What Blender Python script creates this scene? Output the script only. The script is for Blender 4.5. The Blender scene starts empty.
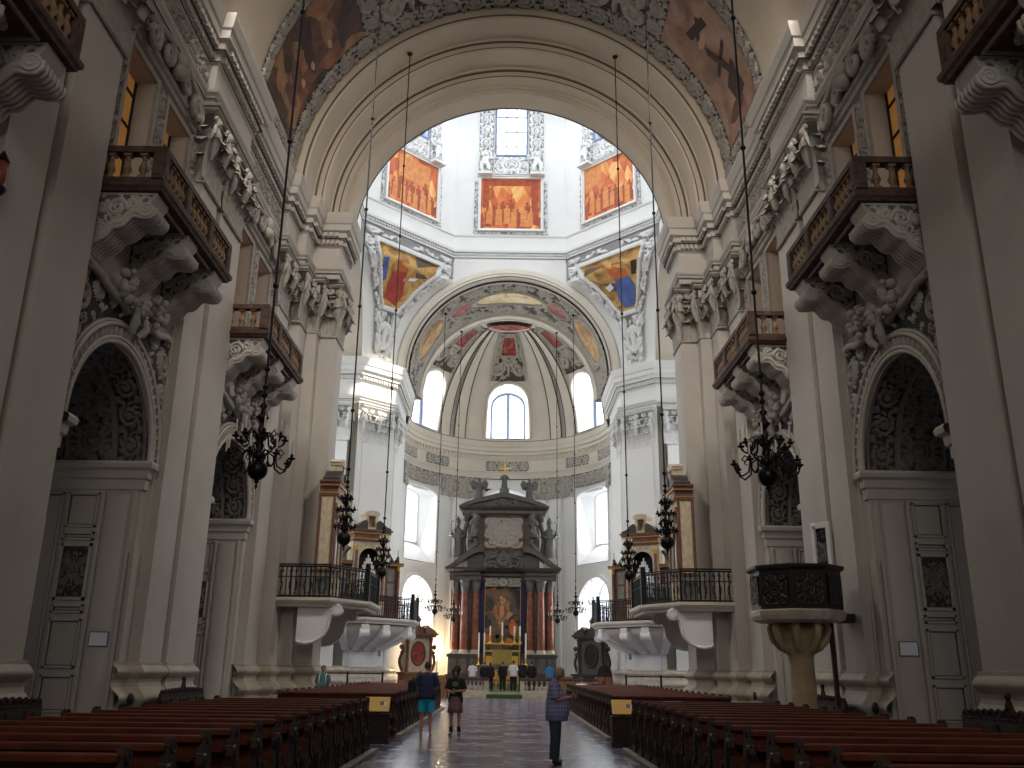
import bpy, bmesh, math, random
import numpy as np
from mathutils import Vector, Matrix
from mathutils.geometry import tessellate_polygon
PI = math.pi
random.seed(4)
SC = bpy.context.scene
COL = SC.collection

# ------------------------------------------------------------------ materials
MATS = {}
def mat(name, col, rough=0.6, metal=0.0, bump=0.0, bscale=6.0, var=0.0, vscale=1.5, emit=None, estr=0.0, spec=0.5, coat=0.0):
    m = bpy.data.materials.new(name); m.use_nodes = True
    nt = m.node_tree; b = nt.nodes['Principled BSDF']
    b.inputs['Base Color'].default_value = (*col, 1)
    b.inputs['Roughness'].default_value = rough
    b.inputs['Metallic'].default_value = metal
    b.inputs['Specular IOR Level'].default_value = spec
    b.inputs['Coat Weight'].default_value = coat
    if emit:
        b.inputs['Emission Color'].default_value = (*emit, 1)
        b.inputs['Emission Strength'].default_value = estr
    if bump or var:
        tc = nt.nodes.new('ShaderNodeTexCoord')
        if var:
            n = nt.nodes.new('ShaderNodeTexNoise'); n.inputs['Scale'].default_value = vscale
            n.inputs['Detail'].default_value = 6; n.inputs['Roughness'].default_value = 0.6
            nt.links.new(tc.outputs['Object'], n.inputs['Vector'])
            r = nt.nodes.new('ShaderNodeValToRGB')
            r.color_ramp.elements[0].position = 0.3; r.color_ramp.elements[1].position = 0.7
            r.color_ramp.elements[0].color = (*[max(0, c * (1 - var)) for c in col], 1)
            r.color_ramp.elements[1].color = (*[min(1, c * (1 + var * 0.6)) for c in col], 1)
            nt.links.new(n.outputs['Fac'], r.inputs['Fac'])
            nt.links.new(r.outputs['Color'], b.inputs['Base Color'])
        if bump:
            n2 = nt.nodes.new('ShaderNodeTexNoise'); n2.inputs['Scale'].default_value = bscale
            n2.inputs['Detail'].default_value = 4
            nt.links.new(tc.outputs['Object'], n2.inputs['Vector'])
            bp = nt.nodes.new('ShaderNodeBump'); bp.inputs['Strength'].default_value = bump
            bp.inputs['Distance'].default_value = 0.05
            nt.links.new(n2.outputs['Fac'], bp.inputs['Height'])
            nt.links.new(bp.outputs['Normal'], b.inputs['Normal'])
    MATS[name] = m
    return m

def ramp_mat(name, stops, scale=(1, 1, 1), nscale=2.0, detail=5, distort=0.8, rough=0.6, kind='noise', coord='Object'):
    m = bpy.data.materials.new(name); m.use_nodes = True
    nt = m.node_tree; b = nt.nodes['Principled BSDF']; b.inputs['Roughness'].default_value = rough
    tc = nt.nodes.new('ShaderNodeTexCoord'); mp = nt.nodes.new('ShaderNodeMapping')
    mp.inputs['Scale'].default_value = scale
    nt.links.new(tc.outputs[coord], mp.inputs['Vector'])
    n = nt.nodes.new('ShaderNodeTexNoise'); n.inputs['Scale'].default_value = nscale
    n.inputs['Detail'].default_value = detail; n.inputs['Distortion'].default_value = distort
    nt.links.new(mp.outputs['Vector'], n.inputs['Vector'])
    fac = n.outputs['Fac']
    if kind == 'cells':
        v = nt.nodes.new('ShaderNodeTexVoronoi'); v.inputs['Scale'].default_value = nscale * 2
        mx = nt.nodes.new('ShaderNodeMix'); mx.data_type = 'VECTOR'; mx.inputs[0].default_value = 0.25
        nt.links.new(mp.outputs['Vector'], mx.inputs[4]); nt.links.new(n.outputs['Color'], mx.inputs[5])
        nt.links.new(mx.outputs[1], v.inputs['Vector'])
        sep = nt.nodes.new('ShaderNodeSeparateColor'); nt.links.new(v.outputs['Color'], sep.inputs['Color'])
        ad = nt.nodes.new('ShaderNodeMath'); ad.operation = 'ADD'
        mu = nt.nodes.new('ShaderNodeMath'); mu.operation = 'MULTIPLY'; mu.inputs[1].default_value = 0.45
        nt.links.new(sep.outputs[0], mu.inputs[0]); nt.links.new(mu.outputs[0], ad.inputs[0])
        mu2 = nt.nodes.new('ShaderNodeMath'); mu2.operation = 'MULTIPLY'; mu2.inputs[1].default_value = 0.6
        nt.links.new(n.outputs['Fac'], mu2.inputs[0]); nt.links.new(mu2.outputs[0], ad.inputs[1])
        fac = ad.outputs[0]
    r = nt.nodes.new('ShaderNodeValToRGB'); cr = r.color_ramp
    while len(cr.elements) < len(stops): cr.elements.new(0.5)
    for e, (p, c) in zip(cr.elements, stops):
        e.position = p; e.color = (*c, 1)
    nt.links.new(fac, r.inputs['Fac']); nt.links.new(r.outputs['Color'], b.inputs['Base Color'])
    MATS[name] = m
    return m

PLASTER = mat('plaster_nave', (0.50, 0.45, 0.395), 0.75, bump=0.08, bscale=3, var=0.14, vscale=0.35)
PLASTER_VAULT = mat('plaster_vault', (0.54, 0.45, 0.34), 0.75, bump=0.06, bscale=3, var=0.10, vscale=0.4)
WHITE = mat('plaster_white', (0.80, 0.79, 0.76), 0.7, var=0.05, vscale=0.4)
CREAM = mat('plaster_cream', (0.70, 0.64, 0.54), 0.7, var=0.08, vscale=0.5)
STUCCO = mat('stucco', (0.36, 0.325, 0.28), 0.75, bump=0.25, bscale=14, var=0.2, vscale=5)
STUCCO_SHADE = mat('stucco_shaded', (0.17, 0.152, 0.132), 0.8, bump=.2, bscale=14, var=.25, vscale=5)  # darker copy of the stucco, carrying the dim chapel arch's shade in its colour
STUCCO_G = mat('stucco_ground', (0.048, 0.042, 0.036), 0.85, var=0.25, vscale=4)  # grey painted ground, darkened further to carry the shadow of deep relief
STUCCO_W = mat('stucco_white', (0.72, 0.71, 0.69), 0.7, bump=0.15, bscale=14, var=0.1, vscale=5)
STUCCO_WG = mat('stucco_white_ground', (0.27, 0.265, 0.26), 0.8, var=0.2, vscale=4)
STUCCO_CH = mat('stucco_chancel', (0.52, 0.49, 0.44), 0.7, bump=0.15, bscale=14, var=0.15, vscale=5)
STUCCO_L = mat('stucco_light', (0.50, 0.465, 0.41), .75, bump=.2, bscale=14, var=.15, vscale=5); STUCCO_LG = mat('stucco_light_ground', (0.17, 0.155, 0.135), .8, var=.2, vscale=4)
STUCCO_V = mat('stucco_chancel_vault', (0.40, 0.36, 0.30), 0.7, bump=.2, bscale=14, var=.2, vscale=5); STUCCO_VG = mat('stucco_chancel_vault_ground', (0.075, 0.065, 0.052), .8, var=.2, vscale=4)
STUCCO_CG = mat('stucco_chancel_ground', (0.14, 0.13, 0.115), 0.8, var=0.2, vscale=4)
LINE_D = mat('dark_line_shadow_gap', (0.10, 0.09, 0.08), 0.7)  # dark lines; on the nave cornice they paint in the shadow gaps
STONE = mat('base_stone', (0.42, 0.36, 0.28), 0.55, bump=0.1, bscale=8, var=0.22, vscale=1.5)
REDMARB = mat('red_marble', (0.105, 0.062, 0.048), 0.65, var=0.5, vscale=5, spec=.2)
REDCOL = mat('red_column_marble', (0.24, 0.080, 0.048), 0.25, var=0.45, vscale=4)
DARKMARB = mat('dark_marble', (0.055, 0.046, 0.041), 0.35, var=0.5, vscale=4)
GREYMARB = mat('grey_marble', (0.115, 0.105, 0.095), 0.4, var=0.4, vscale=3)
KERB = mat('kerb_stone', (0.22, 0.17, 0.13), 0.6, var=.3, vscale=3)
PALEMARB = mat('pale_marble', (0.55, 0.47, 0.38), 0.35, var=0.25, vscale=3)
YELMARB = mat('yellow_marble', (0.42, 0.31, 0.17), 0.4, var=0.3, vscale=2.5)
BALMARB = mat('baluster_marble', (0.26, 0.16, 0.085), 0.55, var=0.4, vscale=6, spec=.3)
WOOD = mat('pew_wood', (0.115, 0.022, 0.007), 0.5, bump=0.12, bscale=9, var=0.5, vscale=3, spec=.35)
WOOD_D = mat('pew_wood_dark', (0.024, 0.009, 0.005), 0.7, bump=0.2, bscale=9, var=0.5, vscale=4)
WOOD_P = mat('pulpit_wood', (0.022, 0.013, 0.010), 0.4, bump=0.3, bscale=12, var=0.5, vscale=6)
WOOD_W = mat('warm_wood', (0.25, 0.11, 0.045), 0.45, var=0.4, vscale=3)
IRON = mat('black_iron', (0.018, 0.018, 0.02), 0.45, metal=0.6)
BRONZE = mat('dark_bronze', (0.022, 0.018, 0.015), 0.35, metal=0.7)
GOLD = mat('gilding', (0.75, 0.46, 0.10), 0.3, metal=0.8)
CANDLE = mat('candle_wax', (0.80, 0.74, 0.62), 0.5)
PIPE = mat('organ_tin', (0.75, 0.75, 0.76), 0.35, metal=0.3)
PANEL_C = mat('organ_cream', (0.62, 0.50, 0.34), 0.5, var=0.3, vscale=4)
PANEL_R = mat('organ_red', (0.17, 0.070, 0.045), 0.4, var=0.4, vscale=4)
PANEL_G = mat('organ_greygreen', (0.20, 0.20, 0.17), 0.5, var=0.3, vscale=4)
BLUE_D = mat('deep_blue_cloth', (0.006, 0.010, 0.055), 0.7)
YELBOARD = mat('yellow_board', (0.80, 0.50, 0.12), 0.5)
PAPER = mat('white_paper', (0.72, 0.74, 0.78), 0.6)
GLASS = mat('window_daylight', (0.7, 0.8, 0.95), 0.4, emit=(0.86, 0.92, 1.0), estr=1.7)
GLASS_O = mat('amber_glazing', (0.38, 0.17, 0.05), 0.35, var=0.4, vscale=2, emit=(.55, .24, .06), estr=.22)
FRAME_B = mat('window_frame_blue', (0.16, 0.20, 0.32), 0.5)
LAMP = mat('lit_lamp', (1, 0.8, 0.5), 0.5, emit=(1.0, 0.72, 0.36), estr=30)
REDGLASS = mat('red_glass', (0.20, 0.045, 0.025), 0.2)
GREEN = mat('green_carpet', (0.045, 0.11, 0.022), 0.9, bump=0.3, bscale=60)
FRESCO_B = mat('painted_brown_drapery', (0.13, 0.040, 0.020), .6, var=.5, vscale=2)
FRESCO_T = mat('painted_tan_drapery', (0.24, 0.13, 0.06), .6, var=.5, vscale=2)
ORANGE_F = ramp_mat('orange_fresco', [(0.28, (0.22, 0.035, 0.008)), (0.45, (0.56, 0.11, 0.02)), (0.58, (0.68, 0.20, 0.045)), (0.75, (0.80, 0.45, 0.14))], (1, 1, 0.5), 1.1, kind='cells', distort=1.2)
BROWN_F = ramp_mat('brown_fresco', [(0.3, (0.018, 0.010, 0.006)), (0.45, (0.085, 0.030, 0.014)), (0.6, (0.20, 0.055, 0.022)), (0.78, (0.33, 0.17, 0.07))], (1, 1, 1), 0.8, kind='cells', distort=1.4)
SALMON_F = ramp_mat('salmon_fresco', [(0.3, (0.15, 0.075, 0.045)), (0.5, (0.30, 0.16, 0.10)), (0.65, (0.38, 0.25, 0.17)), (0.8, (0.27, 0.11, 0.06))], (1, 1, 1), 0.7, distort=1.0)
OCHRE_F = ramp_mat('ochre_fresco', [(0.3, (0.09, 0.04, 0.012)), (0.46, (0.42, 0.21, 0.05)), (0.62, (0.68, 0.42, 0.13)), (0.75, (0.45, 0.30, 0.16))], (1, 1, 1), 0.9, distort=1.0)
YELLOW_F = ramp_mat('pale_yellow_fresco', [(0.3, (0.55, 0.36, 0.24)), (0.5, (0.80, 0.62, 0.26)), (0.7, (0.85, 0.78, 0.58))], (1, 1, 1), 1.2, distort=0.8)
RED_F = ramp_mat('red_fresco', [(0.3, (0.10, 0.010, 0.008)), (0.55, (0.34, 0.045, 0.025)), (0.75, (0.50, 0.18, 0.09))], (1, 1, 1), 2.0, distort=1.0)
ALTAR_F = ramp_mat('altar_canvas', [(0.28, (0.010, 0.008, 0.007)), (0.45, (0.055, 0.040, 0.030)), (0.58, (0.14, 0.10, 0.06)), (0.68, (0.30, 0.075, 0.03)), (0.8, (0.42, 0.30, 0.12))], (1, 1, 0.8), 1.1, kind='cells', distort=1.3)
ROBE_RED = mat('painted_red_robe', (0.40, 0.035, 0.018), 0.6, var=0.4, vscale=2)
ROBE_BLUE = mat('painted_blue_robe', (0.075, 0.12, 0.36), 0.6, var=0.4, vscale=2)
ROBE_OR = mat('painted_orange_robe', (0.55, 0.14, 0.03), 0.6, var=0.4, vscale=2)
PAINT_D = mat('painted_dark_wood', (0.045, 0.02, 0.014), 0.7)
PAINT_SKIN = mat('painted_skin', (0.50, 0.26, 0.15), 0.6)
ROCK = mat('painted_rock', (0.12, 0.085, 0.055), 0.6, var=0.4, vscale=2)

def floor_mat():
    m = bpy.data.materials.new('polished_marble_floor'); m.use_nodes = True
    nt = m.node_tree; b = nt.nodes['Principled BSDF']
    tc = nt.nodes.new('ShaderNodeTexCoord'); mp = nt.nodes.new('ShaderNodeMapping')
    nt.links.new(tc.outputs['Object'], mp.inputs['Vector'])
    mp.inputs['Scale'].default_value = (1, 1, 1)
    ck = nt.nodes.new('ShaderNodeTexChecker'); ck.inputs['Scale'].default_value = 1 / 1.22
    ck.inputs['Color1'].default_value = (0.36, 0.36, 0.50, 1); ck.inputs['Color2'].default_value = (0.085, 0.085, 0.16, 1)
    nt.links.new(mp.outputs['Vector'], ck.inputs['Vector'])
    br = nt.nodes.new('ShaderNodeTexBrick'); br.offset = 0.0; br.inputs['Scale'].default_value = 1.0
    br.inputs['Brick Width'].default_value = 3.66; br.inputs['Row Height'].default_value = 3.66
    br.inputs['Mortar Size'].default_value = 0.22; br.inputs['Mortar Smooth'].default_value = 0.0
    br.inputs['Color1'].default_value = (0, 0, 0, 1); br.inputs['Color2'].default_value = (0, 0, 0, 1)
    br.inputs['Mortar'].default_value = (1, 1, 1, 1)
    mp2 = nt.nodes.new('ShaderNodeMapping'); mp2.inputs['Location'].default_value = (1.83, 0.6, 0)
    nt.links.new(tc.outputs['Object'], mp2.inputs['Vector']); nt.links.new(mp2.outputs['Vector'], br.inputs['Vector'])
    mix = nt.nodes.new('ShaderNodeMix'); mix.data_type = 'RGBA'
    nt.links.new(br.outputs['Color'], mix.inputs[0]); nt.links.new(ck.outputs['Color'], mix.inputs[6])
    mix.inputs[7].default_value = (0.26, 0.20, 0.22, 1)
    no = nt.nodes.new('ShaderNodeTexNoise'); no.inputs['Scale'].default_value = 2.5; no.inputs['Detail'].default_value = 6
    nt.links.new(tc.outputs['Object'], no.inputs['Vector'])
    mul = nt.nodes.new('ShaderNodeMix'); mul.data_type = 'RGBA'; mul.blend_type = 'MULTIPLY'; mul.inputs[0].default_value = 0.7
    nt.links.new(mix.outputs[2], mul.inputs[6]); nt.links.new(no.outputs['Fac'], mul.inputs[7])
    nt.links.new(mul.outputs[2], b.inputs['Base Color'])
    rr = nt.nodes.new('ShaderNodeMapRange'); rr.inputs['To Min'].default_value = 0.12; rr.inputs['To Max'].default_value = 0.32
    nt.links.new(no.outputs['Fac'], rr.inputs['Value']); nt.links.new(rr.outputs['Result'], b.inputs['Roughness'])
    n3 = nt.nodes.new('ShaderNodeTexNoise'); n3.inputs['Scale'].default_value = 1.1
    nt.links.new(tc.outputs['Object'], n3.inputs['Vector'])
    bp = nt.nodes.new('ShaderNodeBump'); bp.inputs['Strength'].default_value = 0.12; bp.inputs['Distance'].default_value = 0.05
    nt.links.new(n3.outputs['Fac'], bp.inputs['Height']); nt.links.new(bp.outputs['Normal'], b.inputs['Normal'])
    b.inputs['Specular IOR Level'].default_value = 0.7
    return m
FLOOR = floor_mat()

# ------------------------------------------------------------------ mesh builder
class MB:
    def __init__(self):
        self.v = []; self.f = []; self.mi = []; self.sm = []; self.M = None; self.cur = 0; self.smooth = False
    def _add(self, vs, fs, smooth=None, mi=None):
        o = len(self.v)
        if self.M is not None:
            vs = [tuple(self.M @ Vector(p)) for p in vs]
        self.v.extend(tuple(p) for p in vs)
        for f in fs:
            self.f.append(tuple(i + o for i in f))
        n = len(fs)
        self.sm.extend([self.smooth if smooth is None else smooth] * n)
        if mi is None: self.mi.extend([self.cur] * n)
        elif isinstance(mi, int): self.mi.extend([mi] * n)
        else: self.mi.extend(list(mi))
        return self
    def quad(self, a, b, c, d): return self._add([a, b, c, d], [(0, 1, 2, 3)])
    def box(self, x0, x1, y0, y1, z0, z1):
        vs = [(x, y, z) for z in (z0, z1) for y in (y0, y1) for x in (x0, x1)]
        return self._add(vs, [(0, 2, 3, 1), (4, 5, 7, 6), (0, 1, 5, 4), (2, 6, 7, 3), (0, 4, 6, 2), (1, 3, 7, 5)], smooth=False)
    def cbox(self, x0, x1, y0, y1, z0, z1, c=0.02):
        # box with chamfered vertical and top edges
        for (dx, za, zb) in ((0, z0, z1 - c), ):
            self.prism([(x0 + c, y0), (x1 - c, y0), (x1, y0 + c), (x1, y1 - c), (x1 - c, y1), (x0 + c, y1), (x0, y1 - c), (x0, y0 + c)], za, zb)
        self.loft([[(x0 + c, y0, z1 - c), (x1 - c, y0, z1 - c), (x1, y0 + c, z1 - c), (x1, y1 - c, z1 - c), (x1 - c, y1, z1 - c), (x0 + c, y1, z1 - c), (x0, y1 - c, z1 - c), (x0, y0 + c, z1 - c)],
                   [(x0 + 2 * c, y0 + c, z1), (x1 - 2 * c, y0 + c, z1), (x1 - c, y0 + 2 * c, z1), (x1 - c, y1 - 2 * c, z1), (x1 - 2 * c, y1 - c, z1), (x0 + 2 * c, y1 - c, z1), (x0 + c, y1 - 2 * c, z1), (x0 + c, y0 + 2 * c, z1)]], closed=True, cap=True)
        return self
    def poly(self, pts):
        tri = tessellate_polygon([[Vector(p) for p in pts]])
        return self._add(pts, [tuple(t) for t in tri], smooth=False)
    def prism(self, pts2, a, b, axis='Z', smooth=False):
        n = len(pts2)
        def P(p, t):
            if axis == 'Z': return (p[0], p[1], t)
            if axis == 'X': return (t, p[0], p[1])
            return (p[0], t, p[1])
        vs = [P(p, a) for p in pts2] + [P(p, b) for p in pts2]
        fs = [(i, (i + 1) % n, n + (i + 1) % n, n + i) for i in range(n)]
        self._add(vs, fs, smooth=smooth)
        tri = tessellate_polygon([[Vector((p[0], p[1], 0)) for p in pts2]])
        self._add(vs, [tuple(t) for t in tri] + [tuple(n + i for i in t[::-1]) for t in tri], smooth=False)
        return self
    def loft(self, rings, closed=False, cap=False, smooth=None):
        n = len(rings[0]); vs = [p for r in rings for p in r]; fs = []
        m = n if closed else n - 1
        for k in range(len(rings) - 1):
            for i in range(m):
                j = (i + 1) % n
                fs.append((k * n + i, k * n + j, (k + 1) * n + j, (k + 1) * n + i))
        self._add(vs, fs, smooth=smooth)
        if cap:
            for r in (rings[0], rings[-1]):
                self._add(list(r), [tuple(range(n))], smooth=False)
        return self
    def lathe(self, prof, c=(0, 0, 0), n=16, cap=True, a0=0.0, a1=2 * PI, fold=None):
        rings = []
        full = abs(a1 - a0 - 2 * PI) < 1e-6
        m = n if full else n + 1
        for r, z in prof:
            ring = []
            for i in range(m):
                a = a0 + (a1 - a0) * i / n
                rr = r * (1 + (fold(a, z) if fold else 0))
                ring.append((c[0] + rr * math.cos(a), c[1] + rr * math.sin(a), c[2] + z))
            rings.append(ring)
        return self.loft(rings, closed=full, cap=cap and full, smooth=True)
    def tube(self, pts, r, n=6, cap=True, closed=False):
        pts = [Vector(p) for p in pts]; rings = []; k = len(pts)
        up = Vector((0, 0, 1)); prev = None
        for i, p in enumerate(pts):
            if closed: t = (pts[(i + 1) % k] - pts[i - 1])
            else: t = pts[min(i + 1, k - 1)] - pts[max(i - 1, 0)]
            t = t.normalized() if t.length > 1e-9 else Vector((0, 0, 1))
            if prev is None:
                a = t.cross(up)
                if a.length < 1e-3: a = t.cross(Vector((1, 0, 0)))
                a.normalize()
            else:
                a = prev - t * prev.dot(t)
                if a.length < 1e-4: a = t.orthogonal()
                a.normalize()
            prev = a; b = t.cross(a)
            rr = r[i] if isinstance(r, (list, tuple)) else r
            rings.append([tuple(p + a * (rr * math.cos(2 * PI * j / n)) + b * (rr * math.sin(2 * PI * j / n))) for j in range(n)])
        if closed: rings.append(rings[0])
        return self.loft(rings, closed=True, cap=cap and not closed, smooth=True)
    def sphere(self, c, r, n=10, m=7, sc=(1, 1, 1)):
        rings = []
        for k in range(m + 1):
            th = PI * k / m
            rings.append([(c[0] + sc[0] * r * max(math.sin(th), 1e-4) * math.cos(2 * PI * i / n), c[1] + sc[1] * r * max(math.sin(th), 1e-4) * math.sin(2 * PI * i / n), c[2] + sc[2] * r * math.cos(th)) for i in range(n)])
        return self.loft(rings, closed=True, smooth=True)
    def grid(self, P, mi=None, mask=None, smooth=True):
        nu, nv = P.shape[:2]
        vs = P.reshape(-1, 3)
        idx = np.arange(nu * nv).reshape(nu, nv)
        q = np.stack([idx[:-1, :-1], idx[1:, :-1], idx[1:, 1:], idx[:-1, 1:]], -1).reshape(-1, 4)
        mm = None if mi is None else mi.reshape(-1)
        if mask is not None:
            k = mask.reshape(-1); q = q[k]
            if mm is not None: mm = mm[k]
        return self._add(vs.tolist(), [tuple(r) for r in q.tolist()], smooth=smooth, mi=None if mm is None else mm.tolist())
    def sweep(self, path, prof, closed=False, smooth=False):
        # path: plan points; profile (offset to the right of travel, z)
        n = len(path); P = [Vector((p[0], p[1])) for p in path]
        offs = []
        for i in range(n):
            if closed: d0 = P[i] - P[i - 1]; d1 = P[(i + 1) % n] - P[i]
            else:
                d0 = P[i] - P[i - 1] if i > 0 else P[1] - P[0]
                d1 = P[i + 1] - P[i] if i < n - 1 else P[-1] - P[-2]
            d0.normalize(); d1.normalize()
            n0 = Vector((d0.y, -d0.x)); n1 = Vector((d1.y, -d1.x))
            mvec = n0 + n1
            if mvec.length < 1e-6: mvec = n0
            mvec.normalize(); k = max(0.35, mvec.dot(n0)); offs.append(mvec / k)
        rings = [[(P[i].x + offs[i].x * o, P[i].y + offs[i].y * o, z) for i in range(n)] for o, z in prof]
        if closed: rings = [r + [r[0]] for r in rings]
        return self.loft(rings, smooth=smooth)
    def build(self, name, mats, parent=None, loc=None):
        me = bpy.data.meshes.new(name)
        me.from_pydata(self.v, [], self.f)
        if not isinstance(mats, (list, tuple)): mats = [mats]
        for m in mats: me.materials.append(m)
        me.polygons.foreach_set('material_index', np.array(self.mi, dtype=np.int32))
        me.polygons.foreach_set('use_smooth', np.array(self.sm, dtype=bool))
        me.update()
        o = bpy.data.objects.new(name, me); COL.objects.link(o)
        if parent is not None: o.parent = parent
        if loc is not None: o.location = loc
        return o

def tag(o, label=None, cat=None, group=None, kind=None):
    if label: o['label'] = label
    if cat: o['category'] = cat
    if group: o['group'] = group
    if kind: o['kind'] = kind
    return o
def thing(name, label, cat, loc=(0, 0, 0), rz=0.0, group=None):
    o = bpy.data.objects.new(name, None); COL.objects.link(o); o.empty_display_size = 0.2
    o.location = loc; o.rotation_euler = (0, 0, rz)
    return tag(o, label, cat, group)
def struct(o, label=None): return tag(o, label, None, None, 'structure')
def kids(o): return list(o.children)
def copy_tree(o, parent=None):
    c = o.copy(); COL.objects.link(c)
    if parent is not None: c.parent = parent
    for ch in kids(o): copy_tree(ch, c)
    return c
def mirror_tree(o, label=None):
    c = copy_tree(o)
    c.location.x = -o.location.x; c.rotation_euler.z = -o.rotation_euler.z
    c.scale.x = -o.scale.x
    if label: c['label'] = label
    return c
def place_copy(o, loc, rz=None, label=None, sx=None):
    c = copy_tree(o); c.location = loc
    if rz is not None: c.rotation_euler.z = rz
    if label: c['label'] = label
    if sx: c.scale.x = sx
    return c

# ------------------------------------------------------------------ ornament in relief
def spiral(cx, cy, R, turns, a0, d, n=22, r0=0.075, r1=0.045, h=1.0, k=0.82):
    t = np.linspace(0, 1, n); r = R * (1 - k * t); a = a0 + d * turns * 2 * PI * t
    return (np.stack([cx + r * np.cos(a), cy + r * np.sin(a)], 1), r0, r1, h)
def stroke(pts, r0, r1=None, h=1.0): return (np.array(pts, float), r0, r1 if r1 is not None else r0, h)
def leafy(rng, x0, x1, y0, y1, n, r=0.05, L=0.16):
    out = []
    for _ in range(n):
        x, y, a = rng.uniform(x0, x1), rng.uniform(y0, y1), rng.uniform(0, 2 * PI)
        c = rng.uniform(-1.6, 1.6)
        p = [(x, y)]
        for k in range(4):
            a += c * 0.3; p.append((p[-1][0] + L / 4 * math.cos(a), p[-1][1] + L / 4 * math.sin(a)))
        out.append(stroke(p, r, r * 0.4, rng.uniform(0.5, 0.95)))
    return out
def rinceau(n, seed=1):
    rng = random.Random(seed); S = []
    for i in range(n):
        up = 1 if i % 2 == 0 else -1
        S.append(spiral(i + 0.5, 0.5, 0.38, 1.6, -up * 2.2, up, 26, 0.075, 0.05))
        for k in range(6):
            a = k * PI / 3
            S.append(stroke([(i + 0.5 + 0.03 * math.cos(a), 0.5 + 0.03 * math.sin(a)), (i + 0.5 + 0.13 * math.cos(a), 0.5 + 0.13 * math.sin(a))], 0.05, 0.03, 1.0))
        for k in range(9):
            a = k * 2 * PI / 9 + 0.3
            S.append(stroke([(i + 0.5 + 0.36 * math.cos(a), 0.5 + 0.36 * math.sin(a)), (i + 0.5 + 0.47 * math.cos(a + 0.35), 0.5 + 0.47 * math.sin(a + 0.35))], 0.06, 0.03, 0.8))
        for cx, cy in ((0.02, 0.12), (0.98, 0.88), (0.02, 0.88), (0.98, 0.12)):
            S.append(spiral(i + cx, cy, 0.12, 1.0, up * 1.0, up, 10, 0.05, 0.04, 0.8))
    return S
def cartouche(ar=1.0, seed=2, ring=0.24):
    # in a 1 x ar tile
    rng = random.Random(seed); S = []; cx, cy = 0.5, ar * 0.5
    t = np.linspace(0, 2 * PI, 28)
    S.append((np.stack([cx + ring * np.cos(t), cy + ring * 1.1 * np.sin(t)], 1), 0.05, 0.05, 1.0))
    S.append((np.stack([cx + ring * .6 * np.cos(t), cy + ring * .66 * np.sin(t)], 1), 0.035, 0.035, 0.8))
    S.append(stroke([(cx, cy), (cx + .01, cy)], ring * 0.38, None, 1.0))
    for sx in (-1, 1):
        for sy in (-1, 1):
            S.append(spiral(cx + sx * 0.30, cy + sy * min(0.34, ar * .34), 0.17, 1.3, (0 if sx > 0 else PI), sx * sy, 20, 0.055, 0.035))
            S.append(spiral(cx + sx * 0.40, cy + sy * 0.08, 0.10, 1.1, PI / 2, sx * sy, 14, 0.045, 0.03, 0.8))
    for sy in (-1, 1):
        for k in range(5):
            a = sy * PI / 2 + (k - 2) * 0.4
            S.append(stroke([(cx + .25 * math.cos(a), cy + .27 * math.sin(a)), (cx + .42 * math.cos(a), cy + min(.46, ar * .46) * math.sin(a))], 0.05, 0.03, 0.9))
    S += leafy(rng, 0.03, 0.97, 0.03, ar - 0.03, int(34 * ar), 0.032, 0.13)
    return S
def heights(U, V, S):
    H = np.zeros_like(U)
    for pts, r0, r1, h in S:
        rm = max(r0, r1)
        lo = pts.min(0) - rm; hi = pts.max(0) + rm
        m = (U >= lo[0]) & (U <= hi[0]) & (V >= lo[1]) & (V <= hi[1])
        if not m.any(): continue
        u = U[m]; v = V[m]; best = np.zeros_like(u); n = len(pts) - 1
        for i in range(n):
            a = pts[i]; d = pts[i + 1] - a; L = d @ d + 1e-12
            t = np.clip(((u - a[0]) * d[0] + (v - a[1]) * d[1]) / L, 0, 1)
            r = r0 + (r1 - r0) * (i + t) / n
            dd = (u - a[0] - t * d[0]) ** 2 + (v - a[1] - t * d[1]) ** 2
            best = np.maximum(best, h * np.sqrt(np.clip(1 - dd / (r * r), 0, 1)))
        H[m] = np.maximum(H[m], best)
    return H
def relief(fmap, nu, nv, S, us, vs, amp, name, mats, parent=None, mask=None, thr=0.18, mb=None, frame=0.0, H=None):
    """fmap(u01, v01) -> P, N arrays; strokes S live in [0,us]x[0,vs]."""
    u, v = np.meshgrid(np.linspace(0, 1, nu), np.linspace(0, 1, nv), indexing='ij')
    if H is None: H = heights(u * us, v * vs, S)
    if frame:
        fu = frame / us; fv = frame / vs
        fr = (u < fu) | (u > 1 - fu) | (v < fv) | (v > 1 - fv)
        H = np.where(fr, 0.9, H)
    P, N = fmap(u, v)
    P = P + N * (amp * H)[..., None]
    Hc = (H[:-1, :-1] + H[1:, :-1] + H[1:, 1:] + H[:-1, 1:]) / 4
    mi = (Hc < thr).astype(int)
    k = None
    if mask is not None:
        k = mask((u[:-1, :-1] + u[1:, 1:]) / 2, (v[:-1, :-1] + v[1:, 1:]) / 2)
    m = mb or MB()
    m.grid(P, mi, k)
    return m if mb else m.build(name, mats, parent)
def flat(o, eu, ev, n):
    o, eu, ev, n = (np.array(a, float) for a in (o, eu, ev, n)); n = n / np.linalg.norm(n)
    return lambda u, v: (o + u[..., None] * eu + v[..., None] * ev, np.broadcast_to(n, u.shape + (3,)))

def arc_pts(c, r, a0, a1, n): return [(c[0] + r * math.cos(a0 + (a1 - a0) * i / n), c[1] + r * math.sin(a0 + (a1 - a0) * i / n)) for i in range(n + 1)]

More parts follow.
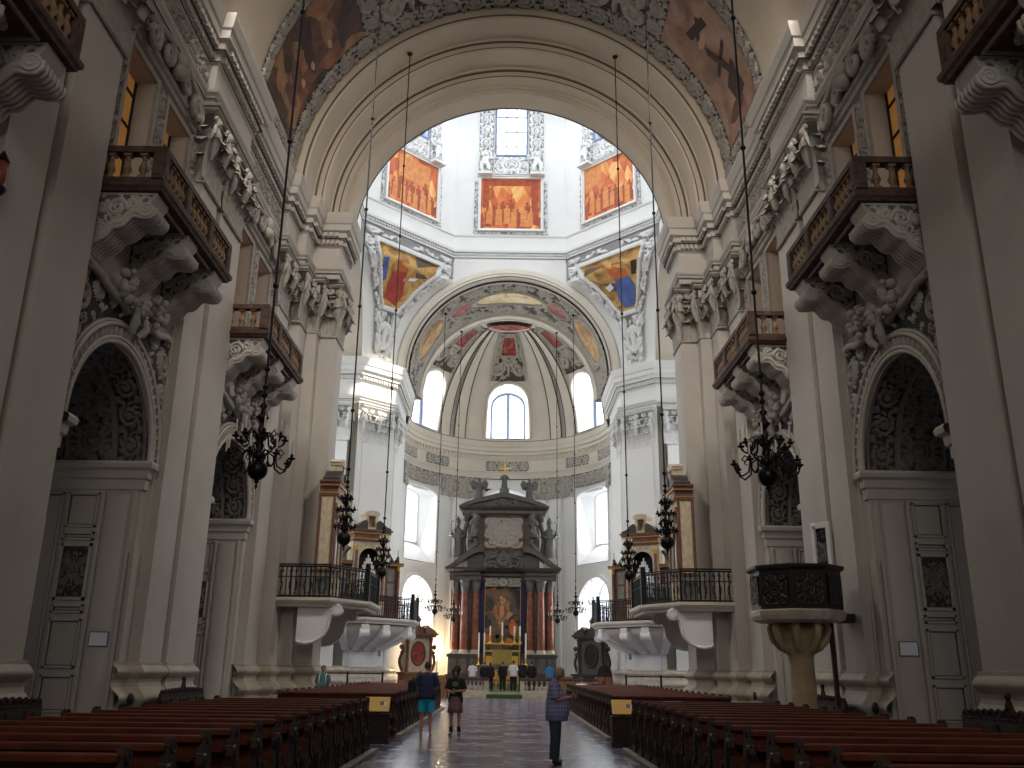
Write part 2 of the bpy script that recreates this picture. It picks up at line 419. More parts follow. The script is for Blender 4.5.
def leaf_part(mb, base, out, up, W, Hh, D, nu=5, nv=9):
    base = np.array(base, float); out = np.array(out, float); up = np.array(up, float)
    side = np.cross(up, out)
    u, v = np.meshgrid(np.linspace(-1, 1, nu), np.linspace(0, 1, nv), indexing='ij')
    w = 0.5 * W * (0.75 + 0.35 * np.sin(PI * np.clip(v * 1.05, 0, 1)) + 0.14 * np.cos(9 * PI * v)) * np.where(v > 0.85, 1 - (v - 0.85) * 3.5, 1)
    z = Hh * np.sin(v * PI * 0.66); o = D * (v ** 2.4) * 1.1 + 0.12 * D * (1 - np.abs(u)) + 0.05 * D * np.cos(9 * PI * v) * np.abs(u)
    P = base + side * (u * w)[..., None] + up * z[..., None] + out * o[..., None]
    mb.grid(P)
# ------------------------------------------------------------------ the building
XW, XP = 9.05, 8.75
PIERS = [6.4, 15.4, 24.4]
BAYS = [10.9, 19.9, 28.95]
ZI = 20.0                       # impost of the great arches
AR, AZ = 2.25, 6.55             # side-chapel arches

mb = MB(); mb.quad((-20, -8, 0), (20, -8, 0), (20, 72, 0), (-20, 72, 0))
floor = struct(mb.build('floor', FLOOR))

# ---- capitals (front faces +X, width along Y)
def capital_mesh(w, d, h, mats_name):
    m = MB(); m.smooth = True
    hw = w / 2
    m.cur = 1
    m.loft([[(-.02, -hw * k, z), (d * kk, -hw * k, z), (d * kk, hw * k, z), (-.02, hw * k, z)] for z, k, kk in ((0, .97, .9), (.55 * h, .97, 1.0), (.85 * h, 1.08, 1.5), (.9 * h, 1.1, 1.6))], smooth=False)
    m.cur = 0
    m.tube([(-.02, -hw - .02, .03), (d + .02, -hw - .02, .03), (d + .02, hw + .02, .03), (-.02, hw + .02, .03)], .06, 6)
    nl = max(2, round(w / .40))
    for zb, hh, dd, n in ((0.05, .34 * h, .36, nl), (0.10, .52 * h, .44, nl + 1), (.36 * h, .36 * h, .40, nl)):
        for i in range(n):
            y = -hw + w * i / (n - 1) if n == nl + 1 else -hw + w * (i + .5) / n
            leaf_part(m, (d * .95, y, zb), (1, 0, 0), (0, 0, 1), w / nl * 1.1, hh, dd)
        for sy in (-1, 1):
            leaf_part(m, (d * .5, sy * hw, zb), (0, sy, 0), (0, 0, 1), max(.3, d * 1.3), hh, dd * .7)
    heads = [(-hw + .02, .10), (hw - .02, .10)] + ([(0, .2)] if w > .9 else [])
    for y, o in heads:
        e = 0 if abs(y) < .01 else (1 if y > 0 else -1)
        x = d + o + .12
        m.sphere((x, y + e * .08, .76 * h), .15, 10, 7, (.9, .9, 1.2)); m.sphere((x + .14, y + e * .1, .755 * h), .03, 6, 4)
        for a in range(6):
            t = PI * a / 5; m.sphere((x - .03, y + e * .08 + .14 * math.cos(t), .80 * h + .12 * math.sin(t)), .065, 6, 4)
        m.tube([(x - .04, y + e * .06, .70 * h), (x, y + e * .05, .58 * h), (x - .06, y + e * .02, .44 * h), (x - .12, y, .30 * h)], [.12, .17, .13, .05], 8)
        for sg in (-1, 1):
            for k in range(3): m.tube([(x - .05, y + sg * .10, .67 * h - .06 * k), (x + .02, y + sg * (.24 + .03 * k), .71 * h - .10 * k), (x - .04, y + sg * (.34 + .02 * k), .60 * h - .12 * k)], [.055, .06, .02], 5)
    for sy in (-1, 1):
        c = (d + .12, sy * (hw * .5 if w > .9 else 0), .84 * h)
        m.tube([(c[0], c[1] + .17 * (1 - .8 * t) * math.cos(PI * .6 + sy * 11 * t), c[2] + .17 * (1 - .8 * t) * math.sin(PI * .6 + sy * 11 * t)) for t in [k / 18 for k in range(19)]], .05, 6)
    m.smooth = False
    m.loft([[(-.02, -hw - e, z), (d + e, -hw - e, z), (d + e, hw + e, z), (-.02, hw + e, z)] for z, e in ((.9 * h, .14), (.93 * h, .24), (.965 * h, .22), (.97 * h, .29), (h, .31))], smooth=False)
    return m
CAPS = {}
def capital(parent, x, y, z, w, d=.32, rz=0.0, h=2.45, style=0):
    key = (round(w, 2), style, d, h)
    pair = [(STUCCO, STUCCO_G), (STUCCO_W, STUCCO_WG), (STUCCO_CH, STUCCO_CG)][style]
    if key not in CAPS:
        o = capital_mesh(w, d, h, 0).build('capital', list(pair), parent); CAPS[key] = o
    else:
        o = CAPS[key].copy(); COL.objects.link(o); o.parent = parent
    o.location = (x, y, z); o.rotation_euler = (0, 0, rz)
    return o

BASEP = [(0, 1.76), (.05, 1.75), (.05, 1.68)] + [(.08 + .10 * math.sin(PI * k / 8), 1.67 - .28 * k / 8) for k in range(9)] + [(.06, 1.37), (.05, 1.28), (.07, 1.19), (.12, 1.14)] + [(.14 + .15 * math.sin(PI * k / 8), 1.12 - .36 * k / 8) for k in range(9)] + [(.16, .74), (.16, .70), (.28, .68), (.28, .06), (.34, .04), (.34, 0)]
ENT = [(0, 17.18), (.05, 17.2), (.05, 17.38), (.10, 17.41), (.12, 17.5), (.20, 17.58), (.22, 17.66), (.03, 17.7), (.03, 18.6), (.10, 18.64), (.12, 18.7), (.12, 18.94), (.28, 18.98), (.28, 19.2), (.44, 19.26), (.46, 19.52), (.52, 19.57), (.60, 19.88), (.62, 20.02), (0, 20.02)]
SHADOW_GAPS = [((.10, .13), 17.405, 17.43), ((.03, .05), 17.68, 17.72), ((.10, .135), 18.66, 18.7), ((.24, .295), 18.96, 18.99), ((.42, .475), 19.54, 19.57)]  # dark strips standing for the shade between the cornice mouldings
def shadow_gap_lines(m, path, k=1.0, f=None):
    for (o0, o1), z0, z1 in SHADOW_GAPS:
        g = f or (lambda z: z); m.sweep(path, [(o0 * k, g(z0)), (o1 * k, g(z0)), (o1 * k, g(z1)), (o0 * k, g(z1))])

def dentils(m, path, off, z0, z1, step=.34, size=.18, dep=.13):
    for a, b in zip(path[:-1], path[1:]):
        A = Vector(a); B = Vector(b); d = B - A; L = d.length; d.normalize(); n = Vector((d.y, -d.x))
        k = max(1, int((L + .2) / step))
        for i in range(k):
            c = A + d * ((i + .5) * L / k) + n * off
            p = [c - d * size / 2 - n * dep * .2, c + d * size / 2 - n * dep * .2, c + d * size / 2 + n * dep, c - d * size / 2 + n * dep]
            m.prism([(q.x, q.y) for q in p], z0, z1)

# ---- nave wall (left; the right one is its mirror image)
m = MB()
outer = [Vector((-8, 0, 0)), Vector((31.7, 0, 0)), Vector((31.7, 17.2, 0)), Vector((-8, 17.2, 0))]
holes = []
for yc in BAYS:
    holes.append([Vector((yc - AR, 0.0, 0)), Vector((yc - AR, AZ, 0))] + [Vector((yc + AR * math.cos(PI - PI * k / 24), AZ + AR * math.sin(PI - PI * k / 24), 0)) for k in range(1, 24)] + [Vector((yc + AR, AZ, 0)), Vector((yc + AR, 0.0, 0))])
# the arches reach the floor, so they notch the outline
pts = [Vector((-8, 0, 0))]
for h in holes: pts += h
pts += [Vector((31.7, 0, 0)), Vector((31.7, 17.2, 0)), Vector((-8, 17.2, 0))]
win = []
for yc in BAYS:
    for e in (-1, 1):
        win.append((yc + e * 1.2 - .8, yc + e * 1.2 + .8, 11.7, 15.75))
loops = [pts] + [[Vector((a, z0, 0)), Vector((a, z1, 0)), Vector((b, z1, 0)), Vector((b, z0, 0))] for a, b, z0, z1 in win]
tri = tessellate_polygon(loops); fl = [p for l in loops for p in l]
m._add([(-XW, p.x, p.y) for p in fl], [tuple(t) for t in tri], smooth=False)
for a, b, z0, z1 in win:      # reveals
    x1, x2 = -XW, -XW - .5
    m.quad((x1, a, z0), (x2, a, z0), (x2, a, z1), (x1, a, z1)); m.quad((x1, b, z0), (x2, b, z0), (x2, b, z1), (x1, b, z1))
    m.quad((x1, a, z1), (x2, a, z1), (x2, b, z1), (x1, b, z1)); m.quad((x1, a, z0), (x2, a, z0), (x2, b, z0), (x1, b, z0))
m.quad((-XW, -8, 0), (-8, -8, 0), (-8, -8, 17), (-XW, -8, 17))
wall_left = struct(m.build('wall_left', PLASTER))

# one bay's ornament, built for the middle bay and copied to the other two
bay = []
yc = BAYS[1]
def sub(o): bay.append(o); return o
# archivolt
m = MB(); m.smooth = True
for r, x, tr in ((2.28, .05, .07), (2.36, .10, .045), (2.66, .11, .05), (2.74, .06, .04)):
    m.tube([(-XW + x, yc - r, 0)] * 0 + [(-XW + x, yc + r * math.cos(PI - PI * k / 40), AZ + r * math.sin(PI - PI * k / 40)) for k in range(41)], tr, 6)
sub(m.build('arch_moulding', PLASTER, wall_left))
def fring(u, v):
    a = PI * (1 - u); r = 2.38 + .27 * v
    return np.stack([np.full_like(u, -XW + .06), yc + r * np.cos(a), AZ + r * np.sin(a)], -1), np.broadcast_to(np.array([1., 0, 0]), u.shape + (3,))
S = []
for i in range(30):
    S += [stroke([(i + .5, .2), (i + .5, .8)], .33, .2), stroke([(i, .1), (i + .05, .9)], .1, .1, .7)]
sub(relief(fring, 181, 7, S, 30, 1, .07, 'leaf_band', [STUCCO, STUCCO_G], wall_left))
# spandrels
def fsp(u, v):
    return np.stack([np.full_like(u, -XW + .02), yc - 2.75 + 5.5 * u, AZ + .1 + 3.2 * v], -1), np.broadcast_to(np.array([1., 0, 0]), u.shape + (3,))
rng = random.Random(9); S = []
for e in (0, 1):
    X = (lambda x: x) if e == 0 else (lambda x: 5.5 - x)
    for cx, cy, r in ((.42, 2.55, .38), (.30, 1.75, .24), (1.15, 2.9, .26), (1.8, 2.98, .16), (.2, 1.15, .15)):
        sp = spiral(cx, cy, r, 1.6, rng.uniform(0, 6), 1, 24, .06, .04)
        p = sp[0].copy()
        if e: p[:, 0] = 5.5 - p[:, 0]
        S.append((p, .07, .045, 1.0))
S += leafy(rng, .05, 5.45, .8, 3.15, 110, .05, .22)
def msk(u, v):
    y = -2.75 + 5.5 * u; z = .1 + 3.2 * v
    return (y * y + z * z > 2.79 ** 2) & (np.abs(y) < 2.70)
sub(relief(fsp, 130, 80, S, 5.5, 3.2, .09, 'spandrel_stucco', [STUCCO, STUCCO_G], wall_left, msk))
# soffit of the chapel arch
DJ = 2.6
def fsf(u, v):
    a = PI * (1 - u)
    return np.stack([-XW - DJ * v, yc + AR * np.cos(a), AZ + AR * np.sin(a)], -1), np.stack([np.zeros_like(u), -np.cos(a), -np.sin(a)], -1)
LU = PI * AR
u, v = np.meshgrid(np.linspace(0, 1, 240), np.linspace(0, 1, 90), indexing='ij')
x = u * LU; y = v * DJ
H = np.zeros_like(x)
def blend(Hn, y0, y1):
    k = (y >= y0) & (y < y1); H[k] = Hn[k]
n1 = 9; blend(heights(x / LU * n1, (y - .12) / .62, rinceau(n1, 3)), .12, .74)
for e in (0.0, .78, 1.92):
    blend(np.full_like(x, .9), e, e + .11)
n2 = 7; S2 = []
for i in range(n2):
    for p, r0, r1, h in cartouche(1.0, 20 + i, .26): S2.append((p + np.array([i, 0]), r0, r1, h))
blend(heights(x / LU * n2, (y - .9) / 1.02, S2), .9, 1.92)
n3 = 11; blend(heights(x / LU * n3, (y - 2.04) / .5, rinceau(n3, 5)), 2.04, 2.54)
sub(relief(fsf, 240, 90, None, 1, 1, .11, 'soffit_stucco', [STUCCO_SHADE, STUCCO_G], wall_left, H=H))
# jambs: panelled on both sides, with the impost moulding
m = MB(); m2 = MB(); m3 = MB()
for e in (-1, 1):
    yj = yc + e * AR
    m.quad((-XW, yj, 0), (-XW - DJ, yj, 0), (-XW - DJ, yj, AZ), (-XW, yj, AZ))
    d = -e
    def fr(x0, x1, z0, z1, t=.05):
        for (a, b, c, f) in ((x0, x1, z0, z0 + t), (x0, x1, z1 - t, z1), (x0, x0 + t, z0, z1), (x1 - t, x1, z0, z1)):
            m.box(a, b, min(yj, yj + d * .045), max(yj, yj + d * .045), c, f)
        for (a, b, c, f) in ((x0 + t, x1 - t, z0 + t, z0 + t + .025), (x0 + t, x1 - t, z1 - t - .025, z1 - t), (x0 + t, x0 + t + .025, z0 + t, z1 - t), (x1 - t - .025, x1 - t, z0 + t, z1 - t)):
            m3.box(a, b, min(yj, yj + d * .02), max(yj, yj + d * .02), c, f)
    # the plain rounded pilaster strip next to the nave
    m.smooth = True
    ring = []
    for z in (0, 5.72):
        ring.append([(-XW - .18 - .68 * k / 10, yj + d * (.02 + .10 * math.sin(PI * k / 10) ** .5), z) for k in range(11)])
    m.loft(ring); m.smooth = False
    m.box(-XW - .92, -XW - .86, min(yj, yj + d * .10), max(yj, yj + d * .10), 0, 5.8); m.box(-XW - .17, -XW - .10, min(yj, yj + d * .10), max(yj, yj + d * .10), 0, 5.8)
    xa, xb = -XW - 1.78, -XW - 1.02
    for z0, z1 in ((.62, 1.45), (1.6, 2.72), (2.85, 3.05), (4.58, 4.78), (4.9, 5.75)): fr(xa, xb, z0, z1)
    fr(xa, xb, 3.15, 4.5, .07)
    m.box(xa - .06, xb + .06, min(yj, yj + d * .1), max(yj, yj + d * .1), 0, .5)
    fr(-XW - 2.5, -XW - 1.9, .3, 5.75)
    # stucco plaque
    relief(flat((xa + .08, yj + d * .015, 3.23), (xb - xa - .16, 0, 0), (0, 0, 1.19), (0, d, 0)), 44, 60, cartouche(1.9, 31, .2), 1, 1.9, .05, '', None, mb=m2)
    # impost
    path = [(-XW + .02, yj + e * .2), (-XW + .02, yj), (-XW - DJ, yj)] if e < 0 else [(-XW - DJ, yj), (-XW + .02, yj), (-XW + .02, yj + .2)]
    m.sweep(path if e > 0 else path[::-1][::-1], [(0 * o, z) if False else (o if e > 0 else o, z) for o, z in [(0, 5.82), (.04, 5.84), (.04, 6.08), (.10, 6.12), (.12, 6.3), (.22, 6.36), (.24, 6.46), (.2, 6.53), (0, 6.55)]])
sub(m.build('chapel_jamb', PLASTER, wall_left)); sub(m2.build('jamb_plaque', [STUCCO_SHADE, STUCCO_G], wall_left)); sub(m3.build('jamb_panel_line', LINE_D, wall_left))
# keystone garland and volutes above the arch
m = MB(); m.smooth = True
rng = random.Random(3)
for e in (-1, 0, 1):
    n = 26 if e else 18
    for k in range(n):
        a = rng.uniform(0, 2 * PI); r = rng.uniform(0, .36)
        m.sphere((-XW + .28 + rng.uniform(-.1, .18), yc + e * .85 + r * math.cos(a), 9.75 + .25 * abs(e) + .9 * r * math.sin(a) * 1.3), rng.uniform(.07, .13), 7, 5)
for e in (-1, 1):
    m.tube([(-XW + .22, yc + e * .15, 9.1), (-XW + .36, yc + e * .32, 9.35), (-XW + .3, yc + e * .22, 9.65), (-XW + .22, yc + e * .05, 9.8)], [.09, .1, .08, .04], 6)
    m.tube([(-XW + .1 + .1 * math.sin(t * 3), yc + e * (.3 + 2.1 * t), 9.55 + .25 * t + .06 * math.sin(9 * t)) for t in [k / 12 for k in range(13)]], [.10] * 13, 6)
sub(m.build('stucco_garland', [STUCCO], wall_left))
# frames of the two tribune doorways, pediment scrolls above
m = MB()
for e in (-1, 1):
    a, b, z0, z1 = yc + e * 1.2 - .8, yc + e * 1.2 + .8, 11.7, 15.75
    for (ya, yb, za, zb) in ((a - .16, a, z0, z1 + .16), (b, b + .16, z0, z1 + .16), (a, b, z1, z1 + .16)):
        m.box(-XW, -XW + .09, ya, yb, za, zb)
m.sweep([(-XW + .02, yc - 2.2), (-XW + .02, yc + 2.2)], [(0, 15.95), (.12, 16.0), (.14, 16.1), (.22, 16.14), (.24, 16.24), (0, 16.26)])
m.smooth = True
for e in (-1, 1):
    for j, (yy, zz, R) in enumerate(((1.55, 16.35, .36), (.62, 16.5, .30))):
        sp = [(-XW + .34, yc + e * (yy + R * (1 - .8 * t) * math.cos(1.2 + 10 * t)), zz + R * (1 - .8 * t) * math.sin(1.2 + 10 * t)) for t in [k / 26 for k in range(27)]]
        m.tube(sp, [.12 - .05 * k / 26 for k in range(27)], 6)
        m.tube([(q[0] - .2, q[1], q[2]) for q in sp], [.12 - .05 * k / 26 for k in range(27)], 6)
    m.tube([(-XW + .3, yc + e * 2.0, 16.2), (-XW + .36, yc + e * 1.3, 16.75), (-XW + .42, yc + e * .5, 16.85)], [.1, .1, .08], 6)
m.sphere((-XW + .42, yc, 16.75), .24, 10, 7, (.8, .8, 1.1))
m.lathe([(.08, 16.2), (.26, 16.3), (.22, 16.5), (.12, 16.6)], (-XW + .4, yc, 0), 10)
sub(m.build('doorway_frame', [STUCCO], wall_left))
m = MB()
for ya, yb in ((-2.75, -2.18), (2.18, 2.75), (-.22, .22)):
    relief(flat((-XW + .03, yc + ya, 12.0), (0, yb - ya, 0), (0, 0, 3.8), (1, 0, 0)), 22, 110, rinceau(5, 8) if False else [(np.stack([p[:, 1], p[:, 0]], 1), a, b, h) for p, a, b, h in rinceau(5, 8)], 1, 5, .09, '', None, mb=m)
relief(flat((-XW + .03, yc - 2.75, 16.3), (0, 5.5, 0), (0, 0, .9), (1, 0, 0)), 130, 26, rinceau(6, 12), 6, 1, .16, '', None, mb=m)
sub(m.build('wall_stucco', [STUCCO, STUCCO_G], wall_left))
m = MB()
m.quad((-XW - DJ, yc - 3.2, 0), (-XW - DJ, yc - 3.2, 9.2), (-15, yc - 3.2, 9.2), (-15, yc - 3.2, 0))
m.quad((-XW - DJ, yc + 3.2, 0), (-XW - DJ, yc + 3.2, 9.2), (-15, yc + 3.2, 9.2), (-15, yc + 3.2, 0))
m.quad((-15, yc - 3.2, 0), (-15, yc + 3.2, 0), (-15, yc + 3.2, 9.2), (-15, yc - 3.2, 9.2))
m.quad((-XW - DJ, yc - 3.2, 9.2), (-XW - DJ, yc + 3.2, 9.2), (-15, yc + 3.2, 9.2), (-15, yc - 3.2, 9.2))
sub(m.build('chapel_room', PLASTER, wall_left))
m = MB(); m.quad((-14.95, yc - 2.3, 2.4), (-14.95, yc - 1.0, 2.4), (-14.95, yc - 1.0, 5.0), (-14.95, yc - 2.3, 5.0)); sub(m.build('chapel_window_glass', GLASS, wall_left))
m = MB()
for y_ in (-2.33, -1.67, -1.0): m.box(-14.94, -14.88, yc + y_ - .03, yc + y_ + .03, 2.4, 5.0)
for z_ in (2.4, 3.3, 4.2, 5.0): m.box(-14.94, -14.88, yc - 2.33, yc - .97, z_ - .03, z_ + .03)
sub(m.build('chapel_window_frame', FRAME_B, wall_left))
for other in (BAYS[0], BAYS[2]):
    for o in list(bay):
        c = o.copy(); COL.objects.link(c); c.parent = wall_left; c.location.y += other - yc
# frieze panels
S = rinceau(6, 14)
for yy in BAYS:
    relief(flat((-XW + .05, yy - 2.6, 17.74), (0, 5.2, 0), (0, 0, .84), (1, 0, 0)), 150, 26, S, 6, 1, .16, 'frieze_stucco', [STUCCO, STUCCO_G], wall_left)
# entablature of the nave
path = [(-XW + .02, -8)]
for s in PIERS: path += [(-XW + .02, s - 1.85), (-XP + .02, s - 1.85), (-XP + .02, s + 1.85), (-XW + .02, s + 1.85)]
path += [(-XW + .02, 31.55), (-XP + .02, 31.55), (-XP + .02, 33.3), (-8.35, 33.3), (-8.35, 34.65), (-7.2, 34.65), (-7.2, 36.7), (-9.15, 38.65), (-14, 38.65)]
m = MB(); m.sweep(path, ENT)
dentils(m, path, .14, 18.74, 18.92, .21, .12, .1)
dentils(m, path, .30, 19.02, 19.18, .27, .17, .1)
ent = m.build('cornice', PLASTER, wall_left)
m = MB(); shadow_gap_lines(m, path); m.build('dark_line', LINE_D, wall_left)  # shade in the cornice gaps, put in as dark strips

# ---- doubled pilasters of the nave
def pilaster(s, wb):
    label = None
    m = MB()
    m.box(-XW - .02, -XW + .08, s - 1.85, s + wb + .1, 1.7, 17.2)
    m.box(-XW, -XP, s - 1.78, s - .38, 1.7, 14.75); m.box(-XW, -XP, s, s + wb, 1.7, 14.75)
    o = struct(m.build('pilaster', PLASTER), label)
    m = MB(); m.sweep([(-XW, s - 1.85), (-XP, s - 1.75), (-XP, s - .38), (-XP - .12, s - .36), (-XP - .12, s - .02), (-XP, s), (-XP, s + wb), (-XW, s + wb + .1)], BASEP)
    m.build('pilaster_base', STONE, o)
    capital(o, -XW + .02, s - 1.08, 14.75, 1.37); capital(o, -XW + .02, s + wb / 2, 14.75, 1.75)
    # narrow raised panel strip by the chapel arch
    m = MB(); m.box(-XW, -XW + .06, s - 2.35, s - 2.0, 1.7, 4.4); m.box(-XW, -XW + .06, s + wb + .2, s + wb + .5, 1.7, 4.4)
    m.build('wall_strip', PLASTER, o)
    m = MB(); m.sweep([(-XW + .02, s - 2.72), (-XW + .02, s - 1.9)], BASEP); m.sweep([(-XW + .02, s + wb + .12), (-XW + .02, s + wb + .7)], BASEP)
    m.build('wall_base', STONE, o)
    return o
PL = [pilaster(s, w_) for s, w_ in zip(PIERS, (1.7, 1.72, 2.1))]

# ---- crossing piers
def pier(pts, caps, name, mname, style, upto=17.2):
    m = MB(); m.prism(pts, 0.5, upto)
    o = struct(m.build(name, mname))
    for (x, y, w, rz) in caps: capital(o, x, y, 14.75, w, .3, rz, 2.45, style)
    return o
near = [(-9.05, 31.65), (-8.75, 31.65), (-8.75, 33.2), (-8.9, 33.2), (-8.9, 33.5), (-8.35, 33.5), (-8.35, 34.6), (-7.9, 34.6), (-7.9, 35.15), (-7.2, 35.15), (-7.2, 36.7), (-9.15, 38.65), (-14, 38.65), (-14, 31.65)]
np_l = pier(near, [(-9.05, 32.37, 1.45, 0), (-8.65, 34.0, 1.2, 0), (-8.2, 34.9, .55, 0), (-7.5, 35.95, 1.5, 0), (-7.55, 35.45, .7, -PI / 2), (-8.17 - .2, 37.67 - .2, 2.0, PI / 4)], 'pillar', PLASTER, 0)
m = MB(); m.sweep([(-XW + .02, 31.3)] + near[:-2] + [(-14, 38.65)], BASEP); m.build('pillar_base', STONE, np_l)
farp = [(-14, 53.05), (-9.15, 53.05), (-7.2, 55.0), (-7.2, 61.3), (-14, 61.3)]
fp_l = pier(farp, [(-8.17 - .2, 54.03 + .2, 2.0, -PI / 4), (-7.45, 56.2, 1.6, 0), (-10.6, 53.3, 1.8, -PI / 2)], 'pillar', WHITE, 1)
m = MB(); m.sweep([(-14, 53.05), (-9.15, 53.05), (-7.2, 55.0), (-7.2, 61.3)], BASEP)
m.build('pillar_base', PALEMARB, fp_l)
pf = [(-14, 53.05), (-9.15, 53.05), (-7.2, 55.0), (-7.2, 60.9)]
m = MB(); m.sweep(pf, ENT); dentils(m, pf, .14, 18.74, 18.92, .21, .12, .1); m.build('cornice', WHITE, fp_l)
m = MB(); shadow_gap_lines(m, pf); m.build('dark_line', STUCCO_WG, fp_l)  # same painted shadow gaps on the far pier, in grey
m = MB()
for (x, y, w, rz) in ((-8.17, 54.03, 2.0, -PI / 4), (-7.2, 56.2, 1.6, 0), (-10.6, 53.05, 1.8, -PI / 2)):
    m.M = Matrix.Translation((x, y, 0)) @ Matrix.Rotation(rz, 4, 'Z'); m.box(-.1, .10, -w / 2, w / 2, 1.7, 14.75)
m.M = None
m.build('pilaster_strip', WHITE, fp_l)

# ---- vault of the nave
RV = 8.75
def cyl(R, y0, y1, zc=ZI, a0=0.0, a1=PI):
    def f(u, v):
        a = a0 + (a1 - a0) * u
        return np.stack([-R * np.cos(a), y0 + (y1 - y0) * v, zc + R * np.sin(a)], -1), np.stack([np.cos(a), 0 * a, -np.sin(a)], -1)
    return f
def surf(f, nu, nv, off=0.0):
    u, v = np.meshgrid(np.linspace(0, 1, nu), np.linspace(0, 1, nv), indexing='ij'); P, N = f(u, v); return P + N * off
m = MB(); m.grid(surf(cyl(RV, -8, 31.9), 73, 3))
ceiling = struct(m.build('ceiling', PLASTER_VAULT))
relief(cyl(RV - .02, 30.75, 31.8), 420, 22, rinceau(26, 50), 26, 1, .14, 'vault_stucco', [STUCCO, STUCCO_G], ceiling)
dg = math.radians
for a0, a1, y0, y1, n in ((dg(4), dg(7), 26.6, 30.7, 4), (dg(46), dg(52), 25, 30.7, 6), (dg(128), dg(134), 25, 30.7, 6), (dg(173), dg(176), 26.6, 30.7, 4)):
    f = cyl(RV - .02, y0, y1, a0=a0, a1=a1)
    relief(lambda u, v, f=f: f(v, u), 110, 16, rinceau(n, 53), n, 1, .12, 'vault_stucco', [STUCCO, STUCCO_G], ceiling)
for a0, a1 in ((dg(7), dg(46)), (dg(134), dg(173))):
    relief(cyl(RV - .02, 26.3, 26.9, a0=a0, a1=a1), 150, 16, rinceau(12, 55), 12, 1, .12, 'vault_stucco', [STUCCO, STUCCO_G], ceiling)
relief(cyl(RV - .02, 27.4, 30.7, a0=dg(52), a1=dg(128)), 220, 70, [(p + np.array([i * 1.0, 0]), a, b, h) for i in range(4) for p, a, b, h in cartouche(1.0, 60 + i)], 4, 1, .14, 'vault_stucco', [STUCCO, STUCCO_G], ceiling)
m = MB(); m.smooth = True
for yv in (9.5, 18.4):
    for s_ in range(2):
        m.tube([(-(RV - .03) * math.cos(PI * k / 60), yv + s_ * .8, ZI + (RV - .03) * math.sin(PI * k / 60)) for k in range(61)], .06, 6)
m.build('vault_rib', PLASTER_VAULT, ceiling)

# lunette windows of the nave vault, one pair per bay
for sx in (-1, 1):
    for k, yl in enumerate((10.9, 19.9)):
        bd = [(yl - 1.3, 20.7)] + [(yl - 1.3 * math.cos(PI * j / 12), 22.4 + 1.3 * math.sin(PI * j / 12)) for j in range(13)] + [(yl + 1.3, 20.7)]
        on = [(sx * (math.sqrt(RV ** 2 - (z - ZI) ** 2) - .03), y, z) for y, z in bd]
        m = MB(); m.poly([(sx * (8.05), y, z) for y, z in bd]); lw = struct(m.build('window_%d' % (50 + (sx > 0) * 2 + k), GLASS))
        m = MB(); m.loft([on, [(sx * 7.95, y + (.12 if y > yl else -.12), z + .1) for y, z in bd], [(sx * 7.95, y, z) for y, z in bd], [(sx * 8.06, y, z) for y, z in bd]], closed=True); m.build('window_surround', PLASTER_VAULT, lw)
        m = MB()
        m.box(min(sx * 7.98, sx * 8.04), max(sx * 7.98, sx * 8.04), yl - .04, yl + .04, 20.7, 23.6); m.box(min(sx * 7.98, sx * 8.04), max(sx * 7.98, sx * 8.04), yl - 1.3, yl + 1.3, 22.3, 22.4); m.build('window_frame', FRAME_B, lw)
# ---- the great arch towards the crossing: three stepped orders
def annulus(m, y, r0, r1, n=72, zc=ZI):
    m.loft([[(-r * math.cos(PI * k / n), y, zc + r * math.sin(PI * k / n)) for k in range(n + 1)] for r in (r0, r1)])
def arcsweep(m, prof, n=72, zc=ZI):
    m.loft([[(-r * math.cos(PI * k / n), y, zc + r * math.sin(PI * k / n)) for k in range(n + 1)] for y, r in prof], smooth=False)
m = MB()
PROF = [(31.8, 8.9), (31.8, 8.28), (31.86, 8.2), (33.14, 8.2), (33.2, 8.14), (33.3, 8.14), (33.3, 7.84), (33.36, 7.75), (34.5, 7.75), (34.56, 7.68), (34.7, 7.68), (34.7, 7.36), (34.9, 7.30), (35.28, 7.30), (35.34, 7.22), (35.42, 7.22), (35.5, 7.05), (36.7, 7.05)]
arcsweep(m, PROF)
arch = struct(m.build('arch', PLASTER_VAULT), 'great stepped round arch between nave and crossing')
m = MB(); m.smooth = True
for y, r, t in ((33.26, 8.12, .05), (33.33, 7.86, .045), (34.66, 7.66, .05), (34.72, 7.40, .04), (36.68, 7.07, .06), (31.82, 8.32, .05)):
    m.tube([(-r * math.cos(PI * k / 72), y, ZI + r * math.sin(PI * k / 72)) for k in range(73)], t, 5)
m.build('dark_line', LINE_D, arch)

# ---- crossing: walls over the arches, pendentives, octagonal drum
YC, RI = 45.85, 9.15
HS = RI * math.tan(PI / 8)
ZD = 28.0
def xb(z): return max(math.sqrt(max(0, 7.25 ** 2 - (z - ZI) ** 2)), HS)
def overarch(m, place, rin):
    n = 64; inner = []; outer = []
    for k in range(n + 1):
        a = PI * k / n; c, s = math.cos(a), math.sin(a)
        inner.append(place(-rin * c, ZI + rin * s))
        x, z = -7.25 * c, ZI + 7.25 * s
        if abs(x) < HS: z = ZD
        elif z > 20: pass
        outer.append(place(x, z))
    m.loft([inner, outer])
m = MB()
overarch(m, lambda x, z: (x, 55.0, z), 6.9)
overarch(m, lambda x, z: (x, 36.7, z), 7.05)
overarch(m, lambda x, z: (-RI, YC + x, z), 6.9); overarch(m, lambda x, z: (RI, YC + x, z), 6.9)
crossing = struct(m.build('wall_crossing', WHITE))
m = MB()     # archivolt of the chancel arch
m.smooth = False
arcsweep(m, [(54.95, 7.22), (54.9, 7.2), (54.86, 7.12), (54.86, 6.86), (54.92, 6.82), (54.92, 6.68), (54.98, 6.62), (54.98, 6.52), (55.3, 6.52)])
m.build('archivolt', CREAM, crossing)
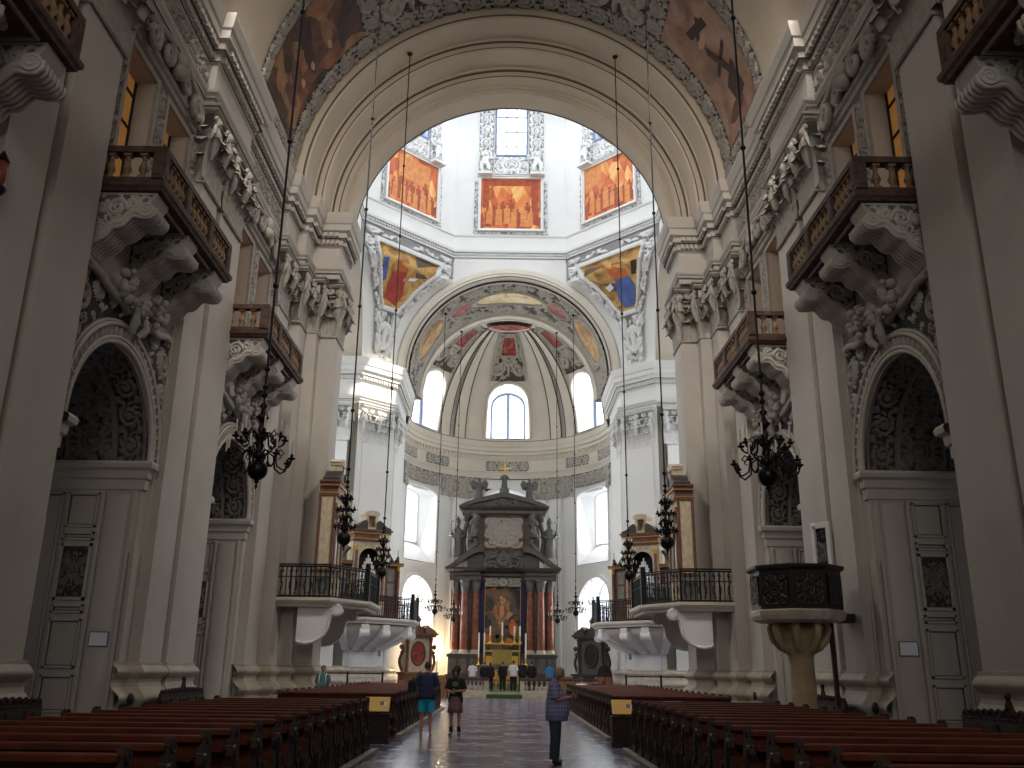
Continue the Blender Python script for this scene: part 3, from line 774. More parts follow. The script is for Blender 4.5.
m = MB(); m.smooth = True
for r in (6.62,): m.tube([(-r * math.cos(PI * k / 72), 54.9, ZI + r * math.sin(PI * k / 72)) for k in range(73)], .03, 5)
m.build('dark_line', LINE_D, crossing)
def fpend(u, t):
    z = ZI + (ZD - ZI) * t
    b = np.maximum(np.sqrt(np.clip(7.25 ** 2 - (z - ZI) ** 2, 0, None)), HS)
    A = np.stack([-b, np.full_like(z, 55.0), z], -1); B = np.stack([np.full_like(z, -RI), YC + b, z], -1)
    P = A * u[..., None] + B * (1 - u[..., None])
    N = np.broadcast_to(np.array([.60, -.60, -.5]), P.shape)
    return P, N
def inpaint(u, t, g=0.0):
    lo, hi = .47 - g, .875 + g
    w = np.interp(t, [.47, .53, .875], [.14, .20, .33]) + g
    return (t > lo) & (t < hi) & (np.abs(u - .5) < w)
PS = []
rng = random.Random(77)
# scrolls above and below the picture
for sx in (-1, 1):
    PS.append(spiral(.5 + sx * .40, .97, .05, 1.4, 0, sx, 18, .02, .012))
    for tt in (.5, .62, .74, .86):
        PS.append(spiral(.5 + sx * (np.interp(tt, [.42, .92], [.25, .455])), tt, .045, 1.3, 0, sx, 16, .018, .012))
    for tt in (.12, .2, .28, .36):
        PS.append(spiral(.5 + sx * .2, tt, .09, 1.3, PI / 2, sx, 16, .03, .02))
t = np.linspace(0, 2 * PI, 24)
PS.append((np.stack([.5 + .15 * np.cos(t), .24 + .085 * np.sin(t)], 1), .03, .03, 1.0)); PS.append(stroke([(.5, .2), (.5, .28)], .07))
PS += leafy(rng, .03, .97, .05, .99, 240, .016, .07)
u, v = np.meshgrid(np.linspace(0, 1, 100), np.linspace(0, 1, 130), indexing='ij')
H = heights(u, v, PS)
ring = inpaint(u, v, .035) & ~inpaint(u, v, 0.0)
H = np.where(ring, 1.0, H); H = np.where(inpaint(u, v, .05) & ~inpaint(u, v, .035), 0.0, H); H = np.where(inpaint(u, v, 0.0), 0.0, H)
edge = (np.abs(u - .5) > .465) | (v > .975)
H = np.where(edge, .0, H)
def pmask(u, t):
    return (inpaint(u, t, .135) & ~inpaint(u, t, -.01)) | ((np.abs(u - .5) < .24) & (t < .42) & (t > .06)) | ((t > .80) & (np.abs(u - .5) < .56))
pend = []
o = relief(fpend, 100, 130, None, 1, 1, .26, 'pendentive_stucco', [STUCCO_W, STUCCO_WG], crossing, H=H, mask=pmask); pend.append(o)
m = MB(); P = surf(fpend, 40, 40, -.02); m.grid(P); pend.append(m.build('pendentive', WHITE, crossing))
for o in pend:
    c = o.copy(); COL.objects.link(c); c.scale.x = -1
    for sx in (1, -1):   # the two pendentives on the nave side
        c = o.copy(); COL.objects.link(c); c.scale = (sx, -1, 1); c.location.y = 2 * YC
# octagon rings
def octo(r): return [(r / math.cos(PI / 8) * math.cos(PI / 8 - k * PI / 4), YC + r / math.cos(PI / 8) * math.sin(PI / 8 - k * PI / 4)) for k in range(8)]
oc = octo(RI)
m = MB(); m.sweep(oc, [(0, 27.98), (.05, 28.0), (.05, 28.12), (.10, 28.15), (.10, 28.28), (.22, 28.31), (.26, 28.42), (.27, 28.5), (0, 28.5)], closed=True)
dentils(m, oc + [oc[0]], .10, 28.16, 28.27, .22, .11, .09)
m.build('drum_cornice', WHITE, crossing)
m = MB()
for o0, o1, z0, z1 in ((.20, .235, 28.29, 28.32), (.03, .06, 27.96, 28.0)): m.sweep(oc, [(o0, z0), (o1, z0), (o1, z1), (o0, z1)], closed=True)
m.build('dark_line', STUCCO_WG, crossing)
m = MB(); m.sweep(oc, [(.02, 29.55), (.08, 29.6), (.1, 29.68), (.02, 29.72)], closed=True); m.build('drum_moulding', WHITE, crossing)
ZT = 44.0
def drum_frame(k):
    a = PI / 2 - k * PI / 4
    return Matrix.Translation((RI * math.cos(a), YC + RI * math.sin(a), 0)) @ Matrix.Rotation(a - PI / 2, 4, 'Z')   # local +Y outwards, X along the wall
WX, WZ0, WZ1 = 1.05, 35.9, 40.6
m = MB()
for k in range(8):
    m.M = drum_frame(k)
    loops = [[Vector((-HS, 28.5, 0)), Vector((HS, 28.5, 0)), Vector((HS, ZT, 0)), Vector((-HS, ZT, 0))], [Vector((-WX, WZ0, 0)), Vector((-WX, WZ1, 0)), Vector((WX, WZ1, 0)), Vector((WX, WZ0, 0))]]
    tri = tessellate_polygon(loops); fl = [p for l in loops for p in l]
    m._add([(p.x, 0, p.y) for p in fl], [tuple(t) for t in tri], smooth=False)
    for (x0, z0, x1, z1) in ((-WX, WZ0, -WX, WZ1), (WX, WZ0, WX, WZ1), (-WX, WZ0, WX, WZ0), (-WX, WZ1, WX, WZ1)):
        m.quad((x0, 0, z0), (x0, .9, z0), (x1, .9, z1), (x1, 0, z1))
m.M = None
drum = struct(m.build('wall_drum', WHITE))
m = MB(); m.lathe([(RI / math.cos(PI / 8), ZT), (9.4, 46), (8.2, 49.5), (5.5, 52.5), (2.2, 54), (1.6, 54.2), (1.6, 57.5), (.01, 58.2)], (0, YC, 0), 24, cap=False)
struct(m.build('ceiling_dome', WHITE))
# drum stucco: built once on the far wall, copied round
MF = drum_frame(0); y0 = YC + RI - .03
parts = []
m = MB()
for sx in (-1, 1):
    relief(flat((sx * 1.75 - .5, y0, 33.95 + .4), (1.0, 0, 0), (0, 0, 6.0), (0, -1, 0)), 34, 130, [(np.stack([p[:, 1], p[:, 0]], 1), a, b, h) for p, a, b, h in rinceau(6, 70)] , 1, 6, .16, '', None, mb=m)
    # seated stucco figures at the foot of each strip
relief(flat((-1.2, y0, 34.35), (2.4, 0, 0), (0, 0, 1.35), (0, -1, 0)), 80, 50, [(np.array([[x * 1.0, y] for x, y in p]), a, b, h) for p, a, b, h in cartouche(1.0, 71, .27)], 1, .9, .12, '', None, mb=m, frame=.02)
parts.append(m.build('drum_stucco', [STUCCO_W, STUCCO_WG], drum))
m = MB(); m.smooth = True
for sx in (-1, 1):
    c = sx * 1.8
    m.sphere((c, y0 - .35, 35.75), .17, 8, 6); m.sphere((c, y0 - .28, 35.25), .3, 10, 7, (.9, .8, 1.2))
    m.tube([(c - .1, y0 - .3, 35.1), (c - .2 * sx, y0 - .55, 34.85), (c - .25 * sx, y0 - .5, 34.4)], [.17, .15, .1], 7)
    m.tube([(c + .1, y0 - .3, 35.1), (c + .25 * sx, y0 - .5, 34.9), (c + .2 * sx, y0 - .5, 34.35)], [.17, .15, .1], 7)
    m.tube([(c - sx * .2, y0 - .3, 35.5), (c - sx * .55, y0 - .35, 35.4), (c - sx * .7, y0 - .3, 35.75)], [.1, .09, .06], 6)
    m.tube([(c + sx * .1, y0 - .2, 35.6), (c + sx * .4, y0 - .15, 36.0), (c + sx * .45, y0 - .1, 35.3)], [.1, .14, .05], 6)
    m.box(c - .5, c + .5, y0 - .6, y0, 34.12, 34.3)
parts.append(m.build('stucco_angel', [STUCCO_W], drum))
m = MB()
for r, e in ((0, .13), (.13, .05)):
    X, Z0, Z1 = 2.05 + r, 30.15 - r, 34.0 + r
    d = .14 if r == 0 else .22
    for (a, b, c, f) in ((-X - e, X + e, Z0 - e, Z0), (-X - e, X + e, Z1, Z1 + e), (-X - e, -X, Z0, Z1), (X, X + e, Z0, Z1)):
        m.box(a, b, y0 - d, y0, c, f)
parts.append(m.build('picture_surround', WHITE, drum))
m = MB()
for (a, b, c, f) in ((-2.55, 2.55, 29.78, 29.93), (-2.5, -2.26, 30.0, 33.9), (2.26, 2.5, 30.0, 33.9)):
    relief(flat((a, y0, c), (b - a, 0, 0), (0, 0, f - c), (0, -1, 0)), 60 if b - a > 1 else 8, 6 if b - a > 1 else 70, leafy(random.Random(5), 0, b - a, 0, f - c, 60, .04, .15), b - a, f - c, .1, '', None, mb=m)
parts.append(m.build('picture_surround_stucco', [STUCCO_W, STUCCO_WG], drum))
m = MB()
for (a, b, c, f) in ((-WX - .1, -WX + .03, WZ0 - .1, WZ1), (WX - .03, WX + .1, WZ0 - .1, WZ1), (-WX, WX, WZ0 - .12, WZ0 + .03)):
    m.box(a, b, y0 - .06, y0 + .5, c, f)
for x in (-.35, .35): m.box(x - .03, x + .03, y0 + .8, y0 + .86, WZ0, WZ1)
for z in (37.1, 38.3, 39.5): m.box(-WX, WX, y0 + .8, y0 + .86, z - .03, z + .03)
parts.append(m.build('window_frame', FRAME_B, drum))
m = MB(); m.quad((-WX, y0 + .93, WZ0), (WX, y0 + .93, WZ0), (WX, y0 + .93, WZ1), (-WX, y0 + .93, WZ1))
parts.append(m.build('window_glass', GLASS, drum))
for k in range(1, 8):
    for o in parts:
        c = o.copy(); COL.objects.link(c); c.parent = drum; c.matrix_basis = drum_frame(k) @ MF.inverted()

# ---- transept arms
m = MB()
n = 40
m.loft([[(x, YC - 7.2 * math.cos(PI * k / n), ZI + 7.2 * math.sin(PI * k / n)) for k in range(n + 1)] for x in (-RI, -19)])
for yy in (38.65, 53.05): m.quad((-RI, yy, 0), (-19, yy, 0), (-19, yy, ZI), (-RI, yy, ZI))
m.quad((-19, 38.65, 0), (-19, 53.05, 0), (-19, 53.05, ZI), (-19, 38.65, ZI))
m.loft([[(-19, YC - 7.2 * math.cos(PI * k / n), ZI + 7.2 * math.sin(PI * k / n)) for k in range(n + 1)], [(-19, YC, ZI)] * (n + 1)])
tr_l = struct(m.build('wall_transept', CREAM))
m = MB()
for yy in (-3.2, 0, 3.2):
    m.quad((-18.95, YC + yy - .9, 9), (-18.95, YC + yy + .9, 9), (-18.95, YC + yy + .9, 15), (-18.95, YC + yy - .9, 15))
m.build('window_glass', GLASS, tr_l)

# ---- chancel and apse
YA, RA, ZAC, HD = 61.5, 7.5, 18.7, 7.9
chf = cyl(6.52, 55.3, 61.0)
LUc = PI * 6.52
u, v = np.meshgrid(np.linspace(0, 1, 260), np.linspace(0, 1, 70), indexing='ij')
x = u * LUc; yv = v * 5.7
S = leafy(random.Random(12), 0, LUc, .3, 5.4, 620, .085, .5)
for cx in np.linspace(1.2, LUc - 1.2, 12):
    for cy in (.9, 4.8): S.append(spiral(cx, cy, .5, 1.5, 0, 1, 22, .11, .07))
H = heights(x, yv, S)
MED = [(.5, .5, 2.35, 1.0, YELLOW_F), (.325, .5, .85, .85, RED_F), (.675, .5, .85, .85, RED_F), (.175, .5, 1.6, 1.75, OCHRE_F), (.825, .5, 1.6, 1.75, OCHRE_F)]
for cu, cv, rx, ry, _ in MED:
    q = ((x - cu * LUc) / rx) ** 2 + ((yv - cv * 5.7) / ry) ** 2
    H = np.where(q < 1.0, 0, np.where(q < 1.35, 1.0, H))
H = np.where((v < .06) | (v > .94), .9, H)
chancel_vault = relief(chf, 260, 70, None, 1, 1, .15, 'ceiling_chancel', [STUCCO_V, STUCCO_VG], None, H=H); struct(chancel_vault)
for cu, cv, rx, ry, fm in MED:
    m = MB()
    rings = []
    for k in range(5):
        q = k / 4 + 1e-3; ring = []
        for j in range(28):
            a = 2 * PI * j / 28; uu = cu + q * rx * math.cos(a) / LUc; vv = cv + q * ry * math.sin(a) / 5.7
            ang = PI * uu; ring.append((-6.49 * math.cos(ang), 55.3 + 5.7 * vv, ZI + 6.49 * math.sin(ang)))
        rings.append(ring)
    m.loft(rings, closed=True, smooth=True)
    m.build('ceiling_medallion', fm, chancel_vault)
m = MB(); arcsweep(m, [(60.95, 6.6), (60.95, 6.3), (61.02, 6.22), (61.5, 6.22), (61.56, 6.15), (61.7, 6.15), (61.75, 6.3), (61.75, 7.6)])
struct(m.build('arch', CREAM), 'cream arch ring in front of the apse half dome')
for r, yy in ((6.2, 61.55), (6.27, 61.0)):
    pass
def dome(az, z, off=0.0):
    # az measured from +Y, towards +X
    q = np.clip((z - ZAC) / HD, 0, 1); r = (RA * np.sqrt(1 - q * q)) - off
    return np.stack([r * np.sin(az), YA + r * np.cos(az), z - off * q], -1)
AZW = [0.0, dg(60), dg(-60)]
hw = dg(13.0); DZ0, DZS = 19.0, 21.9
def dwin(az, z):
    k = np.zeros_like(az, bool)
    for c in AZW:
        d = np.abs(az - c); k |= (d < hw) & (z > DZ0) & (z < DZS + 1.35 * np.sqrt(np.clip(1 - (d / hw) ** 2, 0, 1)) * .9)
    return k
phi = np.linspace(0, PI / 2 * .995, 91); azs = np.linspace(-PI / 2, PI / 2, 181)
A, PH = np.meshgrid(azs, phi, indexing='ij')
Z = ZAC + HD * np.sin(PH); P = dome(A, Z)
ac = (A[:-1, :-1] + A[1:, 1:]) / 2; zc = (Z[:-1, :-1] + Z[1:, 1:]) / 2
m = MB(); m.grid(P, None, ~dwin(ac, zc))
apse_dome = struct(m.build('ceiling_apse', CREAM))
# wall of the apse
zs = np.arange(0, ZAC + .01, .25); zs = np.append(zs, ZAC) if zs[-1] < ZAC - .01 else zs
A, Z = np.meshgrid(azs, zs, indexing='ij')
P = np.stack([RA * np.sin(A), YA + RA * np.cos(A), Z], -1)
ac = (A[:-1, :-1] + A[1:, 1:]) / 2; zc = (Z[:-1, :-1] + Z[1:, 1:]) / 2
AW = [(dg(60), dg(14.5)), (dg(-60), dg(14.5))]
hole = np.zeros_like(ac, bool)
for c, w in AW:
    d = np.abs(ac - c)
    hole |= (d < w) & (zc > 9.0) & (zc < 14.3)
    hole |= (d < w) & (zc > 3.5) & (zc < 6.0 + 1.95 * np.sqrt(np.clip(1 - (d / w) ** 2, 0, 1)))
d = np.abs(ac); hole |= (d < dg(13)) & (zc > 9.0) & (zc < 14.9)
m = MB(); m.grid(P, None, ~hole)
apse = struct(m.build('wall_apse', WHITE))
def apse_window(c, w, z0, zsp, rise, dom=False, deep=1.15, splay=.82, idx=1, parent=None, mull=True, sill=.25):
    bd = [(-w, z0), (-w, (z0 + zsp) / 2), (-w, zsp)] + [(-w * math.cos(PI * k / 16), zsp + rise * math.sin(PI * k / 16)) for k in range(1, 16)] + [(w, zsp), (w, (z0 + zsp) / 2), (w, z0)]
    def P(a, z, off):
        if dom:
            p = dome(np.array(c + a), np.array(z), off); return tuple(p)
        r = RA - off; return (r * math.sin(c + a), YA + r * math.cos(c + a), z)
    zc_ = (z0 + zsp) / 2
    rim = [P(a, z, .04) for a, z in bd]
    W = RA * math.sin(w)
    dirv = Vector((math.sin(c), math.cos(c), 0)); side = Vector((math.cos(c), -math.sin(c), 0)); base = Vector((0, YA, 0)) + dirv * (RA + deep)
    back = [tuple(base + side * (RA * math.sin(a) * splay) + Vector((0, 0, z0 + sill + (z - z0) * (1 - (sill + .05) / (zsp + rise - z0))))) for a, z in bd]
    m = MB(); m.loft([rim, back]); m.quad(rim[0], rim[-1], back[-1], back[0])
    rev = struct(m.build('window_%d' % idx, WHITE))
    outw = [(a * 1.16, z + (.3 if z > zsp + .01 else 0) * ((z - zsp) / max(rise, .01))) for a, z in bd]
    m = MB(); m.loft([[P(a, z, .03) for a, z in bd], [P(a * 1.03, z + .03, .12) for a, z in bd], [P(a * 1.12, z + (.2 if z > zsp else 0), .12) for a, z in bd], [P(a * 1.15, z + (.26 if z > zsp else 0), .0) for a, z in bd]])
    m.build('window_surround', CREAM if dom else WHITE, rev)
    m = MB(); m.poly([tuple(Vector(p) + dirv * .02) for p in back]); m.build('window_glass', GLASS, rev)
    m = MB(); m.smooth = True
    m.tube([tuple(Vector(p) - dirv * .05) for p in back], .14 if mull else .07, 5)
    if mull:
        m.tube([tuple(base - dirv * .06 + Vector((0, 0, z0 + .2))), tuple(base - dirv * .06 + Vector((0, 0, z0 + .25 + (zsp + rise - z0) * .93)))], .13, 5)
    m.tube([back[0], back[-1]], .10, 5)
    if mull:
        zt = z0 + .25 + (zsp - z0) * .93
    m.build('window_frame', FRAME_B if mull else WHITE, rev)
    return rev
k = 1
for c in AZW: apse_window(c, hw, DZ0, DZS, 1.25, True, idx=k); k += 1
for c, w in AW:
    apse_window(c, w, 9.0, 13.9, .5, idx=k, mull=False, sill=1.5); k += 1
    apse_window(c, w, 3.5, 6.0, 1.95, idx=k, mull=False, deep=1.3); k += 1
apse_window(0.0, dg(13), 9.0, 14.0, .9, idx=k, mull=False)
# the apse entablature
def arcpath(r, n=60): return [(-(r) * math.cos(PI * j / n), YA + r * math.sin(PI * j / n)) for j in range(n + 1)]
AE = [(o * .8, ZAC - (20 - z) * 1.05) for o, z in ENT]
m = MB(); m.smooth = False; ap = arcpath(RA - .02); m.sweep(ap, AE)
dentils(m, ap, .11, ZAC - 1.31, ZAC - 1.12, .3, .16, .1)
m.build('cornice', CREAM, apse)
m = MB(); m.smooth = True
for z in (ZAC - .02, ZAC - .9, ZAC - 2.45, ZAC - 2.95):
    off = .5 if z > ZAC - .1 else (.2 if z > ZAC - 1 else .1)
    m.tube([(x, y, z) for x, y in arcpath(RA - off)], .035, 4)
m.build('dark_line', LINE_D, apse)
def fcy(a0, a1, z0, z1, off=.04):
    def f(u, v):
        a = a0 + (a1 - a0) * u; r = RA - off
        return np.stack([r * np.sin(a), YA + r * np.cos(a), z0 + (z1 - z0) * v], -1), np.stack([-np.sin(a), -np.cos(a), 0 * a], -1)
    return f
for a0, a1 in ((-13, 13), (37, 55), (-55, -37), (64, 84), (-84, -64)):
    n = max(2, round((a1 - a0) / 7))
    relief(fcy(dg(a0), dg(a1), ZAC - 2.3, ZAC - 1.55, .06), 90, 24, rinceau(n, 80), n, 1, .09, 'frieze_stucco', [STUCCO_CH, STUCCO_CG], apse)
# festoons and heads under the entablature
for a0, a1 in ((-42, -13.5), (13.5, 42), (-80, -76), (76, 80)):
    n = max(1, round((a1 - a0) / 9)); Ss = []
    for i in range(n):
        for p, r0, r1, h in cartouche(1.0, 90 + i, .2): Ss.append((p + np.array([i, 0]), r0, r1, h))
    relief(fcy(dg(a0), dg(a1), 14.1, 15.75, .03), 40 * n, 44, Ss, n, 1, .25, 'festoon_stucco', [STUCCO_CH, STUCCO_V], apse)
for a0, a1 in ((-75, -44), (44, 75)):
    relief(fcy(dg(a0), dg(a1), 14.75, 15.75, .03), 110, 30, rinceau(4, 95), 4, 1, .25, 'festoon_stucco', [STUCCO_CH, STUCCO_V], apse)
m = MB()
for a in (-40, -30, -20, 20, 30, 40, -82, 82):
    m.M = Matrix.Translation((RA * math.sin(dg(a)), YA + RA * math.cos(dg(a)), 0)) @ Matrix.Rotation(-dg(a), 4, 'Z')
    m.box(-.42, .42, -.16, .1, .6, 14.1)
m.M = None; m.build('pilaster_strip', WHITE, apse)
# ribs and stucco fields of the half dome
def merid(a0, a1, p0, p1, off):
    def f(u, v):
        a = a0 + (a1 - a0) * u; ph = p0 + (p1 - p0) * v
        P = dome(a, ZAC + HD * np.sin(ph), off); N = np.stack([-np.sin(a) * np.cos(ph), -np.cos(a) * np.cos(ph), -np.sin(ph)], -1)
        return P, N
    return f
for c in (-36, 36, -84, 84):
    for e0, e1, off in ((-9, -1.6, .16), (1.6, 9, .16), (-1.6, 1.6, .04)):
        m = MB(); f = merid(dg(c + e0), dg(c + e1), 0.0, dg(74), off); P = surf(f, 5, 30); Q = surf(merid(dg(c + e0), dg(c + e1), 0.0, dg(74), 0.0), 5, 30)
        m.grid(P)
        for i in (0, -1): m.loft([[tuple(p) for p in P[i]], [tuple(p) for p in Q[i]]])
        m.build('dome_rib' if off > .1 else 'rib_groove', CREAM if off > .1 else STUCCO_CH, apse_dome)
    m = MB(); m.smooth = True
    for e in (-9, -1.6, 1.6, 9): m.tube([tuple(p) for p in surf(merid(dg(c + e), dg(c + e) + 1e-4, 0.0, dg(74), .15), 2, 30)[0]], .045, 5)
    m.build('dark_line', STUCCO_VG, apse_dome)
for c in (0, -60, 60):
    f = merid(dg(c - 14), dg(c + 14), dg(36), dg(70), .03)
    Ss = cartouche(1.3, 101 + c, .2)
    u, v = np.meshgrid(np.linspace(0, 1, 70), np.linspace(0, 1, 90), indexing='ij'); H = heights(u, v * 1.3, Ss)
    red = (np.abs(u - .5) < .27) & (np.abs(v - .70) < .2)
    H = np.where(red, 0, H); rr = (np.abs(u - .5) < .33) & (np.abs(v - .70) < .245) & ~red; H = np.where(rr, 1.0, H)
    H = np.where((u < .05) | (u > .95) | (v > .96), .9, H)
    relief(f, 70, 90, None, 1, 1, .14, 'dome_stucco', [STUCCO_V, STUCCO_VG], apse_dome, H=H)
    m = MB(); m.grid(surf(merid(dg(c - 14 + 28 * .23), dg(c + 14 - 28 * .23), dg(36 + 34 * .5), dg(36 + 34 * .9), .06), 8, 8)); m.build('dome_picture', RED_F, apse_dome)
m = MB(); arcs = [(dome(np.array(a), np.array(ZAC + HD * math.sin(dg(73))), .12)) for a in np.linspace(-PI / 2, PI / 2, 40)]
m.smooth = True; m.tube([tuple(p) for p in arcs], .16, 6); m.build('dome_ring', CREAM, apse_dome)
relief(merid(-PI / 2, PI / 2, dg(75), dg(89), .02), 120, 30, rinceau(10, 110), 10, 1, .1, 'dome_stucco', [STUCCO_V, STUCCO_VG], apse_dome)
m = MB(); m.loft([[(1.7 * q * math.cos(a), 62.9 + .8 * q * math.sin(a), 26.2 - .22 * q) for a in [2 * PI * j / 24 for j in range(24)]] for q in (.01, .5, 1)], closed=True, smooth=True); m.build('dome_medallion', RED_F, apse_dome)
# mirror images on the right
for o, nm in ((wall_left, 'wall_right'), (np_l, 'pillar'), (fp_l, 'pillar'), (tr_l, 'wall_transept')):
    c = mirror_tree(o); c.name = nm
for o in PL: mirror_tree(o)
# steps of the sanctuary
m = MB(); m.box(-7.2, 7.2, 57.7, 70, 0, .18); m.box(-7.0, 7.0, 58.1, 70, .18, .36); m.box(-3, 3, 60.5, 70, .36, .54)
struct(m.build('floor_sanctuary', PALEMARB))
m = MB(); m.box(-1.1, 1.1, 57.67, 57.69, 0.0, .2); m.box(-1.1, 1.1, 57.68, 58.1, .185, .2); m.box(-1.3, 1.3, 58.12, 60.5, .365, .38); m.box(-1.3, 1.3, 60.45, 63.3, .545, .56)
tag(m.build('carpet', GREEN), 'green carpet laid over the altar steps', 'carpet')
# the entrance front behind the viewer, with its great window
m = MB()
loops = [[Vector((-9.1, 0, 0)), Vector((9.1, 0, 0)), Vector((9.1, 29, 0)), Vector((-9.1, 29, 0))], [Vector((-3.6, 10.5, 0)), Vector((-3.6, 17, 0))] + [Vector((-3.6 * math.cos(PI * k / 16), 17 + 3.6 * math.sin(PI * k / 16), 0)) for k in range(1, 16)] + [Vector((3.6, 17, 0)), Vector((3.6, 10.5, 0))]]
tri = tessellate_polygon(loops); fl = [p for l in loops for p in l]
m._add([(p.x, -8, p.y) for p in fl], [tuple(t) for t in tri], smooth=False); struct(m.build('wall_entrance', PLASTER))
m = MB(); m.poly([(p.x, -8.25, p.y) for p in loops[1]]); wg = struct(m.build('window_40', GLASS))
m = MB()
for x in (-1.2, 1.2): m.box(x - .06, x + .06, -8.2, -8.1, 10.5, 20.3)
for z in (12.5, 14.8, 17.0): m.box(-3.6, 3.6, -8.2, -8.1, z - .06, z + .06)
m.build('window_frame', FRAME_B, wg)
# ------------------------------------------------------------------ balconies
def tr(root): return Matrix.Translation(-root.location)
def baluster_mesh(h, r, nm, material):
    m = MB(); m.box(-r, r, -r, r, 0, .10 * h); m.box(-r, r, -r, r, .90 * h, h)
    m.lathe([(r * .6, .10 * h), (r * .9, .14 * h), (r * .55, .2 * h), (r * 1.15, .34 * h), (r * 1.2, .42 * h), (r * .8, .6 * h), (r * .42, .74 * h), (r * .75, .78 * h), (r * .45, .82 * h), (r * .8, .9 * h)], (0, 0, 0), 10, cap=False)
    o = m.build(nm, material); return o
BALM = None
def put(meshobj, parent, loc, rz=0.0, name=None):
    c = meshobj.copy(); COL.objects.link(c); c.parent = parent; c.location = loc; c.rotation_euler = (0, 0, rz)
    return c
WAVE = [(1.08, -.60), (.98, -.57), (.87, -.57), (.78, -.66), (.70, -.78), (.60, -.83), (.50, -.83), (.43, -.90), (.37, -1.02), (.28, -1.10), (.16, -1.16), (.07, -1.24), (.0, -1.38)]
def make_corbel(parent):
    out = [(0, 0), (1.33, 0), (1.33, -.08), (1.20, -.28)] + [(1.18 + .16 * math.cos(a), -.45 + .16 * math.sin(a)) for a in (1.0, .4, -.2, -.8, -1.5)] + WAVE
    m = MB(); m.prism(out, -.34, .34, 'Y')
    m.prism([(1.18 + .17 * math.cos(2 * PI * k / 18), -.45 + .17 * math.sin(2 * PI * k / 18)) for k in range(18)], -.44, .44, 'Y')
    for e in (-1, 1):
        m.prism([(.2 + .2 * math.cos(2 * PI * k / 18), -.93 + .2 * math.sin(2 * PI * k / 18)) for k in range(18)], e * .34, e * .40, 'Y')
        m.smooth = True
        for cx_, cz_, R_, yy, r_ in ((1.18, -.45, .13, .445, .016), (.2, -.93, .16, .405, .022)):
            m.tube([(cx_ + R_ * (1 - .8 * t) * math.cos(9 * t), e * yy, cz_ + R_ * (1 - .8 * t) * math.sin(9 * t)) for t in [k / 20 for k in range(21)]], r_, 5)
        m.tube([(x - .01, e * .36, z + .09) for x, z in WAVE], .085, 6)
        m.tube([(.02, e * .35, -.05), (1.27, e * .35, -.05), (1.16, e * .35, -.26)], .03, 5)
        m.smooth = False
    m.smooth = True
    for y in (-.36, -.24, -.12, 0, .12, .24, .36):
        m.tube([(1.34, y, -.40), (1.34, y, -.52), (1.26, y, -.61)] + [(x, y, z - .015) for x, z in WAVE], .052, 6)
    c = m.build('corbel', PLASTER, parent)
    m = MB()
    wx = np.array([p[0] for p in WAVE][::-1]); wz = np.array([p[1] for p in WAVE][::-1])
    S = [spiral(.5, 1.38 - .38, .22, 1.7, 0, 1, 26, .045, .03), spiral(.86, 1.38 - .26, .16, 1.5, 2, -1, 22, .04, .025), spiral(.18, 1.38 - .36, .15, 1.5, 1, -1, 22, .04, .025)] + leafy(random.Random(6), .05, 1.2, .3, 1.33, 70, .026, .14)
    for e in (-1, 1):
        relief(flat((0, e * .342, -1.38), (1.25, 0, 0), (0, 0, 1.38), (0, e, 0)), 60, 60, S, 1.25, 1.38, .05, '', None, mb=m,
               mask=lambda u, v: (v * 1.38 - 1.38 > np.interp(u * 1.25, wx, wz) + .15) & (v * 1.38 - 1.38 < -.08) & ((u * 1.25 - 1.18) ** 2 + (v * 1.38 - .93) ** 2 > .035) & ((u * 1.25 - .2) ** 2 + (v * 1.38 - .45) ** 2 > .045) & (u * 1.25 < 1.3 + (v * 1.38 - 1.38) * .6))
    m.build('corbel_relief', [STUCCO_L, STUCCO_LG], c)
    return c
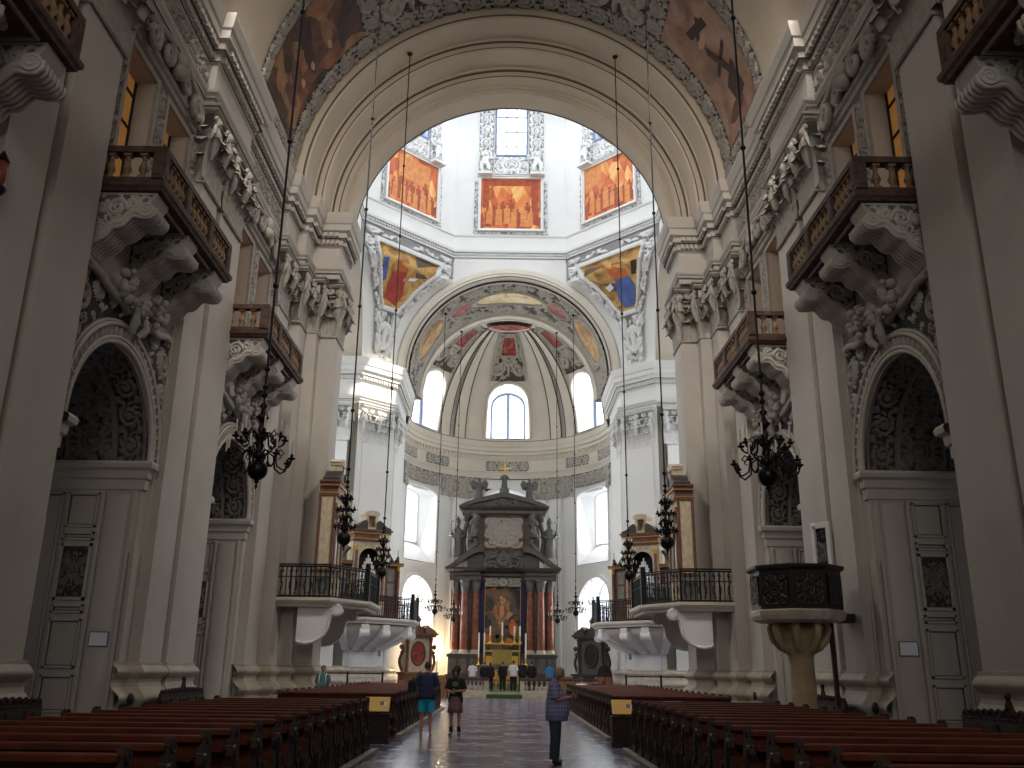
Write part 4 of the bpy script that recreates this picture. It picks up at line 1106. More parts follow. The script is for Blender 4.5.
def make_balcony(yc, label):
    global BALM
    b = thing('balcony', label, 'balcony', (-XW, yc, 11.55), 0, 'marble balconies along the nave')
    D, HW = 1.43, 2.45
    P = [(0, -HW), (D, -HW), (D, HW), (0, HW)]
    Pl = P[::-1]
    m = MB()
    m.prism([(0, -HW + .05), (D - .05, -HW + .05), (D - .05, HW - .05), (0, HW - .05)], 0, .2)
    m.sweep(Pl[::-1], [(-.1, 0), (.02, 0), (.04, .05), (.09, .1), (.1, .2), (0, .2)])
    m.build('slab', REDMARB, b)
    m = MB()
    for x0, x1, y0, y1 in ((D - .2, D, -HW, HW), (0, D - .2, -HW, -HW + .2), (0, D - .2, HW - .2, HW)):
        m.box(x0, x1, y0, y1, .2, .34)
    m.build('bottom_rail', REDMARB, b)
    m = MB()
    for x0, x1, y0, y1 in ((D - .22, D + .03, -HW - .03, HW + .03), (0, D - .22, -HW - .03, -HW + .22), (0, D - .22, HW - .22, HW + .03)):
        m.cbox(x0, x1, y0, y1, .95, 1.11, .02)
    m.build('top_rail', REDMARB, b)
    ps = [-HW + .1, -.85, .85, HW - .1]
    for y in ps:
        m = MB(); m.box(D - .24, D + .02, y - .14, y + .14, .3, 1.0); m.box(D + .02, D + .03, y - .08, y + .08, .4, .88)
        if abs(y) > 2: m.box(D - .18, D - .04, y - .155 if y < 0 else y + .14, y - .14 if y < 0 else y + .155, .4, .88)
        m.build('post', REDMARB, b)
    if BALM is None:
        BALM = baluster_mesh(.62, .085, 'baluster', BALMARB); BALM.parent = b; BALM.location = (D - .1, ps[0] + .3, .33)
        first = True
    else: first = False
    for a, c in zip(ps[:-1], ps[1:]):
        for k in range(5):
            y = a + .14 + (c - a - .28) * (k + .5) / 5
            if first: BALM.location = (D - .1, y, .33); first = False
            else: put(BALM, b, (D - .1, y, .33))
    for y in (-HW + .1, HW - .1):
        for k in range(3): put(BALM, b, (.22 + .36 * k, y, .33))
    cs = None
    for y in (-2.02, 0, 2.02):
        if cs is None: cs = make_corbel(b); cs.location = (0, y, 0)
        else:
            c = copy_tree(cs, b); c.location = (0, y, 0)
    m = MB(); m.smooth = True
    rng = random.Random(2)
    for y in (-1.0, 1.0):
        for k in range(16):
            a = 2 * PI * k / 8 + (k // 8) * .4; r = .27 - .12 * (k // 8)
            m.sphere((.65 + r * math.cos(a), y + r * math.sin(a), -.06 - .05 * (k // 8)), .10, 6, 4)
        m.sphere((.65, y, -.14), .1, 6, 4)
        m.smooth = False
        for (x0, x1, y0, y1) in ((.1, 1.25, y - .6, y - .55), (.1, 1.25, y + .55, y + .6), (.1, .15, y - .55, y + .55), (1.2, 1.25, y - .55, y + .55)): m.box(x0, x1, y0, y1, -.05, 0)
        m.build('soffit_rosette', STUCCO, b); m = MB(); m.smooth = True
    return b
bal = make_balcony(BAYS[1], 'red marble balcony with yellowish balusters on the left wall above the middle chapel arch')
b1 = place_copy(bal, (-XW, BAYS[0], 11.55), label='balcony at the upper left edge, cut off by the picture')
b3 = place_copy(bal, (-XW, BAYS[2], 11.55), label='smaller looking balcony on the left wall nearest the crossing, behind the left chandelier rod')
mirror_tree(bal, 'red marble balcony on the right wall above the chapel arch nearer than the pulpit')
mirror_tree(b1, 'balcony at the upper right edge, cut off by the picture')
mirror_tree(b3, 'smaller looking balcony on the right wall nearest the crossing, behind the right chandelier rod')

# amber lit glazing in the tribune doorways: windows of the room
for sx in (-1, 1):
    for i, yc in enumerate(BAYS):
        for e in (-1, 1):
            a, b = yc + e * 1.2 - .8, yc + e * 1.2 + .8; x = sx * (XW + .49)
            m = MB(); m.quad((x, a, 11.7), (x, b, 11.7), (x, b, 15.75), (x, a, 15.75))
            g = struct(m.build('window_%d' % (20 + (0 if sx < 0 else 6) + 2 * i + (e > 0)), GLASS_O))
            m = MB(); xx = x - sx * .04
            for y in (a + .03, (a + b) / 2, b - .03): m.box(min(x, xx), max(x, xx), y - .035, y + .035, 11.7, 15.75)
            for z in (12.6, 13.5, 14.4, 15.3): m.box(min(x, xx), max(x, xx), a, b, z - .03, z + .03)
            m.build('window_bars', WOOD_D, g)

# ------------------------------------------------------------------ chandeliers
BEAD = None
def make_chandelier(loc, ztop, label, narrow=False):
    x, y, z = loc
    t = thing('chandelier', label, 'chandelier', (x, y, z), 0, 'candle chandeliers hanging on long rods')
    m = MB()
    m.sphere((0, 0, -.42), .19, 14, 10)
    m.lathe([(.005, -.78), (.03, -.72), (.015, -.68), (.05, -.64), (.04, -.60), (.09, -.57), (.05, -.22), (.12, -.2), (.12, -.12), (.05, -.08), (.08, .02), (.05, .1), (.11, .16), (.11, .22), (.05, .26), (.07, .34), (.035, .44), (.06, .5), (.13, .56), (.06, .62), (.03, .72), (.08, .78), (.02, .86), (.015, 1.0)], (0, 0, 0), 12, cap=False)
    m.build('stem', BRONZE, t)
    arms = {}
    for tier, (R, z0, n, ph, drop) in enumerate(((.27, -.10, 6, 0, -.12), (.17, .08, 6, .5, -.06), (.23, .36, 6, 0, -.10), (.14, .66, 6, .5, -.05)) if narrow else ((.60, -.16, 8, 0, -.26), (.44, .18, 8, PI / 8, -.14))):
        m = MB(); m.smooth = True
        pts = [(.05, 0, z0), (.14 * R / .27, 0, z0 + .04), (R, 0, z0 + drop * .3)] if narrow else [(.08, 0, z0), (.2, 0, z0 + .09), (.30 * R / .6, 0, z0 + .04), (.34 * R / .6, 0, z0 + drop * .7), (.46 * R / .6, 0, z0 + drop), (R - .04, 0, z0 + drop * .75), (R, 0, z0 + drop * .3)]
        m.tube(pts, .018, 6)
        m.lathe([(.002, -.02), (.05, -.01), (.075, .02), (.07, .025), (.02, .03), (.03, .06), (.045, .065), (.02, .075), (.02, .1)], (R, 0, z0 + drop * .3 + .02), 10, cap=False)
        m.lathe([(.002, -.03), (.035, 0), (.002, .03)], (R - .02, 0, z0 + drop * .3 - .03), 8, cap=False)
        # little leaf scroll on the arm
        if not narrow: m.tube([(.3 * R / .6, 0, z0 + .05), (.4 * R / .6, 0, z0 + .12), (.46 * R / .6, 0, z0 + .04), (.4 * R / .6, 0, z0 + .01)], .013, 5)
        a0 = m.build('arm', BRONZE, t); 
        m = MB(); ch = .12 if narrow else .24; m.lathe([(.017, 0), (.017, ch), (.003, ch + .02)], (R, 0, z0 + drop * .3 + .1), 8); cdl = m.build('candle', CANDLE, a0)
        a0.rotation_euler.z = ph
        for k in range(1, n):
            c = copy_tree(a0, t); c.rotation_euler.z = ph + 2 * PI * k / n
    L = ztop - z
    m = MB(); m.smooth = True; m.tube([(0, 0, .95), (0, 0, L)], .024, 6); rod = m.build('rod', IRON, t)
    m = MB()
    global BEAD
    if BEAD is None: m.sphere((0, 0, 0), .06, 8, 5); BEAD = m.build('rod_bead', BRONZE, rod); BEAD.location.z = 1.0
    else: put(BEAD, rod, (0, 0, 1.0))
    for q in [1.15, 1.5] + [float(q) for q in np.arange(3.2, L - .5, 3.2)]: put(BEAD, rod, (0, 0, q))
    m = MB(); m.lathe([(.12, L - .02), (.1, L - .08), (.03, L - .14)], (0, 0, 0), 10); m.build('ceiling_hook', IRON, t)
    return t
CH = [(4.5, 16.0, 5.5, 27.5, 'hanging lowest and largest before the %s middle balcony'),
      (4.4, 24.6, 5.55, 27.5, 'hanging just before the dark iron gallery railing on the %s'),
      (4.4, 32.5, 5.45, 26.85, 'hanging before the pipes of the farther %s organ'),
      (4.35, 57.0, 5.45, 24.8, 'small, at the outer %s side of the high altar'),
      (3.45, 61.2, 5.2, 25.1, 'small, right before the outer %s column of the high altar')]
for X, Y, Z, T, lb in CH:
    nw = 20 < Y < 40; nm = ('narrow tiered black chandelier ' if nw else 'black metal candle chandelier ')
    c = make_chandelier((-X, Y, Z - (.1 if nw else 0)), T, nm + lb % 'left', nw)
    r = mirror_tree(c, nm + lb % 'right')
    if Y < 20: r.location.x = 4.75

# ------------------------------------------------------------------ pews
ORD = 'first second third fourth fifth sixth seventh eighth ninth tenth eleventh twelfth thirteenth fourteenth fifteenth sixteenth seventeenth eighteenth nineteenth twentieth'.split()
PXL, PXR = 2.80, 5.88
def pew_end_outline():
    o = [(.30, 0), (.30, .10), (.25, .16), (.24, .40), (.28, .52), (.27, .60), (.20, .62), (.16, .56), (.12, .60), (.06, .70), (.02, .86), (-.02, .98)]
    o += [(-.12 + .075 * math.cos(a), 1.02 + .075 * math.sin(a)) for a in [-.2 + k * (PI + .4) / 9 for k in range(10)]]
    o += [(-.21, .94), (-.24, .80), (-.20, .70), (-.22, .52), (-.28, .42), (-.27, .20), (-.32, .12), (-.32, 0)]
    return o
def make_pew(loc, label, group):
    t = thing('pew', label, 'pew', loc, 0, group)
    hw = (PXR - PXL) / 2
    m = MB(); m.cbox(-hw + .03, hw - .03, -.16, .26, .42, .46, .012); m.box(-hw + .05, hw - .05, .16, .19, .1, .42); m.build('seat', WOOD, t)
    m = MB()
    for (ya, yb, za, zb) in ((-.15, -.115, .40, .60), (-.165, -.13, .60, .80), (-.18, -.145, .80, 1.0)):
        m.box(-hw + .03, hw - .03, ya, yb, za, zb)
    m.cbox(-hw, hw, -.245, -.10, .995, 1.05, .012)
    m.build('backrest', WOOD, t)
    m = MB(); m.box(-hw + .04, hw - .04, -.36, -.19, .84, .87); m.box(-hw + .04, hw - .04, -.37, -.355, .84, .90); m.build('book_ledge', WOOD, t)
    m = MB(); m.cbox(-hw + .04, hw - .04, -.62, -.44, .17, .22, .01); m.box(-hw + .3, -hw + .35, -.58, -.48, .08, .17); m.box(hw - .35, hw - .3, -.58, -.48, .08, .17); m.build('kneeler', WOOD_D, t)
    for e in (-1, 1):
        m = MB(); m.prism(pew_end_outline(), e * hw - .035, e * hw + .035, 'X')
        # carved scrolls on the outer face
        m.smooth = True
        for cy_, cz, R, d in ((-.12, 1.02, .055, 1), (.19, .55, .06, 1), (-.04, .30, .15, -1), (-.06, .70, .11, 1)):
            m.tube([(e * hw + e * .038, cy_ + R * (1 - .8 * q) * math.cos(1 + d * 10 * q), cz + R * (1 - .8 * q) * math.sin(1 + d * 10 * q)) for q in [k / 16 for k in range(17)]], .017, 5)
        m.tube([(e * hw + e * .04, .2, .12), (e * hw + e * .04, .16, .3), (e * hw + e * .04, .04, .45), (e * hw + e * .04, -.12, .5), (e * hw + e * .04, -.16, .85)], .022, 5)
        pe = m.build('pew_end', WOOD_D, t)
        m = MB(); m.box(e * hw - .035, e * hw + .04, -.22, -.15, .875, .895)
        m.build('number_plate', PALEMARB, pe)['label'] = 'small pale plate'
    return t
proto = None
BLK = [('left', 'near', -1, [19.7 - .95 * k for k in range(14)], 'dark wooden pew in the left block, %s row behind the left yellow board'),
       ('left', 'far', -1, [25.1 + .95 * k for k in range(18)], 'dark wooden pew in the left block, %s row beyond the left yellow board'),
       ('right', 'near', 1, [20.5 - .95 * k for k in range(15)], 'dark wooden pew in the right block, %s row behind the right yellow board'),
       ('right', 'far', 1, [24.9 + .95 * k for k in range(19)], 'dark wooden pew in the right block, %s row beyond the right yellow board')]
for side, nf, sx, ys, lab in BLK:
    for k, y in enumerate(ys):
        g = 'pews of the %s half of the %s block' % ('nearer' if nf == 'near' else 'farther', side)
        loc = (sx * (PXL + PXR) / 2, y, .02)
        if proto is None: proto = make_pew(loc, lab % ORD[k], g)
        else:
            c = place_copy(proto, loc, label=lab % ORD[k]); c['group'] = g
            if sx > 0: c.scale.x = -1
    y0, y1 = min(ys) - .75, max(ys) + .55
    m = MB(); m.box(min(sx * (PXL - .05), sx * (PXR + .1)), max(sx * (PXL - .05), sx * (PXR + .1)), y0, y1, 0, .02)
    struct(m.build('floor_platform', WOOD_D))
    m = MB(); a, b = sorted((sx * (PXL - .20), sx * (PXL - .06)))
    n = int((y1 - y0) / 1.9)
    for i in range(n): m.cbox(a, b, y0 + (y1 - y0) * i / n + .02, y0 + (y1 - y0) * (i + 1) / n - .02, 0, .09, .015)
    struct(m.build('trim_%d' % (1 + (sx > 0) * 2 + (nf == 'far')), KERB))

# yellow information boards by the gaps in the pews
def board(loc, label, rz):
    t = thing('information_stand', label, 'sign', loc, rz, 'yellow information boards between the pews')
    m = MB(); m.cbox(-.30, .30, -.16, .16, .08, .66, .015); m.box(-.33, .33, -.19, .19, 0, .08); m.box(-.24, .24, -.175, -.16, .16, .58); m.box(-.33, .33, -.19, .19, .62, .66)
    m.build('stand_box', WOOD_D, t)
    m = MB(); m.smooth = True; m.tube([(0, .02, .66), (0, .03, .84)], .03, 8); m.build('post', IRON, t)
    m = MB(); m.M = Matrix.Translation((0, .02, .86)) @ Matrix.Rotation(dg(52), 4, 'X')
    m.cbox(-.29, .29, -.2, .2, 0, .02, .005); bd = m.build('board', YELBOARD, t)
    m = MB(); m.M = Matrix.Translation((0, .02, .86)) @ Matrix.Rotation(dg(52), 4, 'X')
    m.box(.06, .15, -.03, .07, .02, .024); m.build('picture', GREYMARB, bd)
    m = MB(); m.M = Matrix.Translation((0, .02, .86)) @ Matrix.Rotation(dg(52), 4, 'X')
    m.box(.15, .22, -.05, .05, .02, .024); m.build('picture', PAPER, bd)
    return t
board((-2.98, 22.6, 0), 'yellow tilted information board in the gap of the left pews', 0)
board((2.86, 22.6, 0), 'yellow tilted information board in the gap of the right pews', 0)

# carved benches against the pilaster bases
def wall_bench(loc, label, L=3.2, rz=-PI / 2):
    t = thing('wall_bench', label, 'bench', loc, rz, 'carved benches against the walls')     # local: front -Y? back at y=0, front at -.55
    m = MB(); m.cbox(-L / 2, L / 2, -.55, -.1, .42, .48, .01); m.box(-L / 2 + .05, L / 2 - .05, -.5, -.44, .05, .42); m.build('seat', WOOD_D, t)
    m = MB(); m.box(-L / 2, L / 2, -.1, -.03, 0, .96)
    for i in range(5):
        x = -L / 2 + L * (i + .5) / 5; m.box(x - L / 10 + .06, x + L / 10 - .06, -.13, -.1, .55, .9)
    m.build('backrest', WOOD_D, t)
    m = MB(); m.smooth = True
    for i in range(14):
        x = -L / 2 + L * (i + .5) / 14; r = .09 + .05 * math.sin(PI * (i + .5) / 14)
        m.tube([(x + r * (1 - .75 * q) * math.cos(PI + 8 * q), -.07, 1.0 + r * .4 + r * (1 - .75 * q) * math.sin(PI + 8 * q)) for q in [k / 12 for k in range(13)]], .035, 5)
    m.tube([(-L / 2, -.07, .98), (0, -.07, 1.0), (L / 2, -.07, .98)], .035, 5)
    m.tube([(-.12, -.07, 1.05), (0, -.07, 1.3), (.12, -.07, 1.05)], .045, 5); m.sphere((0, -.07, 1.36), .06, 8, 5)
    m.build('carved_crest', WOOD_D, t)
    for e in (-1, 1):
        m = MB(); m.box(e * L / 2 - .04, e * L / 2 + .04, -.6, -.02, 0, .72); m.smooth = True; m.sphere((e * L / 2, -.55, .74), .07, 8, 5); m.build('bench_end', WOOD_D, t)
    return t
for s, lb in ((15.4, 'dark carved wooden bench against the nearest %s pilaster base, at the picture edge'), (24.4, 'dark carved wooden bench with scrolled crest against the middle %s pilaster base')):
    w = wall_bench((-XP + .42, s + .1, 0), lb % 'left', rz=PI / 2)
    mirror_tree(w, lb % 'right')

# notices and monuments on the piers
def notice(sx, label):
    x = sx * (XW + .50)
    t = thing('notice', label, 'notice', (x, BAYS[1] + AR - .12, 2.26), 0, 'paper notices on the chapel jambs')
    m = MB(); m.box(-.21, .21, -.012, 0, -.15, .15); m.build('sheet', PAPER, t)
    m = MB()
    for (a, b, c, d) in ((-.23, .23, -.17, -.15), (-.23, .23, .15, .17), (-.23, -.21, -.15, .15), (.21, .23, -.15, .15)): m.box(a, b, -.02, 0, c, d)
    m.build('holder', GREYMARB, t)
notice(-1, 'white paper notice on the left chapel jamb'); notice(1, 'white paper notice on the right chapel jamb')
t = thing('memorial_plaque', 'white framed dark relief plaque on the pilaster above the pulpit', 'plaque', (XP - .16, 24.4, 4.78), dg(28))
m = MB()
for (a, b, c, d) in ((-.32, .32, -.78, -.66), (-.32, .32, .66, .82), (-.32, -.2, -.66, .66), (.2, .32, -.66, .66)): m.box(-.09, 0, a, b, c, d)
m.smooth = True; m.sphere((-.07, .2, .74), .09, 8, 6)
m.build('frame', WHITE, t)
m = MB(); relief(flat((-.02, .2, -.66), (0, -.4, 0), (0, 0, 1.32), (-1, 0, 0)), 24, 60, cartouche(2.6, 7, .22), 1, 2.6, .04, '', None, mb=m); m.build('relief_panel', [GREYMARB, IRON], t)
# small red lantern at the left edge
t = thing('wall_lantern', 'small red lantern on the wall at the left edge', 'lantern', (-8.62, 13.46, 9.3))
m = MB(); m.lathe([(.07, .05), (.11, .1), (.11, .48), (.07, .52)], (0, 0, 0), 10); m.build('lantern_glass', REDGLASS, t)
m = MB(); m.lathe([(.01, -.22), (.05, -.15), (.14, -.05), (.15, .02), (.07, .05)], (0, 0, 0), 10); m.lathe([(.12, .52), (.08, .6), (.01, .72)], (0, 0, 0), 10); m.build('lantern_body', IRON, t)
m = MB(); m.smooth = True; m.tube([(0, 0, -.2), (-.06, 0, -.3), (-.14, 0, -.25)], .02, 6); m.build('bracket', IRON, t)

# ------------------------------------------------------------------ pulpit
t = thing('pulpit', 'dark carved pulpit on a yellow marble column by the right wall', 'pulpit', (7.2, 22.7, 0))
def octp(r, n=8): return [(r / math.cos(PI / n) * math.cos(PI / n + 2 * PI * k / n), r / math.cos(PI / n) * math.sin(PI / n + 2 * PI * k / n)) for k in range(n)]
m = MB(); m.box(-.5, .5, -.5, .5, 0, .3); m.lathe([(.44, .3), (.46, .36), (.42, .42), (.34, .46), (.31, .6), (.29, 2.0), (.31, 2.1), (.34, 2.14)], (0, 0, 0), 20); m.build('column', YELMARB, t)
m = MB()
m.lathe([(.30, 2.1), (.33, 2.14), (.36, 2.26), (.40, 2.42), (.45, 2.66), (.50, 2.82), (.3, 2.84)], (0, 0, 0), 32, fold=lambda a, z: .09 * abs(math.sin(a * 4)) * (1 if z < 2.8 else .3))
m.smooth = True
for k in range(8):
    a = PI / 8 + k * PI / 4; ca, sa = math.cos(a), math.sin(a)
    m.tube([(.30 * ca, .30 * sa, 2.2), (.46 * ca, .46 * sa, 2.28), (.62 * ca, .62 * sa, 2.46), (.68 * ca, .68 * sa, 2.7), (.62 * ca, .62 * sa, 2.85)], .09, 8)
m.build('bowl', YELMARB, t)
RP = 1.0
m = MB(); m.loft([[(x * k, y * k, z) for x, y in octp(RP)] for k, z in ((.82, 2.84), (1.0, 2.9), (1.04, 3.0), (1.06, 3.1), (1.0, 3.14))], closed=True, cap=True, smooth=False); m.build('stone_ring', PALEMARB, t)
oc8 = octp(RP)
for k in range(8):
    a, b = Vector(oc8[k]), Vector(oc8[(k + 1) % 8]); mid = (a + b) / 2
    if mid.x > .6 and abs(mid.y) < .6: pass
    d = (b - a).normalized(); n = Vector((d.y, -d.x)); 
    if n.dot(mid) < 0: n = -n
    m = MB(); p = [a, b, b - n * .06, a - n * .06]; m.prism([(q.x, q.y) for q in p], 3.14, 4.06)
    L = (b - a).length
    pa = m.build('parapet_panel', WOOD_P, t)
    m = MB(); o = a + d * .08; relief(flat((o.x + n.x * .004, o.y + n.y * .004, 3.24), (d.x * (L - .16), d.y * (L - .16), 0), (0, 0, .74), (n.x, n.y, 0)), 44, 44, cartouche(1.0, 120 + k, .2), 1, 1, .035, '', None, mb=m, frame=.04); m.build('carving', [WOOD_P, WOOD_P], pa)
m = MB(); m.loft([[(x * k, y * k, z) for x, y in octp(RP)] for k, z in ((.9, 4.06), (1.04, 4.06), (1.09, 4.12), (1.09, 4.18), (.9, 4.2))], closed=True, smooth=False); m.build('top_rail', WOOD_P, t)
m = MB(); m.box(.66, .76, -.30, -.2, 0, 3.0); m.box(.7, 1.5, .2, .9, 2.9, 3.1); m.build('stair_support', WOOD_D, t)

# ------------------------------------------------------------------ organ galleries at the four crossing piers
GP = [(-8.6, 33.7), (-6.45, 33.7), (-5.35, 35.6), (-5.35, 38.4), (-7.6, 41.2), (-9.3, 41.2)]
def gallery(near=True):
    t = thing('organ_gallery', 'stone organ gallery with iron railing on the nearer left crossing pier', 'gallery', (-7.6, 37.4, 3.75), 0, 'organ galleries on the crossing piers')
    T = tr(t)
    m = MB(); m.M = T; m.prism(GP, 4.08, 4.3)
    m.sweep(GP[::-1], [(.12, 3.98), (.04, 4.0), (0, 4.08), (-.10, 4.12), (-.17, 4.2), (-.18, 4.3), (0, 4.3)])
    m.build('platform', CREAM, t)
    if not near:
        m = MB(); m.M = T
        top = [(-8.5, 34.0), (-6.65, 34.0), (-5.7, 35.75), (-5.7, 38.3), (-7.7, 40.8), (-9.1, 40.8)]
        bot = [(-8.2, 35.6), (-7.15, 35.6), (-7.1, 36.4), (-7.1, 36.9), (-8.6, 38.6), (-9.1, 39.0)]
        rings = []
        for k in range(9):
            q = k / 8; e = 1 - math.cos(q * PI / 2); rings.append([(a[0] + (b[0] - a[0]) * e, a[1] + (b[1] - a[1]) * e, 3.95 - 1.2 * q) for a, b in zip(top, bot)])
        m.loft(rings, closed=True, smooth=False); m.loft([rings[-1], [(p[0] + .12 * (-8.4 - p[0]), p[1], 2.65) for p in bot]], closed=True, smooth=False)
        m.build('underside', CREAM, t)
    # scrolled consoles
    for (p, q, sc) in () if near else (((-6.5, 33.9), (-7.3, 35.6), 1.0), ((-5.45, 35.75), (-7.2, 36.4), .9), ((-5.45, 38.2), (-7.4, 37.4), .9), ((-6.6, 39.85), (-8.0, 38.0), .9), ((-7.6, 41.1), (-8.5, 38.6), .9), ((-8.9, 41.1), (-9.0, 38.9), .9)):
        P, Q = Vector(p), Vector(q); d = (Q - P).normalized(); n = Vector((d.y, -d.x)); L = (Q - P).length
        out = [(0.0, 3.95), (0.0, 3.55)] + [(.2 - .2 * math.cos(a), 3.45 - .2 * math.sin(a)) for a in (.6, 1.2, 1.9, 2.5)] + [(.40, 3.38), (.45 * L, 3.12), (.6 * L, 2.95), (.8 * L, 2.8), (L, 2.6), (L, 3.95)]
        m = MB(); m.M = T
        for s_ in (-.2, .0):
            A = [(P.x + d.x * u + n.x * s_, P.y + d.y * u + n.y * s_, z) for u, z in out]; B = [(P.x + d.x * u + n.x * (s_ + .2), P.y + d.y * u + n.y * (s_ + .2), z) for u, z in out]
            m.loft([A, B], closed=True, smooth=False); m.poly(A); m.poly(B)
        m.smooth = True
        c = (P.x + d.x * .2, P.y + d.y * .2)
        m.tube([(c[0] - n.x * .25, c[1] - n.y * .25, 3.5), (c[0] + n.x * .25, c[1] + n.y * .25, 3.5)], .24, 12)
        m.build('console', WHITE, t)
    # iron railing, one panel per side of the platform
    for a, b in zip(GP[:-1], GP[1:]):
        A, B = Vector(a), Vector(b); L = (B - A).length; d = (B - A).normalized(); m = MB(); m.M = T; m.smooth = True
        def P3(u, z): return (A.x + d.x * u, A.y + d.y * u, z)
        for z, r in ((4.36, .03), (5.05, .02), (5.42, .035), (5.5, .03)): m.tube([P3(0, z), P3(L, z)], r, 5)
        n = max(3, int(L / .17))
        for i in range(n + 1):
            u = L * i / n; m.tube([P3(u, 4.32), P3(u, 5.42)], .022 if i % 4 else .035, 4)
        for i in range(0, n - 2, 3):
            u = L * (i + 1.5) / n
            for s_ in (-1, 1):
                m.tube([P3(u + s_ * (.04 + .11 * math.sin(3.0 * q)), 4.45 + .55 * q) for q in [k / 8 for k in range(9)]], .018, 4)
                m.tube([P3(u + s_ * .1 + .07 * (1 - .7 * q) * math.cos(7 * q), 5.24 + .09 * (1 - .7 * q) * math.sin(7 * q)) for q in [k / 8 for k in range(9)]], .016, 4)
        m.build('railing', IRON, t)
    # the big S scroll bracket under the nave edge
    cv = [(-6.2, 4.08), (-6.02, 3.98), (-5.98, 3.84), (-6.05, 3.72), (-6.2, 3.68), (-6.34, 3.76), (-6.42, 3.62), (-6.46, 3.42), (-6.5, 3.2), (-6.62, 3.0), (-6.8, 2.84), (-7.0, 2.74), (-7.25, 2.70), (-7.5, 2.74), (-7.6, 2.82), (-7.6, 4.08)]
    for y0_, y1_ in ((33.95, 34.35), (37.4, 37.8)) if near else ():
        m = MB(); m.M = T; m.prism(cv, y0_, y1_, 'Y'); m.smooth = True
        m.tube([(x, y0_ - .02, zz) for x, zz in cv[:-1]], .06, 6)
        m.tube([(-6.15, y0_ - .1, 3.86), (-6.15, y1_ + .1, 3.86)], .14, 12)
        m.build('scroll_bracket', WHITE, t)
    # two candle arms on the corner posts
    m = MB(); m.M = T
    for (x, y) in ((-5.35, 35.6), (-5.35, 38.4)):
        m.box(x - .09, x + .09, y - .09, y + .09, 4.3, 5.75); m.smooth = True
        for a in range(4): m.tube([(x, y, 5.6), (x + .22 * math.cos(a * PI / 2), y + .22 * math.sin(a * PI / 2), 5.5), (x + .3 * math.cos(a * PI / 2), y + .3 * math.sin(a * PI / 2), 5.72)], .025, 5)
        m.build('corner_post', IRON, t); m = MB(); m.M = T
    return t
def ymirror(o, label):
    c = copy_tree(o); c.location.y = 2 * YC - o.location.y; c.scale.y = -1; c.rotation_euler.z = -o.rotation_euler.z; c['label'] = label
    return c
g1 = gallery(); gf = gallery(False)
g2 = gf; gf.location.y = 2 * YC - gf.location.y; gf.scale.y = -1; gf['label'] = 'stone organ gallery with scrolled consoles on the farther left crossing pier'
_ = (lambda *a: None)(g1, 'stone organ gallery with scrolled consoles on the farther left crossing pier')
g1.location.z -= .2; mirror_tree(g1, 'stone organ gallery with iron railing on the nearer right crossing pier')
g4 = copy_tree(g2); g4.location.x = -g2.location.x; g4.scale.x = -1; g4['label'] = 'stone organ gallery with scrolled consoles on the farther right crossing pier'

